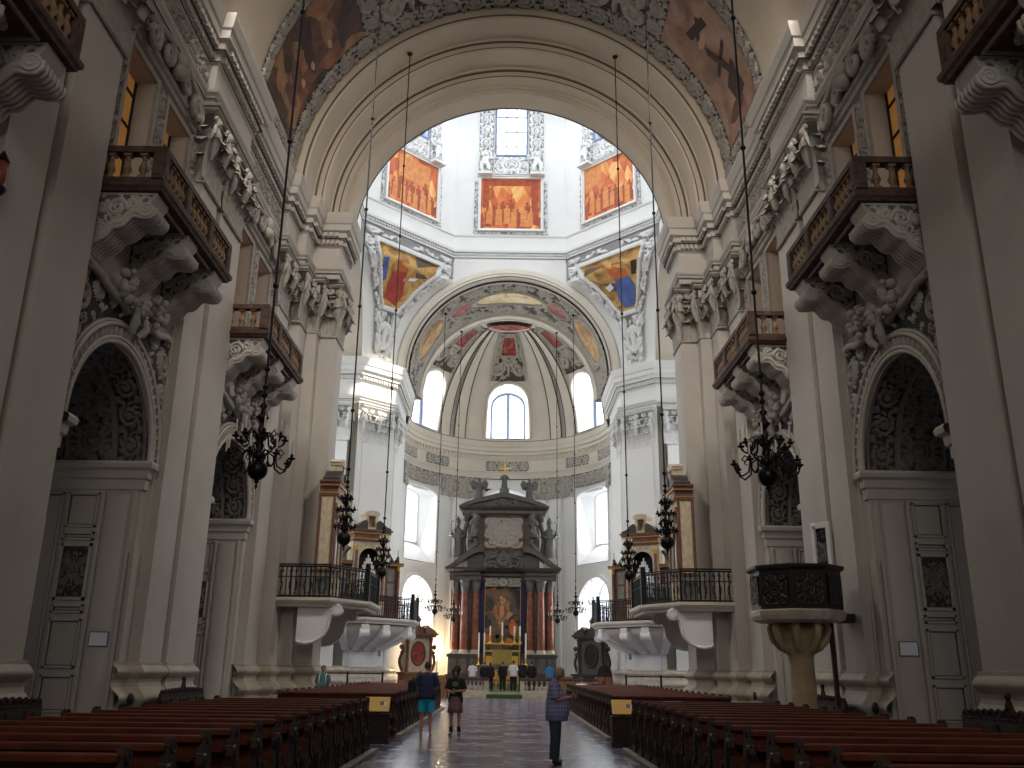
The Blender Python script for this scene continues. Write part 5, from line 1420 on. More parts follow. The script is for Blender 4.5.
def organ(wings=True):
    # local: front towards -Y
    t = thing('organ', 'marbled organ case with tin pipes on the farther left gallery', 'organ', (0, 0, 0), 0, 'small organs on the galleries')
    m = MB(); m.box(-1.05, 1.05, -.6, .6, 0, 1.15); m.box(-1.1, 1.1, -.66, .6, 1.1, 1.22)
    if wings: m.box(-2.0, 2.0, -.35, .6, 0, 1.0); m.box(-2.05, 2.05, -.4, .6, .95, 1.05)
    m.build('base_case', PANEL_R, t)
    m = MB()
    for x in (-.7, 0, .7): m.box(x - .26, x + .26, -.63, -.6, .2, .95)
    m.box(-.3, .3, -.66, -.63, .62, .72)
    m.build('base_panel', PANEL_C, t)
    # main tower
    m = MB(); m.box(-1.0, -.98, -.5, .55, 1.2, 4.35); m.box(.98, 1.0, -.5, .55, 1.2, 4.35); m.box(-1.0, 1.0, .5, .55, 1.2, 4.35)
    pts = [(-1.0, 1.2), (-.62, 1.2), (-.62, 3.3)] + [(-.62 * math.cos(PI * k / 12), 3.3 + .62 * math.sin(PI * k / 12)) for k in range(1, 12)] + [(.62, 3.3), (.62, 1.2), (1.0, 1.2), (1.0, 4.35), (-1.0, 4.35)]
    m.prism(pts, -.52, -.42, 'Y')
    m.build('tower_case', PANEL_C, t)
    m = MB(); m.box(-.9, .9, .3, .4, 1.2, 4.2); m.build('case_back', IRON, t)
    first = None
    for i in range(11):
        x = -.53 + 1.06 * i / 10; h = 1.25 + 1.05 * (1 - abs(i - 5) / 5) ** .9
        m = MB(); m.lathe([(.01, 0), (.05, .25), (.05, h), (.045, h + .01)], (x, -.30, 1.25), 8); m.box(x - .02, x + .02, -.36, -.34, 1.5, 1.58)
        m.build('pipe', PIPE, t)
    for x, y, h, z in ((-.82, -.62, 2.75, 1.25), (.82, -.62, 2.75, 1.25), (-1.85, -.42, 1.9, 1.08), (1.85, -.42, 1.9, 1.08)):
        if abs(x) > 1 and not wings: continue
        m = MB(); m.lathe([(.11, 0), (.11, .06), (.085, .1), (.08, h - .28), (.085, h - .26)], (x, y, z), 10); cl = m.build('column', PANEL_R, t)
        m = MB(); m.lathe([(.08, h - .27), (.11, h - .22), (.09, h - .14), (.14, h - .02), (.14, h)], (x, y, z), 10, fold=lambda a, zz: .08 * math.sin(6 * a)); m.build('capital', GOLD, cl)
    # wings
    if not wings:
        for e in (-1, 1):
            for y0_, y1_ in ((-.56, -.38), (.42, .6)):
                m = MB(); m.box(min(e * .98, e * 1.06), max(e * .98, e * 1.06), y0_, y1_, 1.2, 4.3); m.build('side_pilaster', PANEL_R, t)
            m = MB(); a, b = sorted((e * 1.0, e * 1.03)); m.box(a, b, -.34, .38, 1.35, 4.2); m.build('side_panel', PANEL_C, t)
            m = MB(); a, b = sorted((e * 1.05, e * 1.09)); m.box(a, b, -.5, .5, .1, 1.05); m.build('base_side_panel', PANEL_G, t)
    for e in (-1, 1) if wings else ():
        m = MB(); a, b = sorted((e * 1.0, e * 1.95)); m.box(a, b, -.3, .5, 1.0, 3.0); m.build('wing_case', PANEL_R, t)
        m = MB(); xx = e * 1.42; m.box(xx - .2, xx + .2, -.34, -.3, 1.2, 2.0); m.box(xx - .2, xx + .2, -.34, -.3, 2.15, 2.8); m.build('wing_panel', PANEL_G, t)
        m = MB(); a, b = sorted((e * .98, e * 2.1)); m.box(a, b, -.55, .55, 2.98, 3.08); m.box(a, b, -.6, .6, 3.08, 3.16); m.build('wing_cornice', PANEL_R, t)
        m = MB(); m.box(a, b, -.57, .55, 3.02, 3.05); m.build('gilt_line', GOLD, t)
        m = MB(); m.smooth = True
        m.tube([(e * (1.08 + .75 * q), -.1, 3.2 + .75 * (1 - q) ** 2 + .1 * math.sin(5 * q)) for q in [k / 10 for k in range(11)]], .1, 7); m.sphere((e * 1.85, -.1, 3.3), .16, 8, 6)
        m.lathe([(.06, 3.16), (.12, 3.25), (.08, 3.4), (.1, 3.5), (.02, 3.6), (.015, 3.95)], (e * 1.85, -.2, 0), 8)
        m.build('scroll_ornament', DARKMARB, t)
    m = MB()
    for z0, z1, e in ((4.3, 4.42, .06), (4.42, 4.72, .0), (4.72, 4.86, .12), (4.86, 4.94, .2)): m.box(-1.02 - e, 1.02 + e, -.68 - e, .6, z0, z1)
    m.build('entablature', PANEL_R, t)
    m = MB(); m.box(-1.1, 1.1, -.78, .55, 4.40, 4.43); m.box(-1.16, 1.16, -.83, .55, 4.70, 4.73); m.build('gilt_line', GOLD, t)
    # broken pediment and arched aedicule on top
    for e in (-1, 1):
        m = MB(); m.prism([(e * 1.15, 4.94), (e * .28, 4.94), (e * .28, 5.35), (e * .4, 5.5), (e * .6, 5.4), (e * .85, 5.16), (e * 1.15, 5.06)], -.75, .4, 'Y'); m.build('pediment', DARKMARB, t)
    m = MB(); m.prism([(-.36, 4.94), (-.36, 5.75), (-.2, 5.75), (-.2, 5.1), (.2, 5.1), (.2, 5.75), (.36, 5.75), (.36, 4.94)], -.6, .2, 'Y'); m.box(-.42, .42, -.66, .2, 5.75, 5.86); m.box(-.2, .2, 0, .1, 5.1, 5.75)
    m.prism([(.46 * math.cos(PI * k / 10), 5.86 + .2 * math.sin(PI * k / 10)) for k in range(11)], -.68, .2, 'Y')
    m.build('aedicule', PANEL_C, t)
    return t
o1 = organ()
cx, cy = -8.05, 52.5
o1.location = (cx, cy, 4.3); o1.rotation_euler.z = dg(28)
o2 = copy_tree(o1); o2.location.x = -cx; o2.scale.x = -1; o2.rotation_euler.z = -o1.rotation_euler.z; o2['label'] = 'marbled organ case with tin pipes on the farther right gallery'
o3 = organ(False); o3.location = (-6.84, 35.1, 4.1); o3.rotation_euler.z = PI / 2; o3.scale = (.92, .56, .90); o3['label'] = 'tall organ case seen from its side on the nearer left gallery'
o4 = copy_tree(o3); o4.location.x = -o3.location.x; o4.scale.x = -.92; o4.rotation_euler.z = -o3.rotation_euler.z; o4['label'] = 'tall organ case seen from its side on the nearer right gallery'

# ------------------------------------------------------------------ paintings of the crossing and vault
DP = ['orange painting in stucco frame, middle of the dome drum', 'orange painting in stucco frame, right of the middle one in the drum', None, None, None, None, None, 'orange painting in stucco frame, left of the middle one in the drum']
def figures(m, rng, n, w, z0, hmin, hmax, y):
    for i in range(n):
        x = -w + 2 * w * (i + .5) / n + rng.uniform(-.1, .1); h = rng.uniform(hmin, hmax); z = z0 + rng.uniform(0, .35); ww = h * .17
        m.poly([(x - ww, y, z), (x + ww, y, z), (x + ww * .8, y, z + .55 * h), (x + ww * .9, y, z + .78 * h), (x + ww * .25, y, z + .84 * h), (x - ww * .25, y, z + .84 * h), (x - ww * .9, y, z + .78 * h), (x - ww * .8, y, z + .55 * h)])
        m.poly([(x + h * .07 * math.cos(2 * PI * k / 8), y, z + .92 * h + h * .08 * math.sin(2 * PI * k / 8)) for k in range(8)])
FIG_D = mat('painted_dark_figure', (0.38, 0.065, 0.014), 0.6, var=.5, vscale=3); FIG_L = mat('painted_light_figure', (0.66, 0.24, 0.06), 0.6, var=.3, vscale=3)
for k in (7, 0, 1):
    t = thing('painting', DP[k], 'painting', (0, 0, 0), 0, 'orange paintings round the drum'); t.matrix_world = drum_frame(k) @ Matrix.Translation((0, -.06, 30.15))
    m = MB(); m.box(-2.05, 2.05, 0, .05, 0, 3.85); cv = m.build('canvas', ORANGE_F, t)
    rng = random.Random(30 + k)
    m = MB(); figures(m, rng, 7, 1.85, .15, 1.3, 1.8, -.006); m.build('painted_figures', FIG_D, cv)
    m = MB(); figures(m, rng, 6, 1.7, .1, 1.1, 1.6, -.012); m.build('painted_figures', FIG_L, cv)
    m = MB()
    if k == 0:
        m.poly([(-1.9, -.004, 1.6), (-1.5, -.004, 1.6), (-1.5, -.004, 3.3), (1.4, -.004, 3.3), (1.4, -.004, 1.6), (1.9, -.004, 1.6), (1.9, -.004, 3.8), (-1.9, -.004, 3.8)])
    elif k == 1: m.poly([(-2.05, -.004, 2.0), (-.6, -.004, 2.6), (-.6, -.004, 3.85), (-2.05, -.004, 3.85)])
    else: m.box(-1.2, 1.4, -.004, 0, 2.0, 3.6)
    m.build('painted_building', FIG_L if k else FIG_D, cv)
# pendentive pictures
def blob(cx, cy, rx, ry, n=14): return [(cx + rx * (1 + .12 * math.sin(3 * 2 * PI * k / n + cx * 20)) * math.cos(2 * PI * k / n), cy + ry * (1 + .12 * math.sin(2 * 2 * PI * k / n + cy * 20)) * math.sin(2 * PI * k / n)) for k in range(n)]
def pend_pic(sx, label, fig):
    t = thing('pendentive_painting', label, 'painting', (0, 0, 0), 0, 'paintings on the pendentives')
    u, tt = np.meshgrid(np.linspace(-1, 1, 24), np.linspace(.472, .873, 30), indexing='ij')
    def S(un, tv, off):
        tv = np.asarray(tv) if off < .055 else .472 + (np.asarray(tv) - .44) * (.401 / .47)
        w = np.interp(tv, [.47, .53, .875], [.14, .20, .33]); P, N = fpend(.5 + un * w, tv); n = N / np.linalg.norm(N[0] if N.ndim == 2 else N[0, 0])
        P = P + n * off; P[..., 0] *= (1 if sx < 0 else -1); return P
    m = MB(); m.grid(S(u, tt, .05)); cv = m.build('canvas', OCHRE_F, t)
    for nm, mt, off, polys in fig:
        for pl in polys:
            m = MB(); a = np.array(pl, float); m.poly([tuple(p) for p in S(a[:, 0], a[:, 1], off)]); m.build(nm, mt, cv)
def blob_(cx, cy, rx, ry, n=10): return [(cx + rx * math.cos(2 * PI * k / n), cy + ry * math.sin(2 * PI * k / n)) for k in range(n)]
pend_pic(-1, 'ochre pendentive painting with red robed seated figure, left of the chancel arch', [
    ('painted_backdrop', ROCK, .06, [[(.2, .9), (.98, .9), (.95, .75), (.55, .72), (.3, .8)]]),
    ('painted_robe', ROBE_RED, .07, [[(-.75, .50), (.45, .46), (.55, .56), (.25, .66), (.1, .74), (-.35, .73), (-.6, .62)]]),
    ('painted_robe', ROBE_OR, .08, [[(-.35, .73), (.1, .74), (.05, .81), (-.15, .84), (-.4, .80)]]),
    ('painted_wings', ROBE_BLUE, .08, [[(-.95, .62), (-.75, .64), (-.7, .8), (-.9, .78)]]),
    ('painted_skin', PAINT_SKIN, .09, [blob(-.12, .865, .09, .022), [(.1, .7), (.45, .69), (.45, .675), (.1, .67)]]),
    ('painted_page', PAPER, .10, [[(.3, .71), (.62, .73), (.6, .70), (.3, .685)]])])
pend_pic(1, 'ochre pendentive painting with blue robed seated figure, right of the chancel arch', [
    ('painted_rock', ROCK, .06, [[(.15, .66), (.85, .70), (.98, .80), (.9, .87), (.3, .84)]]),
    ('painted_robe', ROBE_BLUE, .07, [[(-.85, .47), (.2, .46), (.45, .55), (.2, .66), (.05, .72), (-.5, .72), (-.85, .62)]]),
    ('painted_robe', ROBE_OR, .08, [[(-.55, .70), (.12, .70), (.2, .78), (-.05, .83), (-.45, .81)]]),
    ('painted_skin', PAINT_SKIN, .09, [blob(-.1, .855, .09, .022), [(.1, .75), (.4, .70), (.38, .685), (.08, .71)]]),
    ('painted_page', PAPER, .10, [[(.35, .69), (.7, .67), (.66, .63), (.32, .65)]]),
    ('painted_child', PAINT_D, .09, [[(-.9, .70), (-.7, .70), (-.7, .79), (-.9, .79)]])])
# frescoes on the nave vault beside the great arch
def vault_pic(a0, a1, label, fm, extra):
    t = thing('vault_fresco', label, 'fresco', (0, 0, 0), 0, 'frescoes on the nave vault')
    f = cyl(RV - .05, 27.0, 30.7, a0=a0, a1=a1)
    m = MB(); m.grid(surf(f, 40, 12)); cv = m.build('canvas', fm, t)
    for nm, mt, off, polys in extra:
        for pl in polys:
            a = np.array(pl, float); m = MB()
            P, N = f(a[:, 0], a[:, 1]); P = P + N * off; m.poly([tuple(p) for p in P]); m.build(nm, mt, cv)
def bar(p, q, w):
    p, q = np.array(p), np.array(q); d = q - p; d = d / np.linalg.norm(d); n = np.array([-d[1], d[0]]) * w
    return [tuple(p + n), tuple(q + n), tuple(q - n), tuple(p - n)]
vault_pic(dg(8), dg(46), 'dark red brown fresco with figures, upper left above the great arch', BROWN_F, [
    ('painted_figure', FRESCO_B, .012, [blob(.32, .5, .06, .25), blob(.62, .35, .05, .2), blob(.2, .6, .05, .2)]), ('painted_figure', FRESCO_T, .013, [blob(.7, .5, .05, .22), blob(.40, .28, .05, .13), blob(.13, .5, .03, .2)]), ('painted_figure', PAINT_D, .014, [blob(.5, .55, .05, .25), blob(.28, .25, .05, .12)]),
    ('painted_skin', PAINT_SKIN, .016, [blob(.36, .72, .02, .07), blob(.5, .7, .02, .07), blob(.7, .68, .02, .07)])])
vault_pic(dg(134), dg(172), 'salmon fresco with dark wooden crosses, upper right above the great arch', SALMON_F, [
    ('painted_cross', PAINT_D, .012, [bar((.22, .62), (.30, .25), .035), bar((.23, .30), (.31, .55), .02)]), ('painted_cross', PAINT_D, .013, [bar((.40, .55), (.72, .30), .03), bar((.50, .20), (.58, .62), .018)]),
    ('painted_figure', PAINT_D, .014, [[(.62, .25), (.85, .2), (.88, .45), (.7, .55)]]), ('painted_figure', FRESCO_B, .012, [blob(.88, .55, .05, .22)]), ('painted_skin', PAINT_SKIN, .015, [blob(.34, .5, .03, .12)])])
# ------------------------------------------------------------------ high altar
def statue(m, x, y, z, h, mitre=False, wings=False):
    m.lathe([(.20 * h, 0), (.19 * h, .06 * h), (.15 * h, .35 * h), (.135 * h, .55 * h), (.16 * h, .70 * h), (.15 * h, .78 * h), (.07 * h, .83 * h), (.055 * h, .86 * h)], (x, y, z), 14, fold=lambda a, zz: .10 * math.sin(7 * a) + .05 * math.sin(4 * a + 9 * zz))
    m.sphere((x, y - .01 * h, z + .91 * h), .068 * h, 10, 8, (.9, 1, 1.2))
    m.smooth = True
    for e in (-1, 1):
        m.tube([(x + e * .13 * h, y, z + .76 * h), (x + e * .22 * h, y - .05 * h, z + .60 * h), (x + e * .12 * h, y - .17 * h, z + .58 * h)], [.06 * h, .05 * h, .035 * h], 7)
        if wings: m.loft([[(x + e * .05 * h, y + .1 * h, z + .75 * h), (x + e * .3 * h, y + .14 * h, z + .95 * h), (x + e * .42 * h, y + .12 * h, z + .75 * h)], [(x + e * .05 * h, y + .1 * h, z + .45 * h), (x + e * .18 * h, y + .14 * h, z + .45 * h), (x + e * .34 * h, y + .12 * h, z + .5 * h)]])
    if mitre: m.lathe([(.07 * h, .95 * h), (.085 * h, 1.02 * h), (.05 * h, 1.1 * h), (.01 * h, 1.16 * h)], (x, y, z), 10)
    m.smooth = False
AX, AY, AZ0 = -.2, 65.0, .54
t = thing('high_altar', 'tall dark marble high altar with red columns in the apse', 'altar', (AX, AY, AZ0))
z = lambda w: w - AZ0
m = MB()
m.box(-3.85, 3.85, .15, 2.4, 0, z(1.2)); m.box(-3.75, -1.75, 0, 2.4, z(1.2), z(2.45)); m.box(1.75, 3.75, 0, 2.4, z(1.2), z(2.45)); m.box(-1.75, 1.75, .5, 2.4, z(1.2), z(2.75))
for a, b in ((-3.85, -1.65), (1.65, 3.85)): m.box(a, b, -.08, 2.4, z(2.45), z(2.65)); m.box(a, b, -.04, 2.4, z(1.15), z(1.3))
m.build('pedestal', DARKMARB, t)
for e in (-1, 1):
    for x in (1.95, 2.75, 3.45):
        m = MB(); m.box(e * x - .28, e * x + .28, -.05, 0, z(1.4), z(2.35)); m.build('pedestal_panel', GREYMARB, t)
m = MB(); m.box(-3.7, 3.7, 1.0, 2.3, z(2.6), z(7.75)); m.build('back_wall', DARKMARB, t)
for e in (-1, 1):
    for x, y in ((1.95, .55), (2.7, .30), (3.35, .62)):
        m = MB(); m.lathe([(.30, z(2.78)), (.29, z(3.2)), (.27, z(5.2)), (.23, z(6.95))], (e * x, y, 0), 16); c = m.build('column', REDCOL, t)
        m = MB(); m.box(e * x - .36, e * x + .36, y - .36, y + .36, z(2.65), z(2.74)); m.lathe([(.36, z(2.74)), (.36, z(2.8)), (.31, z(2.85)), (.34, z(2.9)), (.29, z(2.95))], (e * x, y, 0), 16); m.build('column_base', PALEMARB, c)
        m = MB(); m.lathe([(.23, z(6.93)), (.27, z(7.0)), (.25, z(7.1)), (.34, z(7.35)), (.30, z(7.4)), (.40, z(7.66))], (e * x, y, 0), 16, fold=lambda a, zz: .12 * abs(math.sin(4 * a))); m.box(e * x - .38, e * x + .38, y - .38, y + .38, z(7.66), z(7.75)); m.build('column_capital', GREYMARB, c)
    # dark pilasters between
    for x in (2.36, 3.1):
        m = MB(); m.box(e * x - .14, e * x + .14, .7, 1.02, z(2.65), z(7.7)); m.build('pilaster', DARKMARB, t)
    m = MB(); m.box(min(e * 1.28, e * 1.62), max(e * 1.28, e * 1.62), .70, .95, z(2.75), z(7.6)); m.build('blue_hanging', BLUE_D, t)
# entablature breaking forward over the columns
EP = [(-3.75, 1.9), (-3.75, .1), (-1.6, .1), (-1.6, .75), (1.6, .75), (1.6, .1), (3.75, .1), (3.75, 1.9)]
m = MB(); m.sweep(EP, [(0, z(7.7)), (.05, z(7.72)), (.05, z(7.95)), (.1, z(8.0)), (.02, z(8.05)), (.02, z(8.22)), (.12, z(8.27)), (.30, z(8.36)), (.36, z(8.42)), (.40, z(8.55)), (0, z(8.55))])
m.sweep([(p[0], p[1]) for p in EP][::-1], [(0, z(7.7)), (0, z(8.55))])
m.prism(EP, z(7.75), z(8.5)); m.build('entablature', DARKMARB, t)
# canvas with arched head
m = MB(); pts = [(-1.26, z(2.95)), (1.26, z(2.95)), (1.26, z(6.9))] + [(1.26 * math.cos(PI * k / 12), z(6.9) + .45 * math.sin(PI * k / 12)) for k in range(1, 12)] + [(-1.26, z(6.9))]
m.prism(pts, .86, .92, 'Y'); cv = m.build('altarpiece', ALTAR_F, t)
m = MB(); 
for k in range(5): m.poly([(x, .852 - .001 * k, zz) for x, zz in blob(rng.uniform(-.2, .2), z(6.1) + .18 * k - .3, .34 - .06 * k, .3 - .04 * k, 14)])
m.build('painted_glow', OCHRE_F, cv)
m = MB(); m.poly([(x, .846, zz) for x, zz in blob(-.05, z(5.6), .16, .5, 10)]); m.poly([(x, .845, zz) for x, zz in blob(-.05, z(6.2), .1, .12, 10)]); m.build('painted_figure', PAINT_SKIN, cv)
m = MB()
for cx_, cz_, rx, rz_ in ((.75, 4.5, .3, .55), (-.95, 3.7, .25, .4), (.5, 3.5, .3, .3)): m.poly([(x, .848, zz) for x, zz in blob(cx_, z(cz_), rx, rz_, 10)])
m.build('painted_robe', ROBE_OR, cv)
m = MB()
for k in range(9): m.poly([(x, .849, zz) for x, zz in blob(rng.uniform(-1.0, 1.0), z(rng.uniform(3.4, 5.0)), .2, .35, 9)])
m.build('painted_figure', ROCK, cv)
m = MB()
for (a, b, c, d) in ((-1.38, -1.26, 2.85, 7.45), (1.26, 1.38, 2.85, 7.45), (-1.38, 1.38, 2.83, 2.95)): m.box(a, b, .78, .95, z(c), z(d))
m.build('altarpiece_frame', GOLD, t)
m = MB(); relief(flat((-1.3, .74, z(7.3)), (2.6, 0, 0), (0, 0, .6), (0, -1, 0)), 70, 24, cartouche(.3, 141, .1), 1, .3, .2, '', None, mb=m); m.build('cartouche', [STUCCO, DARKMARB], t)
# broken curved pediment
for e in (-1, 1):
    arc = [(e * (4.15 - 2.7 * q), z(8.55) + 1.55 * math.sin(q * PI / 2) ** 1.3) for q in [k / 10 for k in range(11)]]
    m = MB(); out = arc + [(arc[-1][0] - e * .05, arc[-1][1] - .38)] + [(x, zz - .42 if zz - .42 > z(8.55) else z(8.55)) for x, zz in arc[::-1]]
    m.prism(out, -.15, 1.5, 'Y'); m.build('broken_pediment', DARKMARB, t)
    # pedestal and bishop statue beside the attic
    m = MB(); m.box(e * 3.35 - .42, e * 3.35 + .42, .2, 1.2, z(8.5), z(9.15)); m.box(e * 3.35 - .48, e * 3.35 + .48, .14, 1.2, z(9.15), z(9.27)); m.build('statue_pedestal', PALEMARB, t)
    m = MB(); statue(m, e * 3.35, .6, z(9.27), 2.6, True); m.smooth = True; m.tube([(e * 3.8, .35, z(9.3)), (e * 3.82, .35, z(11.7)), (e * 3.75, .35, z(11.95)), (e * 3.62, .35, z(11.85))], .03, 5); m.build('bishop_statue', GREYMARB, t)
    # scrolled herm pilasters of the attic
    m = MB(); m.smooth = True
    for j in range(3):
        zz = 9.5 + j * 1.1; m.tube([(e * (2.2 + .22 * math.sin(q * 6 + j)), .35 - .1 * math.sin(5 * q), z(zz) + 1.1 * q) for q in [k / 8 for k in range(9)]], .2, 8)
    statue(m, e * 2.15, .35, z(10.8), 1.5); m.build('herm', GREYMARB, t)
    m = MB(); m.smooth = True; m.tube([(e * 2.7 + e * .2 * math.sin(4 * q), .5, z(9.4) + 2.9 * q) for q in [k / 10 for k in range(11)]], .16, 7); m.sphere((e * 2.7, .5, z(12.1)), .25, 8, 6); m.build('side_scroll', DARKMARB, t)
m = MB(); m.box(-2.6, 2.6, .5, 1.5, z(8.5), z(12.5)); m.build('attic', DARKMARB, t)
m = MB()
for (a, b, c, d) in ((-1.7, -1.4, 9.9, 12.35), (1.4, 1.7, 9.9, 12.35), (-1.7, 1.7, 9.75, 10.0), (-1.7, 1.7, 12.2, 12.45)): m.box(a, b, .38, .52, z(c), z(d))
m.build('attic_frame', REDMARB, t)
m = MB(); relief(flat((-1.4, .47, z(10.0)), (2.8, 0, 0), (0, 0, 2.2), (0, -1, 0)), 70, 66, [stroke([(.3, .3), (.7, .3)], .1), stroke([(.28, .45), (.72, .45)], .12), stroke([(.28, .58), (.72, .58)], .12)] + cartouche(.92, 143, .38), 1, .92, .12, '', None, mb=m); m.build('inscription_cartouche', [STUCCO, GREYMARB], t)
m = MB(); relief(flat((-1.4, .2, z(8.55)), (2.8, 0, 0), (0, 0, 1.2), (0, -1, 0)), 60, 30, cartouche(.43, 144, .14), 1, .43, .25, '', None, mb=m); m.build('scroll_panel', [GREYMARB, DARKMARB], t)
EP2 = [(-3.0, 1.5), (-3.0, .25), (3.0, .25), (3.0, 1.5)]
m = MB(); m.sweep(EP2, [(0, z(12.45)), (.05, z(12.5)), (.05, z(12.7)), (.22, z(12.82)), (.28, z(12.9)), (.30, z(13.02)), (0, z(13.02))]); m.prism(EP2, z(12.45), z(13.0)); m.build('attic_cornice', DARKMARB, t)
m = MB(); arc = [(3.3 * (1 - k / 10), z(13.0) + 1.05 * (1 - abs(1 - k / 10)) ** .75) for k in range(21)]
inn = [(2.6 * (1 - k / 10), z(13.0) + .68 * (1 - abs(1 - k / 10)) ** .75) for k in range(21)]
m.loft([[(x, .0, zz) for x, zz in arc], [(x, 0, zz) for x, zz in inn], [(x, .3, zz) for x, zz in inn]]); m.loft([[(x, 0, zz) for x, zz in arc], [(x, 1.4, zz) for x, zz in arc]]); m.poly([(x, .3, zz) for x, zz in inn]); m.build('top_pediment', DARKMARB, t)
m = MB(); relief(flat((-1.1, .28, z(13.02)), (2.2, 0, 0), (0, 0, .6), (0, -1, 0)), 50, 18, cartouche(.28, 145, .1), 1, .28, .18, '', None, mb=m); m.build('pediment_relief', [GREYMARB, DARKMARB], t)
for e in (-1, 1):
    m = MB(); statue(m, e * 1.85, .5, z(13.55), 1.6, wings=True); m.build('angel_statue', GREYMARB, t)
m = MB(); m.box(-.35, .35, .3, 1.0, z(14.0), z(14.35)); statue(m, 0, .6, z(14.3), 1.35); m.build('crowning_statue', GREYMARB, t)
m = MB(); m.box(-.045, .045, .5, .57, z(14.9), z(16.45)); m.box(-.42, .42, .5, .57, z(15.85), z(15.95))
for x, zz in ((-.42, 15.9), (.42, 15.9), (0, 16.45)): m.sphere((x, .535, z(zz)), .075, 8, 6)
m.build('gilt_cross', GOLD, t)
# altar table with golden frontal
t2 = thing('altar_table', 'altar table with golden frontal below the high altar painting', 'altar', (AX, 63.9, AZ0))
m = MB(); m.box(-1.7, 1.7, 0, .95, 0, 1.25); m.box(-1.8, 1.8, -.08, 1.0, 1.25, 1.38); m.build('table', GREYMARB, t2)
m = MB(); m.box(-.68, .68, -.05, 0, 1.45, 2.4); m.box(-1.4, 1.4, -.03, 0, .2, 1.1); m.build('gold_frontal', mat('gold_cloth', (.36, .26, .06), .5, var=.3, vscale=6), t2)
m = MB(); m.box(-1.3, 1.3, .35, .8, 2.76, 2.84); m.box(-1.22, -1.17, .5, .6, 1.38, 2.76); m.box(1.17, 1.22, .5, .6, 1.38, 2.76); m.box(-1.1, 1.1, .5, .9, 1.38, 2.0); m.build('gold_shelf', GOLD, t2)
def acandle(x, h, zb, label, y=64.45):
    c = thing('altar_candle', label, 'candle', (x, y, zb), 0, 'tall white candles on the high altar')
    m = MB(); m.lathe([(.14, 0), (.15, .05), (.05, .1), (.04, .3), (.08, .36), (.03, .42), (.09, .48), (.1, .5)], (0, 0, 0), 10); m.build('candlestick', GOLD, c)
    m = MB(); m.lathe([(.055, .5), (.052, h), (.012, h + .05)], (0, 0, 0), 8); m.build('candle', CANDLE, c)
for i, px in enumerate((-1.72, -1.34, -.95, .72, 1.1, 1.5)):
    acandle(AX + px + .12, 1.1 if abs(px) < 1.2 else 2.1, 3.385 if abs(px) < 1.2 else 1.925, 'tall white altar candle, %s from the left' % ORD[i])
acandle(AX, 1.35, 3.385, 'tallest white altar candle, in the middle of the gold shelf')
# throne-like gilded seats before the altar
for i, x in enumerate((-.75, .35)):
    c = thing('gilded_seat', 'small gilded seat on the green carpet, %s of the two' % ('left' if i == 0 else 'right'), 'seat', (x, 61.6, .56), 0, 'gilded seats before the altar')
    m = MB(); m.cbox(-.25, .25, -.25, .25, .4, .47, .01); m.build('seat', ROBE_RED, c)
    for a in (-.2, .2):
        for b in (-.2, .2):
            m = MB(); m.box(a - .03, a + .03, b - .03, b + .03, 0, .4); m.build('leg', GOLD, c)
    m = MB(); m.prism([(-.25, .45), (.25, .45), (.22, .95), (0, 1.1), (-.22, .95)], .2, .25, 'Y'); m.build('backrest', GOLD, c)

# communion rail
RB = baluster_mesh(.62, .09, 'baluster', PALEMARB)
used = False
def rail(x0, x1, label):
    global used
    t = thing('communion_rail', label, 'balustrade', ((x0 + x1) / 2, 57.92, .18), 0, 'pale marble communion rails'); L = (x1 - x0) / 2
    m = MB(); m.cbox(-L, L, -.16, .16, 0, .2, .02); m.build('plinth', PALEMARB, t)
    m = MB(); m.cbox(-L - .03, L + .03, -.2, .2, .82, .98, .03); m.build('handrail', REDMARB, t)
    n = int(2 * L / .34); posts = [-L + .14, L - .14] + [0] * (L > 2)
    for p in posts:
        m = MB(); m.box(p - .14, p + .14, -.15, .15, .2, .82); m.box(p - .08, p + .08, -.165, -.15, .3, .72); m.build('post', PALEMARB, t)
    for i in range(n):
        x = -L + .4 + (2 * L - .8) * i / (n - 1)
        if any(abs(x - p) < .2 for p in posts): continue
        if not used: RB.parent = t; RB.location = (x, 0, .2); used = True
        else: put(RB, t, (x, 0, .2))
rail(-3.0, -.95, 'pale marble communion rail with balusters left of the altar carpet')
rail(.95, 5.2, 'pale marble communion rail with balusters right of the altar carpet')

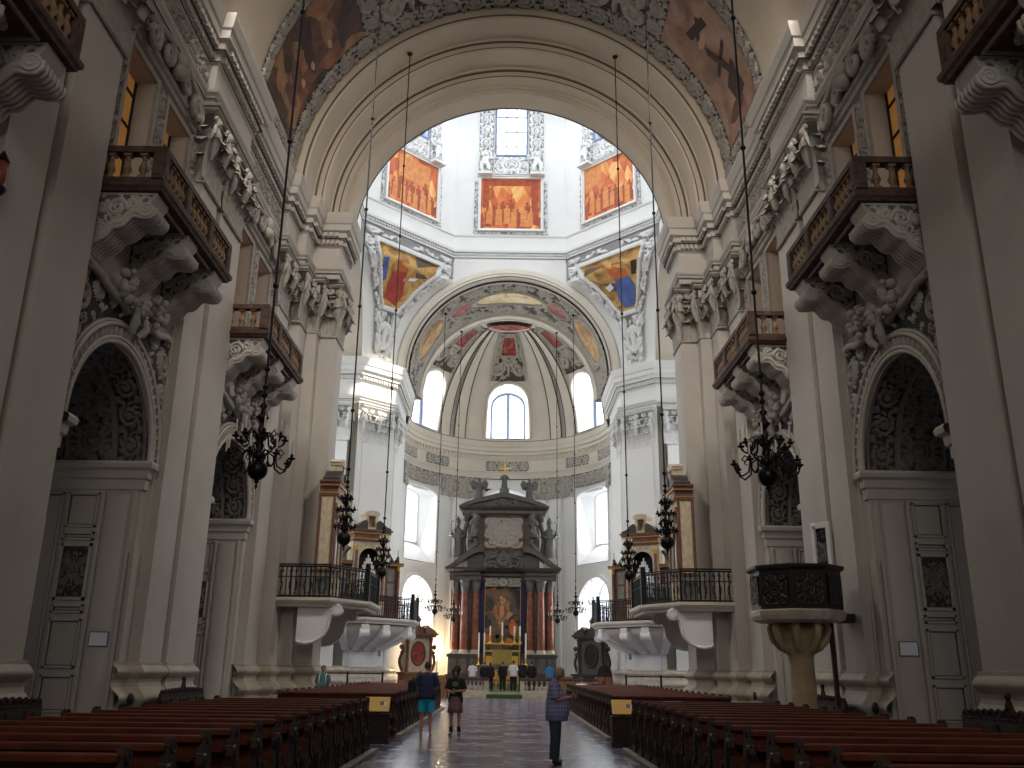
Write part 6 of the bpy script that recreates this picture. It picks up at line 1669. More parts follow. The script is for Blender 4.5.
# side altars
def side_altar(loc, rz, label, body, trim, pic, dark):
    t = thing('side_altar', label, 'altar', loc, rz)
    m = MB(); m.box(-1.15, 1.15, -.5, .35, 0, .95); m.box(-1.25, 1.25, -.6, .35, .95, 1.08); m.box(-.8, .8, -.53, -.5, .2, .8); m.build('mensa', trim, t)
    m = MB(); m.box(-.98, .98, -.1, .35, 1.05, 3.3); m.build('retable', body, t)
    for e in (-1, 1):
        m = MB(); m.lathe([(.13, 1.08), (.13, 1.16), (.10, 1.2), (.085, 2.85), (.12, 2.9), (.09, 2.95), (.14, 3.15)], (e * .82, -.25, 0), 12); m.build('column', dark, t)
        m = MB(); m.smooth = True; m.tube([(e * (1.05 + .18 * math.sin(5 * q)), 0, 1.2 + 1.7 * q) for q in [k / 8 for k in range(9)]], .1, 7); m.sphere((e * 1.15, -.05, 2.6), .16, 8, 6); m.sphere((e * 1.12, -.05, 2.25), .12, 8, 6); m.build('side_scroll', dark, t)
    m = MB(); m.M = Matrix.Translation((0, -.12, 2.2)) @ Matrix.Diagonal((.42, 1, .66, 1)); m.prism([(math.cos(2 * PI * k / 28), math.sin(2 * PI * k / 28)) for k in range(28)], -.02, 0, 'Y'); m.build('oval_painting', pic, t)
    m = MB(); m.smooth = True; m.tube([(.46 * math.cos(2 * PI * k / 28), -.14, 2.2 + .7 * math.sin(2 * PI * k / 28)) for k in range(28)], .06, 6, closed=True); m.build('oval_frame', dark, t)
    m = MB(); m.box(-1.1, 1.1, -.4, .35, 3.2, 3.32); m.box(-1.2, 1.2, -.5, .35, 3.32, 3.45); m.build('entablature', dark, t)
    for e in (-1, 1):
        m = MB(); m.prism([(e * 1.15, 3.45), (e * .3, 3.45), (e * .3, 3.75), (e * .45, 3.95), (e * .65, 3.8), (e * 1.0, 3.6)], -.45, .3, 'Y'); m.build('pediment', trim, t)
    m = MB(); m.box(-.25, .25, -.3, .25, 3.45, 3.85); statue(m, 0, 0, 3.8, .75); m.build('crowning_statue', dark, t)
    return t
sa = side_altar((-5.55, 59.6, .36), dg(32), 'warmly lit side altar with red oval painting left of the high altar', PANEL_C, WOOD_W, RED_F, PANEL_R)
side_altar((5.55, 59.6, .36), dg(-32), 'dark marble side altar with black oval painting right of the high altar', GREYMARB, DARKMARB, mat('black_oval', (.012, .011, .012), .4), DARKMARB)
# lamp standing by the left side altar
t = thing('floor_lamp', 'lit lamp glowing against the wall beside the left side altar', 'lamp', (-4.75, 66.0, .36))
m = MB(); m.lathe([(.18, 0), (.18, .04), (.03, .08), (.025, 1.75), (.06, 1.8)], (0, 0, 0), 10); m.build('stand', IRON, t)
m = MB(); m.sphere((0, 0, 1.95), .12, 10, 8); m.build('bulb', LAMP, t)
# choir stalls and kneeling benches below the side galleries
def stall(loc, rz, L, label, h=1.0):
    t = thing('choir_stall', label, 'bench', loc, rz, 'low wooden stalls by the sanctuary')
    m = MB(); m.cbox(-L / 2, L / 2, -.04, .04, 0, h, .015)
    for i in range(int(L / .6)): x = -L / 2 + .3 + i * .6; m.box(x - .22, x + .22, -.06, -.04, .2, h - .15)
    m.build('front_panel', WOOD_W, t)
    m = MB(); m.cbox(-L / 2, L / 2, .05, .4, .40, .46, .01); m.build('seat', WOOD_W, t)
    for e in (-1, 1):
        m = MB(); m.box(e * L / 2 - .03, e * L / 2 + .03, -.05, .45, 0, h + .06); m.build('stall_end', WOOD_D, t)
stall((-4.9, 56.7, 0), 0, 3.0, 'brown low wooden stall before the left side altar')
stall((4.5, 56.7, 0), 0, 2.8, 'brown low wooden stall before the right side altar')
stall((4.3, 61.6, .36), dg(-15), 1.6, 'brown low stall inside the communion rail right of the altar', .9)
stall((-4.5, 61.8, .36), dg(15), 1.4, 'brown low stall inside the communion rail left of the altar', .9)
# arched wooden chest at the foot of the right gallery
t = thing('arched_cupboard', 'dark brown arched cupboard beside the white right crossing pier', 'cupboard', (6.05, 57.0, 0), dg(-10))
m = MB(); m.prism([(-.45, 0), (.45, 0), (.45, 1.3)] + [(.45 * math.cos(PI * k / 10), 1.3 + .7 * math.sin(PI * k / 10)) for k in range(1, 10)] + [(-.45, 1.3)], 0, .4, 'Y'); m.build('body', WOOD_D, t)
for e in (-1, 1):
    m = MB(); m.box(min(e * .03, e * .4), max(e * .03, e * .4), -.03, 0, .1, 1.3); m.build('door', WOOD_W, t)
# iron barriers along the crossing piers
def barrier(sx, label):
    t = thing('iron_barrier', label, 'railing', (sx * 7.4, 44.6, 0), 0, 'thin iron barriers in the crossing')
    m = MB(); m.smooth = True
    m.tube([(-1.7, 0, 1.42), (1.7, 0, 1.42)], .03, 6); m.tube([(-1.7, 0, .8), (1.7, 0, .8)], .018, 6); m.build('rail', IRON, t)
    for x in (-1.65, 0, 1.65):
        m = MB(); m.box(x - .04, x + .04, -.04, .04, 0, 1.5); m.box(x - .14, x + .14, -.14, .14, 0, .03); m.build('post', IRON, t)
barrier(-1, 'thin black iron barrier before the farther left organ pier'); barrier(1, 'thin black iron barrier before the farther right organ pier')
# blue sheet on the right pier
t = thing('wall_sheet', 'pale blue sheet on the white right crossing pier', 'notice', (7.35, 54.76, 2.5), PI / 4)
m = MB(); m.box(-.2, .2, -.02, 0, -.2, .2); m.build('sheet', mat('pale_blue_sheet', (.45, .68, .85), .6), t)
m = MB(); m.box(-.22, .22, -.015, .0, .2, .23); m.build('clip', GREYMARB, t)
t = thing('wall_sheet', 'pale sheet on the white left crossing pier', 'notice', (-7.35, 54.76, 2.5), -PI / 4)
m = MB(); m.box(-.2, .2, -.02, 0, -.2, .2); m.build('sheet', PAPER, t)
m = MB(); m.box(-.22, .22, -.015, .0, .2, .23); m.build('clip', GREYMARB, t)

# paper on the right pews, round covers on the pier bases
t = thing('paper_sheet', 'pale lilac paper sheet lying on the back of a right pew', 'paper', (3.62, 20.33, 1.072))
m = MB(); m.box(-.19, .19, -.07, .07, 0, .004); m.build('sheet', mat('lilac_paper', (.62, .56, .72), .6), t)
m = MB(); m.box(-.15, .15, -.008, .008, .004, .006); m.build('fold', PAPER, t)
for x, y, lb in ((-8.72, 22.25, 'round black loudspeaker on the pier base behind the left wall bench'), (8.72, 22.25, 'round black cover on the pier base beside the pulpit'), (8.46, 31.9, 'round black cover on the crossing pier base beyond the pulpit')):
    t = thing('loudspeaker', lb, 'loudspeaker', (x, y, .92), 0, 'round black loudspeakers on the pier bases'); e = 1 if x < 0 else -1
    m = MB(); m.M = Matrix.Rotation(e * PI / 2, 4, 'Y'); m.lathe([(.13, 0), (.13, .05), (.10, .07), (.02, .075)], (0, 0, 0), 18); m.build('cover', IRON, t)
    m = MB(); m.M = Matrix.Rotation(e * PI / 2, 4, 'Y'); m.lathe([(.14, 0), (.14, .02), (.13, .02)], (0, 0, 0), 18, cap=False); m.build('ring', BRONZE, t)
# ------------------------------------------------------------------ people
SKIN = mat('skin', (0.42, 0.22, 0.15), 0.5); SKIN_D = mat('skin_tanned', (0.33, 0.155, 0.10), 0.5); EYE = mat('eye', (0.02, 0.015, 0.012), 0.3)
def cloth(n, c, var=.2): return mat('cloth_' + n, c, .85, bump=.15, bscale=25, var=var, vscale=5)
HAIR_D = mat('hair_dark', (0.020, 0.013, 0.010), .6); HAIR_G = mat('hair_grey', (0.30, 0.26, 0.24), .6); HAIR_B = mat('hair_brown', (0.055, 0.028, 0.016), .6)
def skin_mesh(chains, levels=2):
    """chains: list of lists of (point, radius or (rx, ry)); equal points (by name) share a vertex -> one continuous surface"""
    vs, rad, ed, idx, roots = [], [], [], {}, []
    for ch in chains:
        prev = None
        for key, p, r in ch:
            if key in idx: i = idx[key]
            else:
                i = len(vs); vs.append(p); rad.append(r if isinstance(r, tuple) else (r, r)); idx[key] = i
                if prev is None: roots.append(i)
            if prev is not None: ed.append((prev, i))
            prev = i
    me = bpy.data.meshes.new('tmp'); me.from_pydata(vs, ed, [])
    o = bpy.data.objects.new('tmp', me); COL.objects.link(o)
    md = o.modifiers.new('s', 'SKIN'); md.use_smooth_shade = True; md.branch_smoothing = .6
    if levels:
        s = o.modifiers.new('u', 'SUBSURF'); s.levels = levels; s.render_levels = levels
    for i, r in enumerate(rad):
        sv = me.skin_vertices[0].data[i]; sv.radius = r; sv.use_root = i in roots
    dgp = bpy.context.evaluated_depsgraph_get(); out = bpy.data.meshes.new_from_object(o.evaluated_get(dgp))
    vv = [tuple(v.co) for v in out.vertices]; ff = [tuple(p.vertices) for p in out.polygons]
    bpy.data.objects.remove(o); bpy.data.meshes.remove(me); bpy.data.meshes.remove(out)
    return vv, ff
def head_geo(m, c, yaw, nod, s=1.0):
    """head with brow, nose, chin and ears; faces +Y before turning"""
    m.M = Matrix.Translation(c) @ Matrix.Rotation(yaw, 4, 'Z') @ Matrix.Rotation(-nod, 4, 'X') @ Matrix.Scale(s, 4)
    n, k = 20, 14; rings = []
    for j in range(k + 1):
        th = PI * j / k; ring = []
        for i in range(n):
            a = 2 * PI * i / n
            x, y, z = math.sin(th) * math.cos(a), math.sin(th) * math.sin(a), math.cos(th)
            X, Y, Z = .076 * x, .095 * y, .118 * z
            if z < 0: X *= 1 + .22 * z; Y *= (1 + .10 * z) if y > 0 else (1 + .25 * z)
            if y > .6:
                f = (y - .6) / .4
                Y += -.010 * f * (1 if -.05 < z < .3 and abs(x) > .2 else 0) + .012 * f * (1 if z < -.75 else 0)
                if abs(x) < .18 and -.35 < z < .2: Y += .020 * (1 - abs(x) / .18) * (1 - abs(z + .18) / .4)
            ring.append((X, Y, Z))
        rings.append(ring)
    m.loft(rings, closed=True, smooth=True)
    m.sphere((0, .103, -.022), .015, 8, 6, (1, 1.1, 1.3)); m.tube([(0, .094, .03), (0, .108, -.018)], [.008, .013], 6)
    for e in (-1, 1): m.sphere((e * .078, -.005, -.01), .026, 8, 6, (.4, .8, 1.3))
    m.tube([(-.025, .088, -.062), (0, .096, -.060), (.025, .088, -.062)], .008, 6)
    m.cur = 1
    for e in (-1, 1): m.sphere((e * .030, .086, .012), .0095, 8, 6)
    m.cur = 0; m.M = None
def hand_chains(pref, w, d, side, curl=.5):
    """fingers as chains rooted in the palm; w wrist, d unit direction of the hand, side: unit vector towards the thumb"""
    w, d, sd = Vector(w), Vector(d).normalized(), Vector(side).normalized(); nrm = d.cross(sd).normalized()
    ch = []
    for i, (off, L) in enumerate(((.032, .068), (.011, .078), (-.011, .073), (-.031, .057))):
        b = w + d * .075 + sd * off; p1 = b + d * L * .45 + nrm * L * .18 * curl; p2 = p1 + d * L * .30 * (1 - .5 * curl) + nrm * L * .45 * curl; p3 = p2 + d * L * .18 * (1 - curl) + nrm * L * .3 * curl
        ch.append([(pref + 'f%d%d' % (i, k), tuple(p), r) for k, (p, r) in enumerate(((b, .010), (p1, .0095), (p2, .0088), (p3, .0075)))])
    b = w + d * .03 + sd * .028; p1 = b + d * .028 + sd * .026 + nrm * .012 * curl; p2 = p1 + d * .03 + sd * .008 + nrm * .02 * curl
    ch.append([(pref + 't%d' % k, tuple(p), r) for k, (p, r) in enumerate(((b, .013), (p1, .0115), (p2, .009)))])
    return ch
def person(label, loc, rz, H=1.75, arms=None, top=None, sleeve='short', bottom=None, leg='long', shoe=None, hair=None, hairstyle='short', belly=0.0, nod=0.0, turn=0.0, skin=None, sock=None, girth=1.0, seated=False, group=None, skirt=False, fingers=True, holding=None, hem=.84):
    skin = skin or SKIN; s = H / 1.75; g = girth
    t = thing('person', label, 'person', loc, rz, group)
    J = {}
    J['pel'] = (0, 0, .93); J['waist'] = (0, .01, 1.08); J['chest'] = (0, .0, 1.28); J['uch'] = (0, -.01, 1.40); J['neck'] = (0, -.005, 1.485); J['nk2'] = (0, .012 + .03 * nod, 1.545)
    hc = (0, .035 + .09 * nod, 1.632 - .015 * nod)
    A = arms or {}
    for e, sd in ((-1, 'l'), (1, 'r')):
        J['sh' + sd] = (e * .175 * (1 + .4 * (g - 1)), -.01, 1.405)
        J['el' + sd], J['wr' + sd] = A.get(sd, ((e * (.235 + .1 * (g - 1)), -.03, 1.13), (e * (.25 + .1 * (g - 1)), .05, .89)))
        if seated:
            J['hip' + sd] = (e * .09, .03, .92); J['kn' + sd] = (e * .10, .31, .94); J['an' + sd] = (e * .1, .22, .46); J['toe' + sd] = (e * .11, .34, .40)
        else:
            J['hip' + sd] = (e * .092 * g, 0, .87); J['kn' + sd] = (e * .105, .012, .49); J['an' + sd] = (e * .11, -.02, .085); J['toe' + sd] = (e * .125, .13, .03)
    def P(k): return tuple(c * s for c in J[k])
    R = lambda r: r * s
    ch = [[('pel', P('pel'), (R(.145 * g), R(.105 * g))), ('waist', P('waist'), (R(.125 * g), R(.095 * g + .4 * belly))), ('chest', P('chest'), (R(.145 * g), R(.105 * g + .15 * belly))), ('uch', P('uch'), (R(.13), R(.085))), ('neck', P('neck'), R(.058)), ('nk2', P('nk2'), R(.053))]]
    for sd in 'lr':
        e = -1 if sd == 'l' else 1
        ch.append([('uch', None, None), ('sh' + sd, P('sh' + sd), R(.062)), ('el' + sd, P('el' + sd), R(.043)), ('wr' + sd, P('wr' + sd), R(.029)), ])
        w, el = Vector(P('wr' + sd)), Vector(P('el' + sd)); d = (w - el).normalized(); palm = w + d * .055 * s
        ch.append([('wr' + sd, None, None), ('pm' + sd, tuple(palm), (R(.038), R(.022)))])
        ch.append([('pel', None, None), ('hip' + sd, P('hip' + sd), R(.085 * g)), ('kn' + sd, P('kn' + sd), R(.056)), ('an' + sd, P('an' + sd), R(.037)), ('toe' + sd, P('toe' + sd), (R(.042), R(.024)))])
        if fingers:
            up = Vector((0, 0, 1)); thumb = up if abs(d.z) < .7 else Vector((0, 1, 0)); thumb = (thumb - d * thumb.dot(d)).normalized()
            ch += hand_chains(sd, tuple(w), d, thumb, .6)
    vv, ff = skin_mesh(ch, 2 if fingers else 1)
    m = MB(); m._add(vv, ff, smooth=True)
    m.smooth = True; head_geo(m, tuple(c * s for c in hc), turn, nod * .7, s)
    m.build('body', [skin, EYE], t)
    # hair
    hm = MB(); hm.M = Matrix.Translation(tuple(c * s for c in hc)) @ Matrix.Rotation(turn, 4, 'Z') @ Matrix.Rotation(-nod * .7, 4, 'X') @ Matrix.Scale(s, 4)
    lim = {'short': .58, 'bald': .75, 'long': .95, 'curly': .8}[hairstyle]
    rings = []
    for j in range(10):
        th = PI * lim * j / 9; ring = []
        for i in range(20):
            a = 2 * PI * i / 20; front = max(0, math.sin(a)); q = th * (1 - .50 * front ** 1.5)
            if hairstyle == 'bald': q = .35 * PI + (th * (1 - .6 * front) - .35 * PI) if th > .35 * PI else th
            rr = 1.09 + (.22 * (.5 + .5 * math.sin(5 * a + 3 * j)) if hairstyle == 'curly' else 0)
            ring.append((.078 * rr * math.sin(q) * math.cos(a), .098 * rr * math.sin(q) * math.sin(a) - .006, .120 * rr * math.cos(q)))
        rings.append(ring)
    if hairstyle == 'bald': rings = rings[6:]
    hm.loft(rings, closed=True, smooth=True)
    if hairstyle == 'curly':
        rg = random.Random(8)
        for k in range(26): hm.sphere((rg.uniform(-.09, .09), rg.uniform(-.1, .02), rg.uniform(.0, .15)), rg.uniform(.03, .05), 7, 5)
    if hairstyle == 'long':
        hm.loft([[(.078 * math.cos(a), -.03 + .085 * math.sin(a), zz) for a in [PI + PI * k / 8 for k in range(9)]] for zz in (.03, -.1, -.2)], smooth=True)
    hm.build('hair', hair or HAIR_D, t)
    # shirt
    def ell(m, rows, n=22, fold=0.0):
        m.loft([[(cx + rx * s * math.cos(2 * PI * k / n) * (1 + fold * math.sin(5 * 2 * PI * k / n + z * 20)), cy + ry * s * math.sin(2 * PI * k / n) * (1 + fold * math.sin(4 * 2 * PI * k / n + z * 13)), z * s) for k in range(n)] for cx, cy, z, rx, ry in rows], closed=True, smooth=True)
    b_ = belly
    m = MB()
    ell(m, [(0, .25 * b_, hem - .005, .165 * g, .12 * g + .5 * b_), (0, .28 * b_, hem, .205 * g, .140 * g + .55 * b_), (0, .5 * b_, .95, .200 * g, .137 * g + .75 * b_), (0, .6 * b_, 1.08, .180 * g, .130 * g + .8 * b_), (0, .35 * b_, 1.22, .190 * g, .134 * g + .4 * b_), (0, 0, 1.34, .198, .130), (0, -.008, 1.405, .178, .112), (0, -.008, 1.445, .125, .092), (0, -.004, 1.475, .082, .078), (0, 0, 1.492, .066, .066)], fold=.018)
    m.smooth = True
    for sd in 'lr':
        el, shd, wr = np.array(P('el' + sd)), np.array(P('sh' + sd)), np.array(P('wr' + sd)); inn = shd + (np.array(P('uch')) - shd) * .45
        if sleeve == 'short': pts = [inn, shd, shd + (el - shd) * .4, shd + (el - shd) * .85]; rr = [.085, .086, .080, .082]
        else: pts = [inn, shd, shd + (el - shd) * .5, el, el + (wr - el) * .5, el + (wr - el) * .95]; rr = [.085, .085, .072, .062, .052, .045]
        m.tube([tuple(p) for p in pts], [R(r) for r in rr], 12)
    m.build('shirt', top, t)
    # trousers, shorts or skirt
    if skirt:
        m = MB(); m.lathe([(.150 * s, 1.0 * s), (.178 * s, .9 * s), (.195 * s, .75 * s), (.215 * s, .58 * s), (.205 * s, .58 * s)], (0, 0, 0), 22, cap=False, fold=lambda a, zz: .05 * math.sin(7 * a) * (1 - zz)); m.build('skirt', bottom, t)
    else:
        m = MB(); m.smooth = True
        hz = P('hip' + 'l')[2] / s
        ell(m, [(0, 0, 1.03, .165 * g, .118 * g), (0, 0, .93, .180 * g, .134 * g), (0, .0, .84, .184 * g, .138 * g), (0, 0, .79, .165 * g, .120 * g), (0, 0, .765, .06, .05)])
        for sd in 'lr':
            hp, kn, an = np.array(P('hip' + sd)), np.array(P('kn' + sd)), np.array(P('an' + sd))
            if leg == 'short': pts = [hp, hp + (kn - hp) * .4, hp + (kn - hp) * .86]; rr = [.092 * g, .098 * g, .096]
            else: pts = [hp, hp + (kn - hp) * .4, kn, kn + (an - kn) * .5, an + np.array((0, 0, .0))]; rr = [.092 * g, .098 * g, .084 * g, .080 * g, .076 * g]
            m.tube([tuple(p) for p in pts], [R(r) for r in rr], 14)
        m.build('shorts' if leg == 'short' else 'trousers', bottom, t)
    if shoe:
        for sd in 'lr':
            an, to = np.array(P('an' + sd)), np.array(P('toe' + sd)); d = (to - an); d[2] = 0
            c = [[('h', tuple(an + np.array((0, -.035 * s, -.035 * s))), (R(.042), R(.045))), ('m', tuple(an + d * .5 + np.array((0, 0, -.04 * s))), (R(.046), R(.042))), ('t', tuple(an + d * 1.05 + np.array((0, 0, -.052 * s))), (R(.044), R(.028)))]]
            vv, ff = skin_mesh(c, 2); m = MB(); m._add([(p[0], p[1], max(p[2], .002 if not seated else -1)) for p in vv], ff, smooth=True); m.build('shoe', shoe, t)
            if sock:
                m = MB(); m.tube([tuple(an + np.array((0, 0, -.02))), tuple(an + (np.array(P('kn' + sd)) - an) * .38)], [R(.046), R(.054)], 12); m.build('sock', sock, t)
    if holding:
        p, q = holding; m = MB(); m.M = Matrix.Translation(p) @ Matrix.Rotation(q, 4, 'X'); m.cbox(-.035, .035, -.006, .006, -.075, .075, .002)
        m.build('phone', IRON, t)
    return t
def plaid():
    m = mat('cloth_blue_plaid', (0.085, 0.115, 0.27), .85); nt = m.node_tree; b = nt.nodes['Principled BSDF']
    tc = nt.nodes.new('ShaderNodeTexCoord'); sx = nt.nodes.new('ShaderNodeSeparateXYZ'); nt.links.new(tc.outputs['Object'], sx.inputs[0])
    outs = []
    for ch, fr in ((1, 120), (0, 120), (2, 80)):
        mu = nt.nodes.new('ShaderNodeMath'); mu.operation = 'MULTIPLY'; mu.inputs[1].default_value = fr; nt.links.new(sx.outputs[ch], mu.inputs[0])
        sn = nt.nodes.new('ShaderNodeMath'); sn.operation = 'SINE'; nt.links.new(mu.outputs[0], sn.inputs[0])
        gt = nt.nodes.new('ShaderNodeMath'); gt.operation = 'GREATER_THAN'; gt.inputs[1].default_value = .72; nt.links.new(sn.outputs[0], gt.inputs[0]); outs.append(gt)
    a = nt.nodes.new('ShaderNodeMath'); a.operation = 'MAXIMUM'; nt.links.new(outs[0].outputs[0], a.inputs[0]); nt.links.new(outs[2].outputs[0], a.inputs[1])
    mx = nt.nodes.new('ShaderNodeMix'); mx.data_type = 'RGBA'; mx.inputs[6].default_value = (0.15, 0.18, 0.38, 1); mx.inputs[7].default_value = (0.45, 0.40, 0.46, 1)
    mh = nt.nodes.new('ShaderNodeMath'); mh.operation = 'MULTIPLY'; mh.inputs[1].default_value = .7; nt.links.new(a.outputs[0], mh.inputs[0]); nt.links.new(mh.outputs[0], mx.inputs[0]); nt.links.new(mx.outputs[2], b.inputs['Base Color'])
    return m
JEANS = cloth('jeans', (0.030, 0.055, 0.075)); NAVY = cloth('navy', (0.022, 0.030, 0.075)); TURQ = cloth('turquoise', (0.015, 0.42, 0.58)); BLACK = cloth('black', (0.010, 0.010, 0.012)); MAUVE = cloth('mauve', (0.20, 0.085, 0.10))
WHITEC = cloth('white', (0.75, 0.72, 0.80)); GREYC = cloth('grey', (0.16, 0.17, 0.18)); BLUEC = cloth('blue', (0.03, 0.22, 0.50)); TEAL = cloth('teal', (0.08, 0.20, 0.20)); BEIGE = cloth('beige', (0.48, 0.38, 0.30)); SHOE = mat('shoe_black', (.012, .012, .013), .5); SANDAL = mat('sandal', (.42, .30, .22), .6)
# heavy man in plaid shirt reading his phone, seen from his left side, facing right
man = person('man in a blue plaid shirt looking down at his phone on the marble aisle', (1.0, 18.35, 0), -PI / 2 - .12, 1.76, arms={'l': ((-.25, .04, 1.13), (-.12, .30, 1.17)), 'r': ((.25, .04, 1.13), (.10, .30, 1.19))}, top=plaid(), bottom=JEANS, shoe=SHOE, hair=HAIR_G, hairstyle='bald', belly=.10, nod=.55, skin=SKIN, girth=1.14, hem=.76, holding=((0.02, .40, 1.24), dg(-35)))
man2 = person('man seen from behind in a navy shirt and turquoise shorts beside the left pews', (-2.06, 25.5, 0), .05, 1.86, arms={'l': ((-.27, .02, 1.13), (-.20, .26, 1.16)), 'r': ((.27, .02, 1.13), (.20, .26, 1.18))}, top=NAVY, bottom=TURQ, leg='short', shoe=SANDAL, hair=HAIR_D, nod=.1, girth=1.08)
wom = person('woman facing the camera in a black shirt and mauve skirt with folded arms', (-1.28, 25.4, 0), PI - .1, 1.72, arms={'l': ((-.25, .02, 1.15), (-.04, .21, 1.14)), 'r': ((.25, .02, 1.15), (.06, .23, 1.11))}, top=BLACK, bottom=MAUVE, skirt=True, shoe=SHOE, sock=BLACK, hair=HAIR_D, hairstyle='curly', nod=.15)
m = MB(); m.prism([(-.075, 1.24), (.075, 1.24), (.07, 1.34), (0, 1.36), (-.07, 1.34)], .128, .136, 'Y'); m.build('shirt_print', mat('print_olive', (.16, .17, .05), .8), wom)
m = MB()
per = person('person with dark hair and backpack straps standing behind the left pews', (-6.35, 33.2, 0), PI, 1.74, top=TEAL, bottom=WHITEC, shoe=SHOE, hair=HAIR_D, fingers=False)
m = MB(); m.cbox(-.15, .15, -.30, -.13, 1.02, 1.42, .03); m.build('backpack', GREYC, per)
m = MB(); m.smooth = True
for e in (-1, 1): m.tube([(e * .1, -.12, 1.40), (e * .11, .0, 1.475), (e * .11, .13, 1.38), (e * .12, .13, 1.15), (e * .14, -.1, 1.05)], .018, 6)
m.build('strap', PAPER, per)
AG = 'visitors standing before the high altar'
grp = [(-2.02, 59.55, .36, 1.77, WHITEC, GREYC, 'light shirt and grey trousers', 'short'), (-1.28, 59.75, .36, 1.75, BLACK, BLACK, 'black clothes, leftmost of the dark dressed ones', 'short'), (-.90, 59.05, .36, 1.71, BLACK, BLACK, 'black coat, standing right beside the leftmost dark dressed one', 'long'),
       (-.12, 59.95, .36, 1.79, BLACK, BLACK, 'black, directly below the gold frontal', 'short'), (.55, 58.95, .36, 1.85, WHITEC, BLACK, 'bright white shirt and black trousers', 'short'), (1.12, 59.75, .36, 1.89, BLACK, BLACK, 'black, right of the white shirted man', 'short'), (1.72, 60.05, .36, 1.83, BLACK, BLACK, 'black, rightmost of the dark dressed ones', 'short'), (2.88, 60.15, .36, 1.71, BLUEC, GREYC, 'bright blue shirt', 'short')]
for x, y, zz, h, tp, bt, lb, hs in grp:
    person('person before the altar in ' + lb, (x, y, zz), random.uniform(-.25, .25), h, top=tp, sleeve='long' if tp is BLACK else 'short', bottom=bt, shoe=SHOE, hair=HAIR_D, hairstyle=hs, fingers=False, girth=1.1, group=AG)
SG = 'people sitting in the front pews'
ar = {'l': ((-.24, .05, 1.15), (-.14, .3, 1.05)), 'r': ((.24, .05, 1.15), (.14, .3, 1.05))}
for x, y, tp, lb in ((3.35, 41.05, WHITEC, 'seated person in white at the aisle end of the right front pews'), (4.0, 41.05, BLACK, 'seated person in black next to the one in white'), (-3.25, 38.40, BEIGE, 'seated person in beige in the left front pews'), (-3.48, 36.50, BLACK, 'seated person in black in the left pews behind the one in beige')):
    person(lb, (x, y + .04, -.33), 0, 1.72, arms=ar, top=tp, bottom=GREYC, shoe=SHOE, hair=HAIR_B, seated=True, fingers=False, group=SG)
m = MB()
t = thing('shoulder_bag', 'black shoulder bag at the left side of the man in turquoise shorts', 'bag', (-2.46, 25.58, 1.08))
m = MB(); m.cbox(-.11, .11, -.15, .15, 0, .30, .04); m.build('bag_body', BLACK, t)
m = MB(); m.smooth = True; m.tube([(.08, -.1, .28), (.16, -.06, .48), (.2, 0, .53), (.16, .06, .48), (.08, .1, .28)], .015, 6); m.build('strap', BLACK, t)
# ------------------------------------------------------------------ camera, light, view
cd = bpy.data.cameras.new('camera'); cam = bpy.data.objects.new('camera', cd); COL.objects.link(cam)
f_, pit, rol, yaw = 898.0, math.radians(17.6), math.radians(0.69), math.radians(0.21)
cd.sensor_fit = 'HORIZONTAL'; cd.sensor_width = 36; cd.lens = f_ / 1024 * 36; cd.clip_end = 200
Fv = Vector((math.sin(yaw) * math.cos(pit), math.cos(yaw) * math.cos(pit), math.sin(pit)))
R0 = Vector((math.cos(yaw), -math.sin(yaw), 0)); U0 = R0.cross(Fv)
Rv = R0 * math.cos(rol) + U0 * math.sin(rol); Uv = Rv.cross(Fv)
cam.matrix_world = Matrix(((Rv.x, Uv.x, -Fv.x, .03), (Rv.y, Uv.y, -Fv.y, 0), (Rv.z, Uv.z, -Fv.z, 1.7), (0, 0, 0, 1)))
SC.camera = cam
def light(name, kind, loc, energy, col=(1, 1, 1), size=None, target=None, rot=None, spread=None, spot=None):
    l = bpy.data.lights.new(name, kind); l.energy = energy; l.color = col
    if kind == 'AREA':
        l.shape = 'RECTANGLE'; l.size, l.size_y = size
        if spread: l.spread = spread
    if kind == 'SPOT': l.spot_size = spot; l.spot_blend = .3; l.shadow_soft_size = size or .3
    if kind == 'POINT': l.shadow_soft_size = size or .2
    o = bpy.data.objects.new(name, l); COL.objects.link(o); o.location = loc
    if target is not None: o.rotation_euler = (Vector(target) - Vector(loc)).to_track_quat('-Z', 'Y').to_euler()
    return o
DAY = (.86, .93, 1.0)
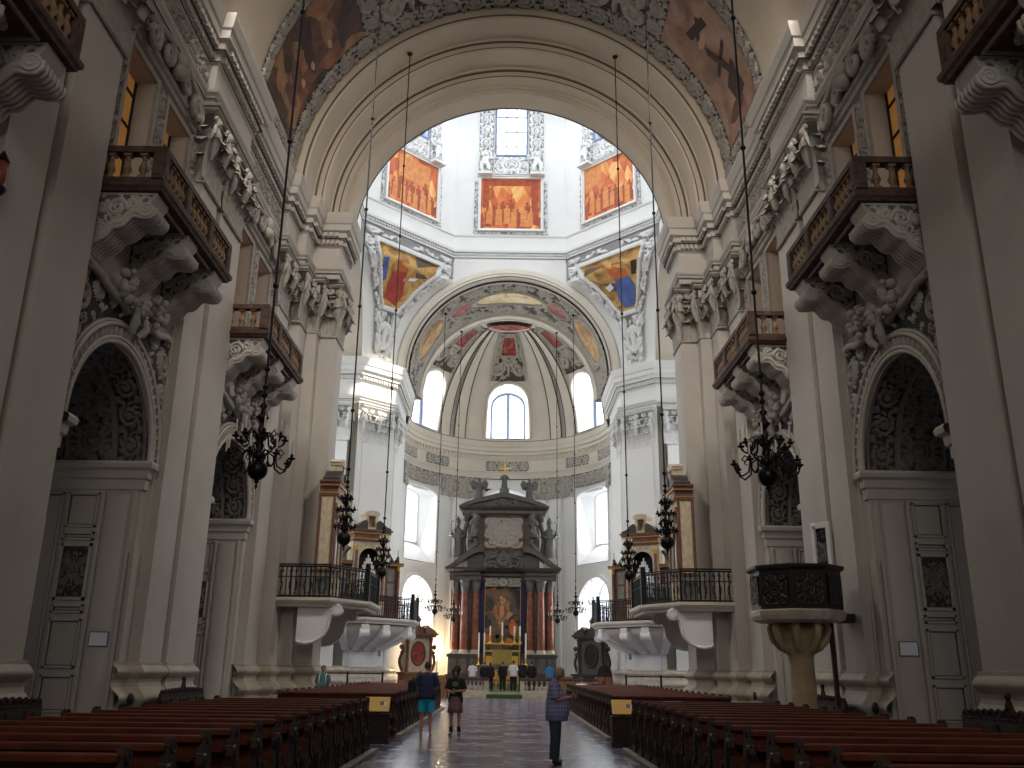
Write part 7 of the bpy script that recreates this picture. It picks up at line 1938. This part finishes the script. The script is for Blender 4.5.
for k in range(8):      # daylight entering by the eight drum windows
    a = PI / 2 - k * PI / 4; d = Vector((math.cos(a), math.sin(a), 0))
    p = Vector((0, YC, 38.3)) + d * (RI + .5)
    light('drum_daylight', 'AREA', p, 640, DAY, (1.9, 4.4), Vector((0, YC, 28)) + d * -2)
for sx in (-1, 1):
    for yy in (-3.2, 0, 3.2):
        light('transept_daylight', 'AREA', (sx * 18.8, YC + yy, 12), 520, DAY, (1.7, 5.8), (0, YC + yy, 8))
for c, z, h, e in ((0, 20.8, 3.4, 300), (dg(60), 20.8, 3.4, 300), (dg(-60), 20.8, 3.4, 300), (dg(60), 11.5, 4.8, 330), (dg(-60), 11.5, 4.8, 330), (dg(60), 5.6, 3.6, 200), (dg(-60), 5.6, 3.6, 200)):
    p = Vector((math.sin(c) * 8.5, YA + math.cos(c) * 8.5, z)); light('apse_daylight', 'AREA', p, e, DAY, (2.6, h), (0, YA - 3, z - 2))
light('entrance_daylight', 'AREA', (0, -7.9, 15.5), 820, (1.0, .93, .84), (7, 9), (0, 20, 11))
for sx in (-1, 1):
    for yl, pw in ((10.9, 60), (19.9, 950)): light('lunette_daylight', 'AREA', (sx * 7.9, yl, 22.1), pw, (1.0, .95, .88), (2.2, 2.6), (sx * -1.5, yl + 17, 10), spread=dg(112))
light('lamp_glow', 'POINT', (-4.7, 65.8, 2.4), 520, (1.0, .74, .42), .12)
light('sunbeam', 'SPOT', (7.2, 44.5, 37.5), 90000, (1.0, .90, .72), .15, (-8.3, 53.9, 18.2), spot=dg(7))
w = bpy.data.worlds.new('world'); SC.world = w; w.use_nodes = True
w.node_tree.nodes['Background'].inputs['Color'].default_value = (1.0, .86, .72, 1); w.node_tree.nodes['Background'].inputs['Strength'].default_value = .02
SC.view_settings.view_transform = 'Standard'; SC.view_settings.look = 'None'; SC.view_settings.exposure = 0.0; SC.view_settings.gamma = 1.0
SC.view_settings.use_curve_mapping = False
cy = SC.cycles
cy.use_denoising = True; cy.max_bounces = 8; cy.diffuse_bounces = 5; cy.glossy_bounces = 4; cy.sample_clamp_indirect = 6.0
cy.use_adaptive_sampling = False
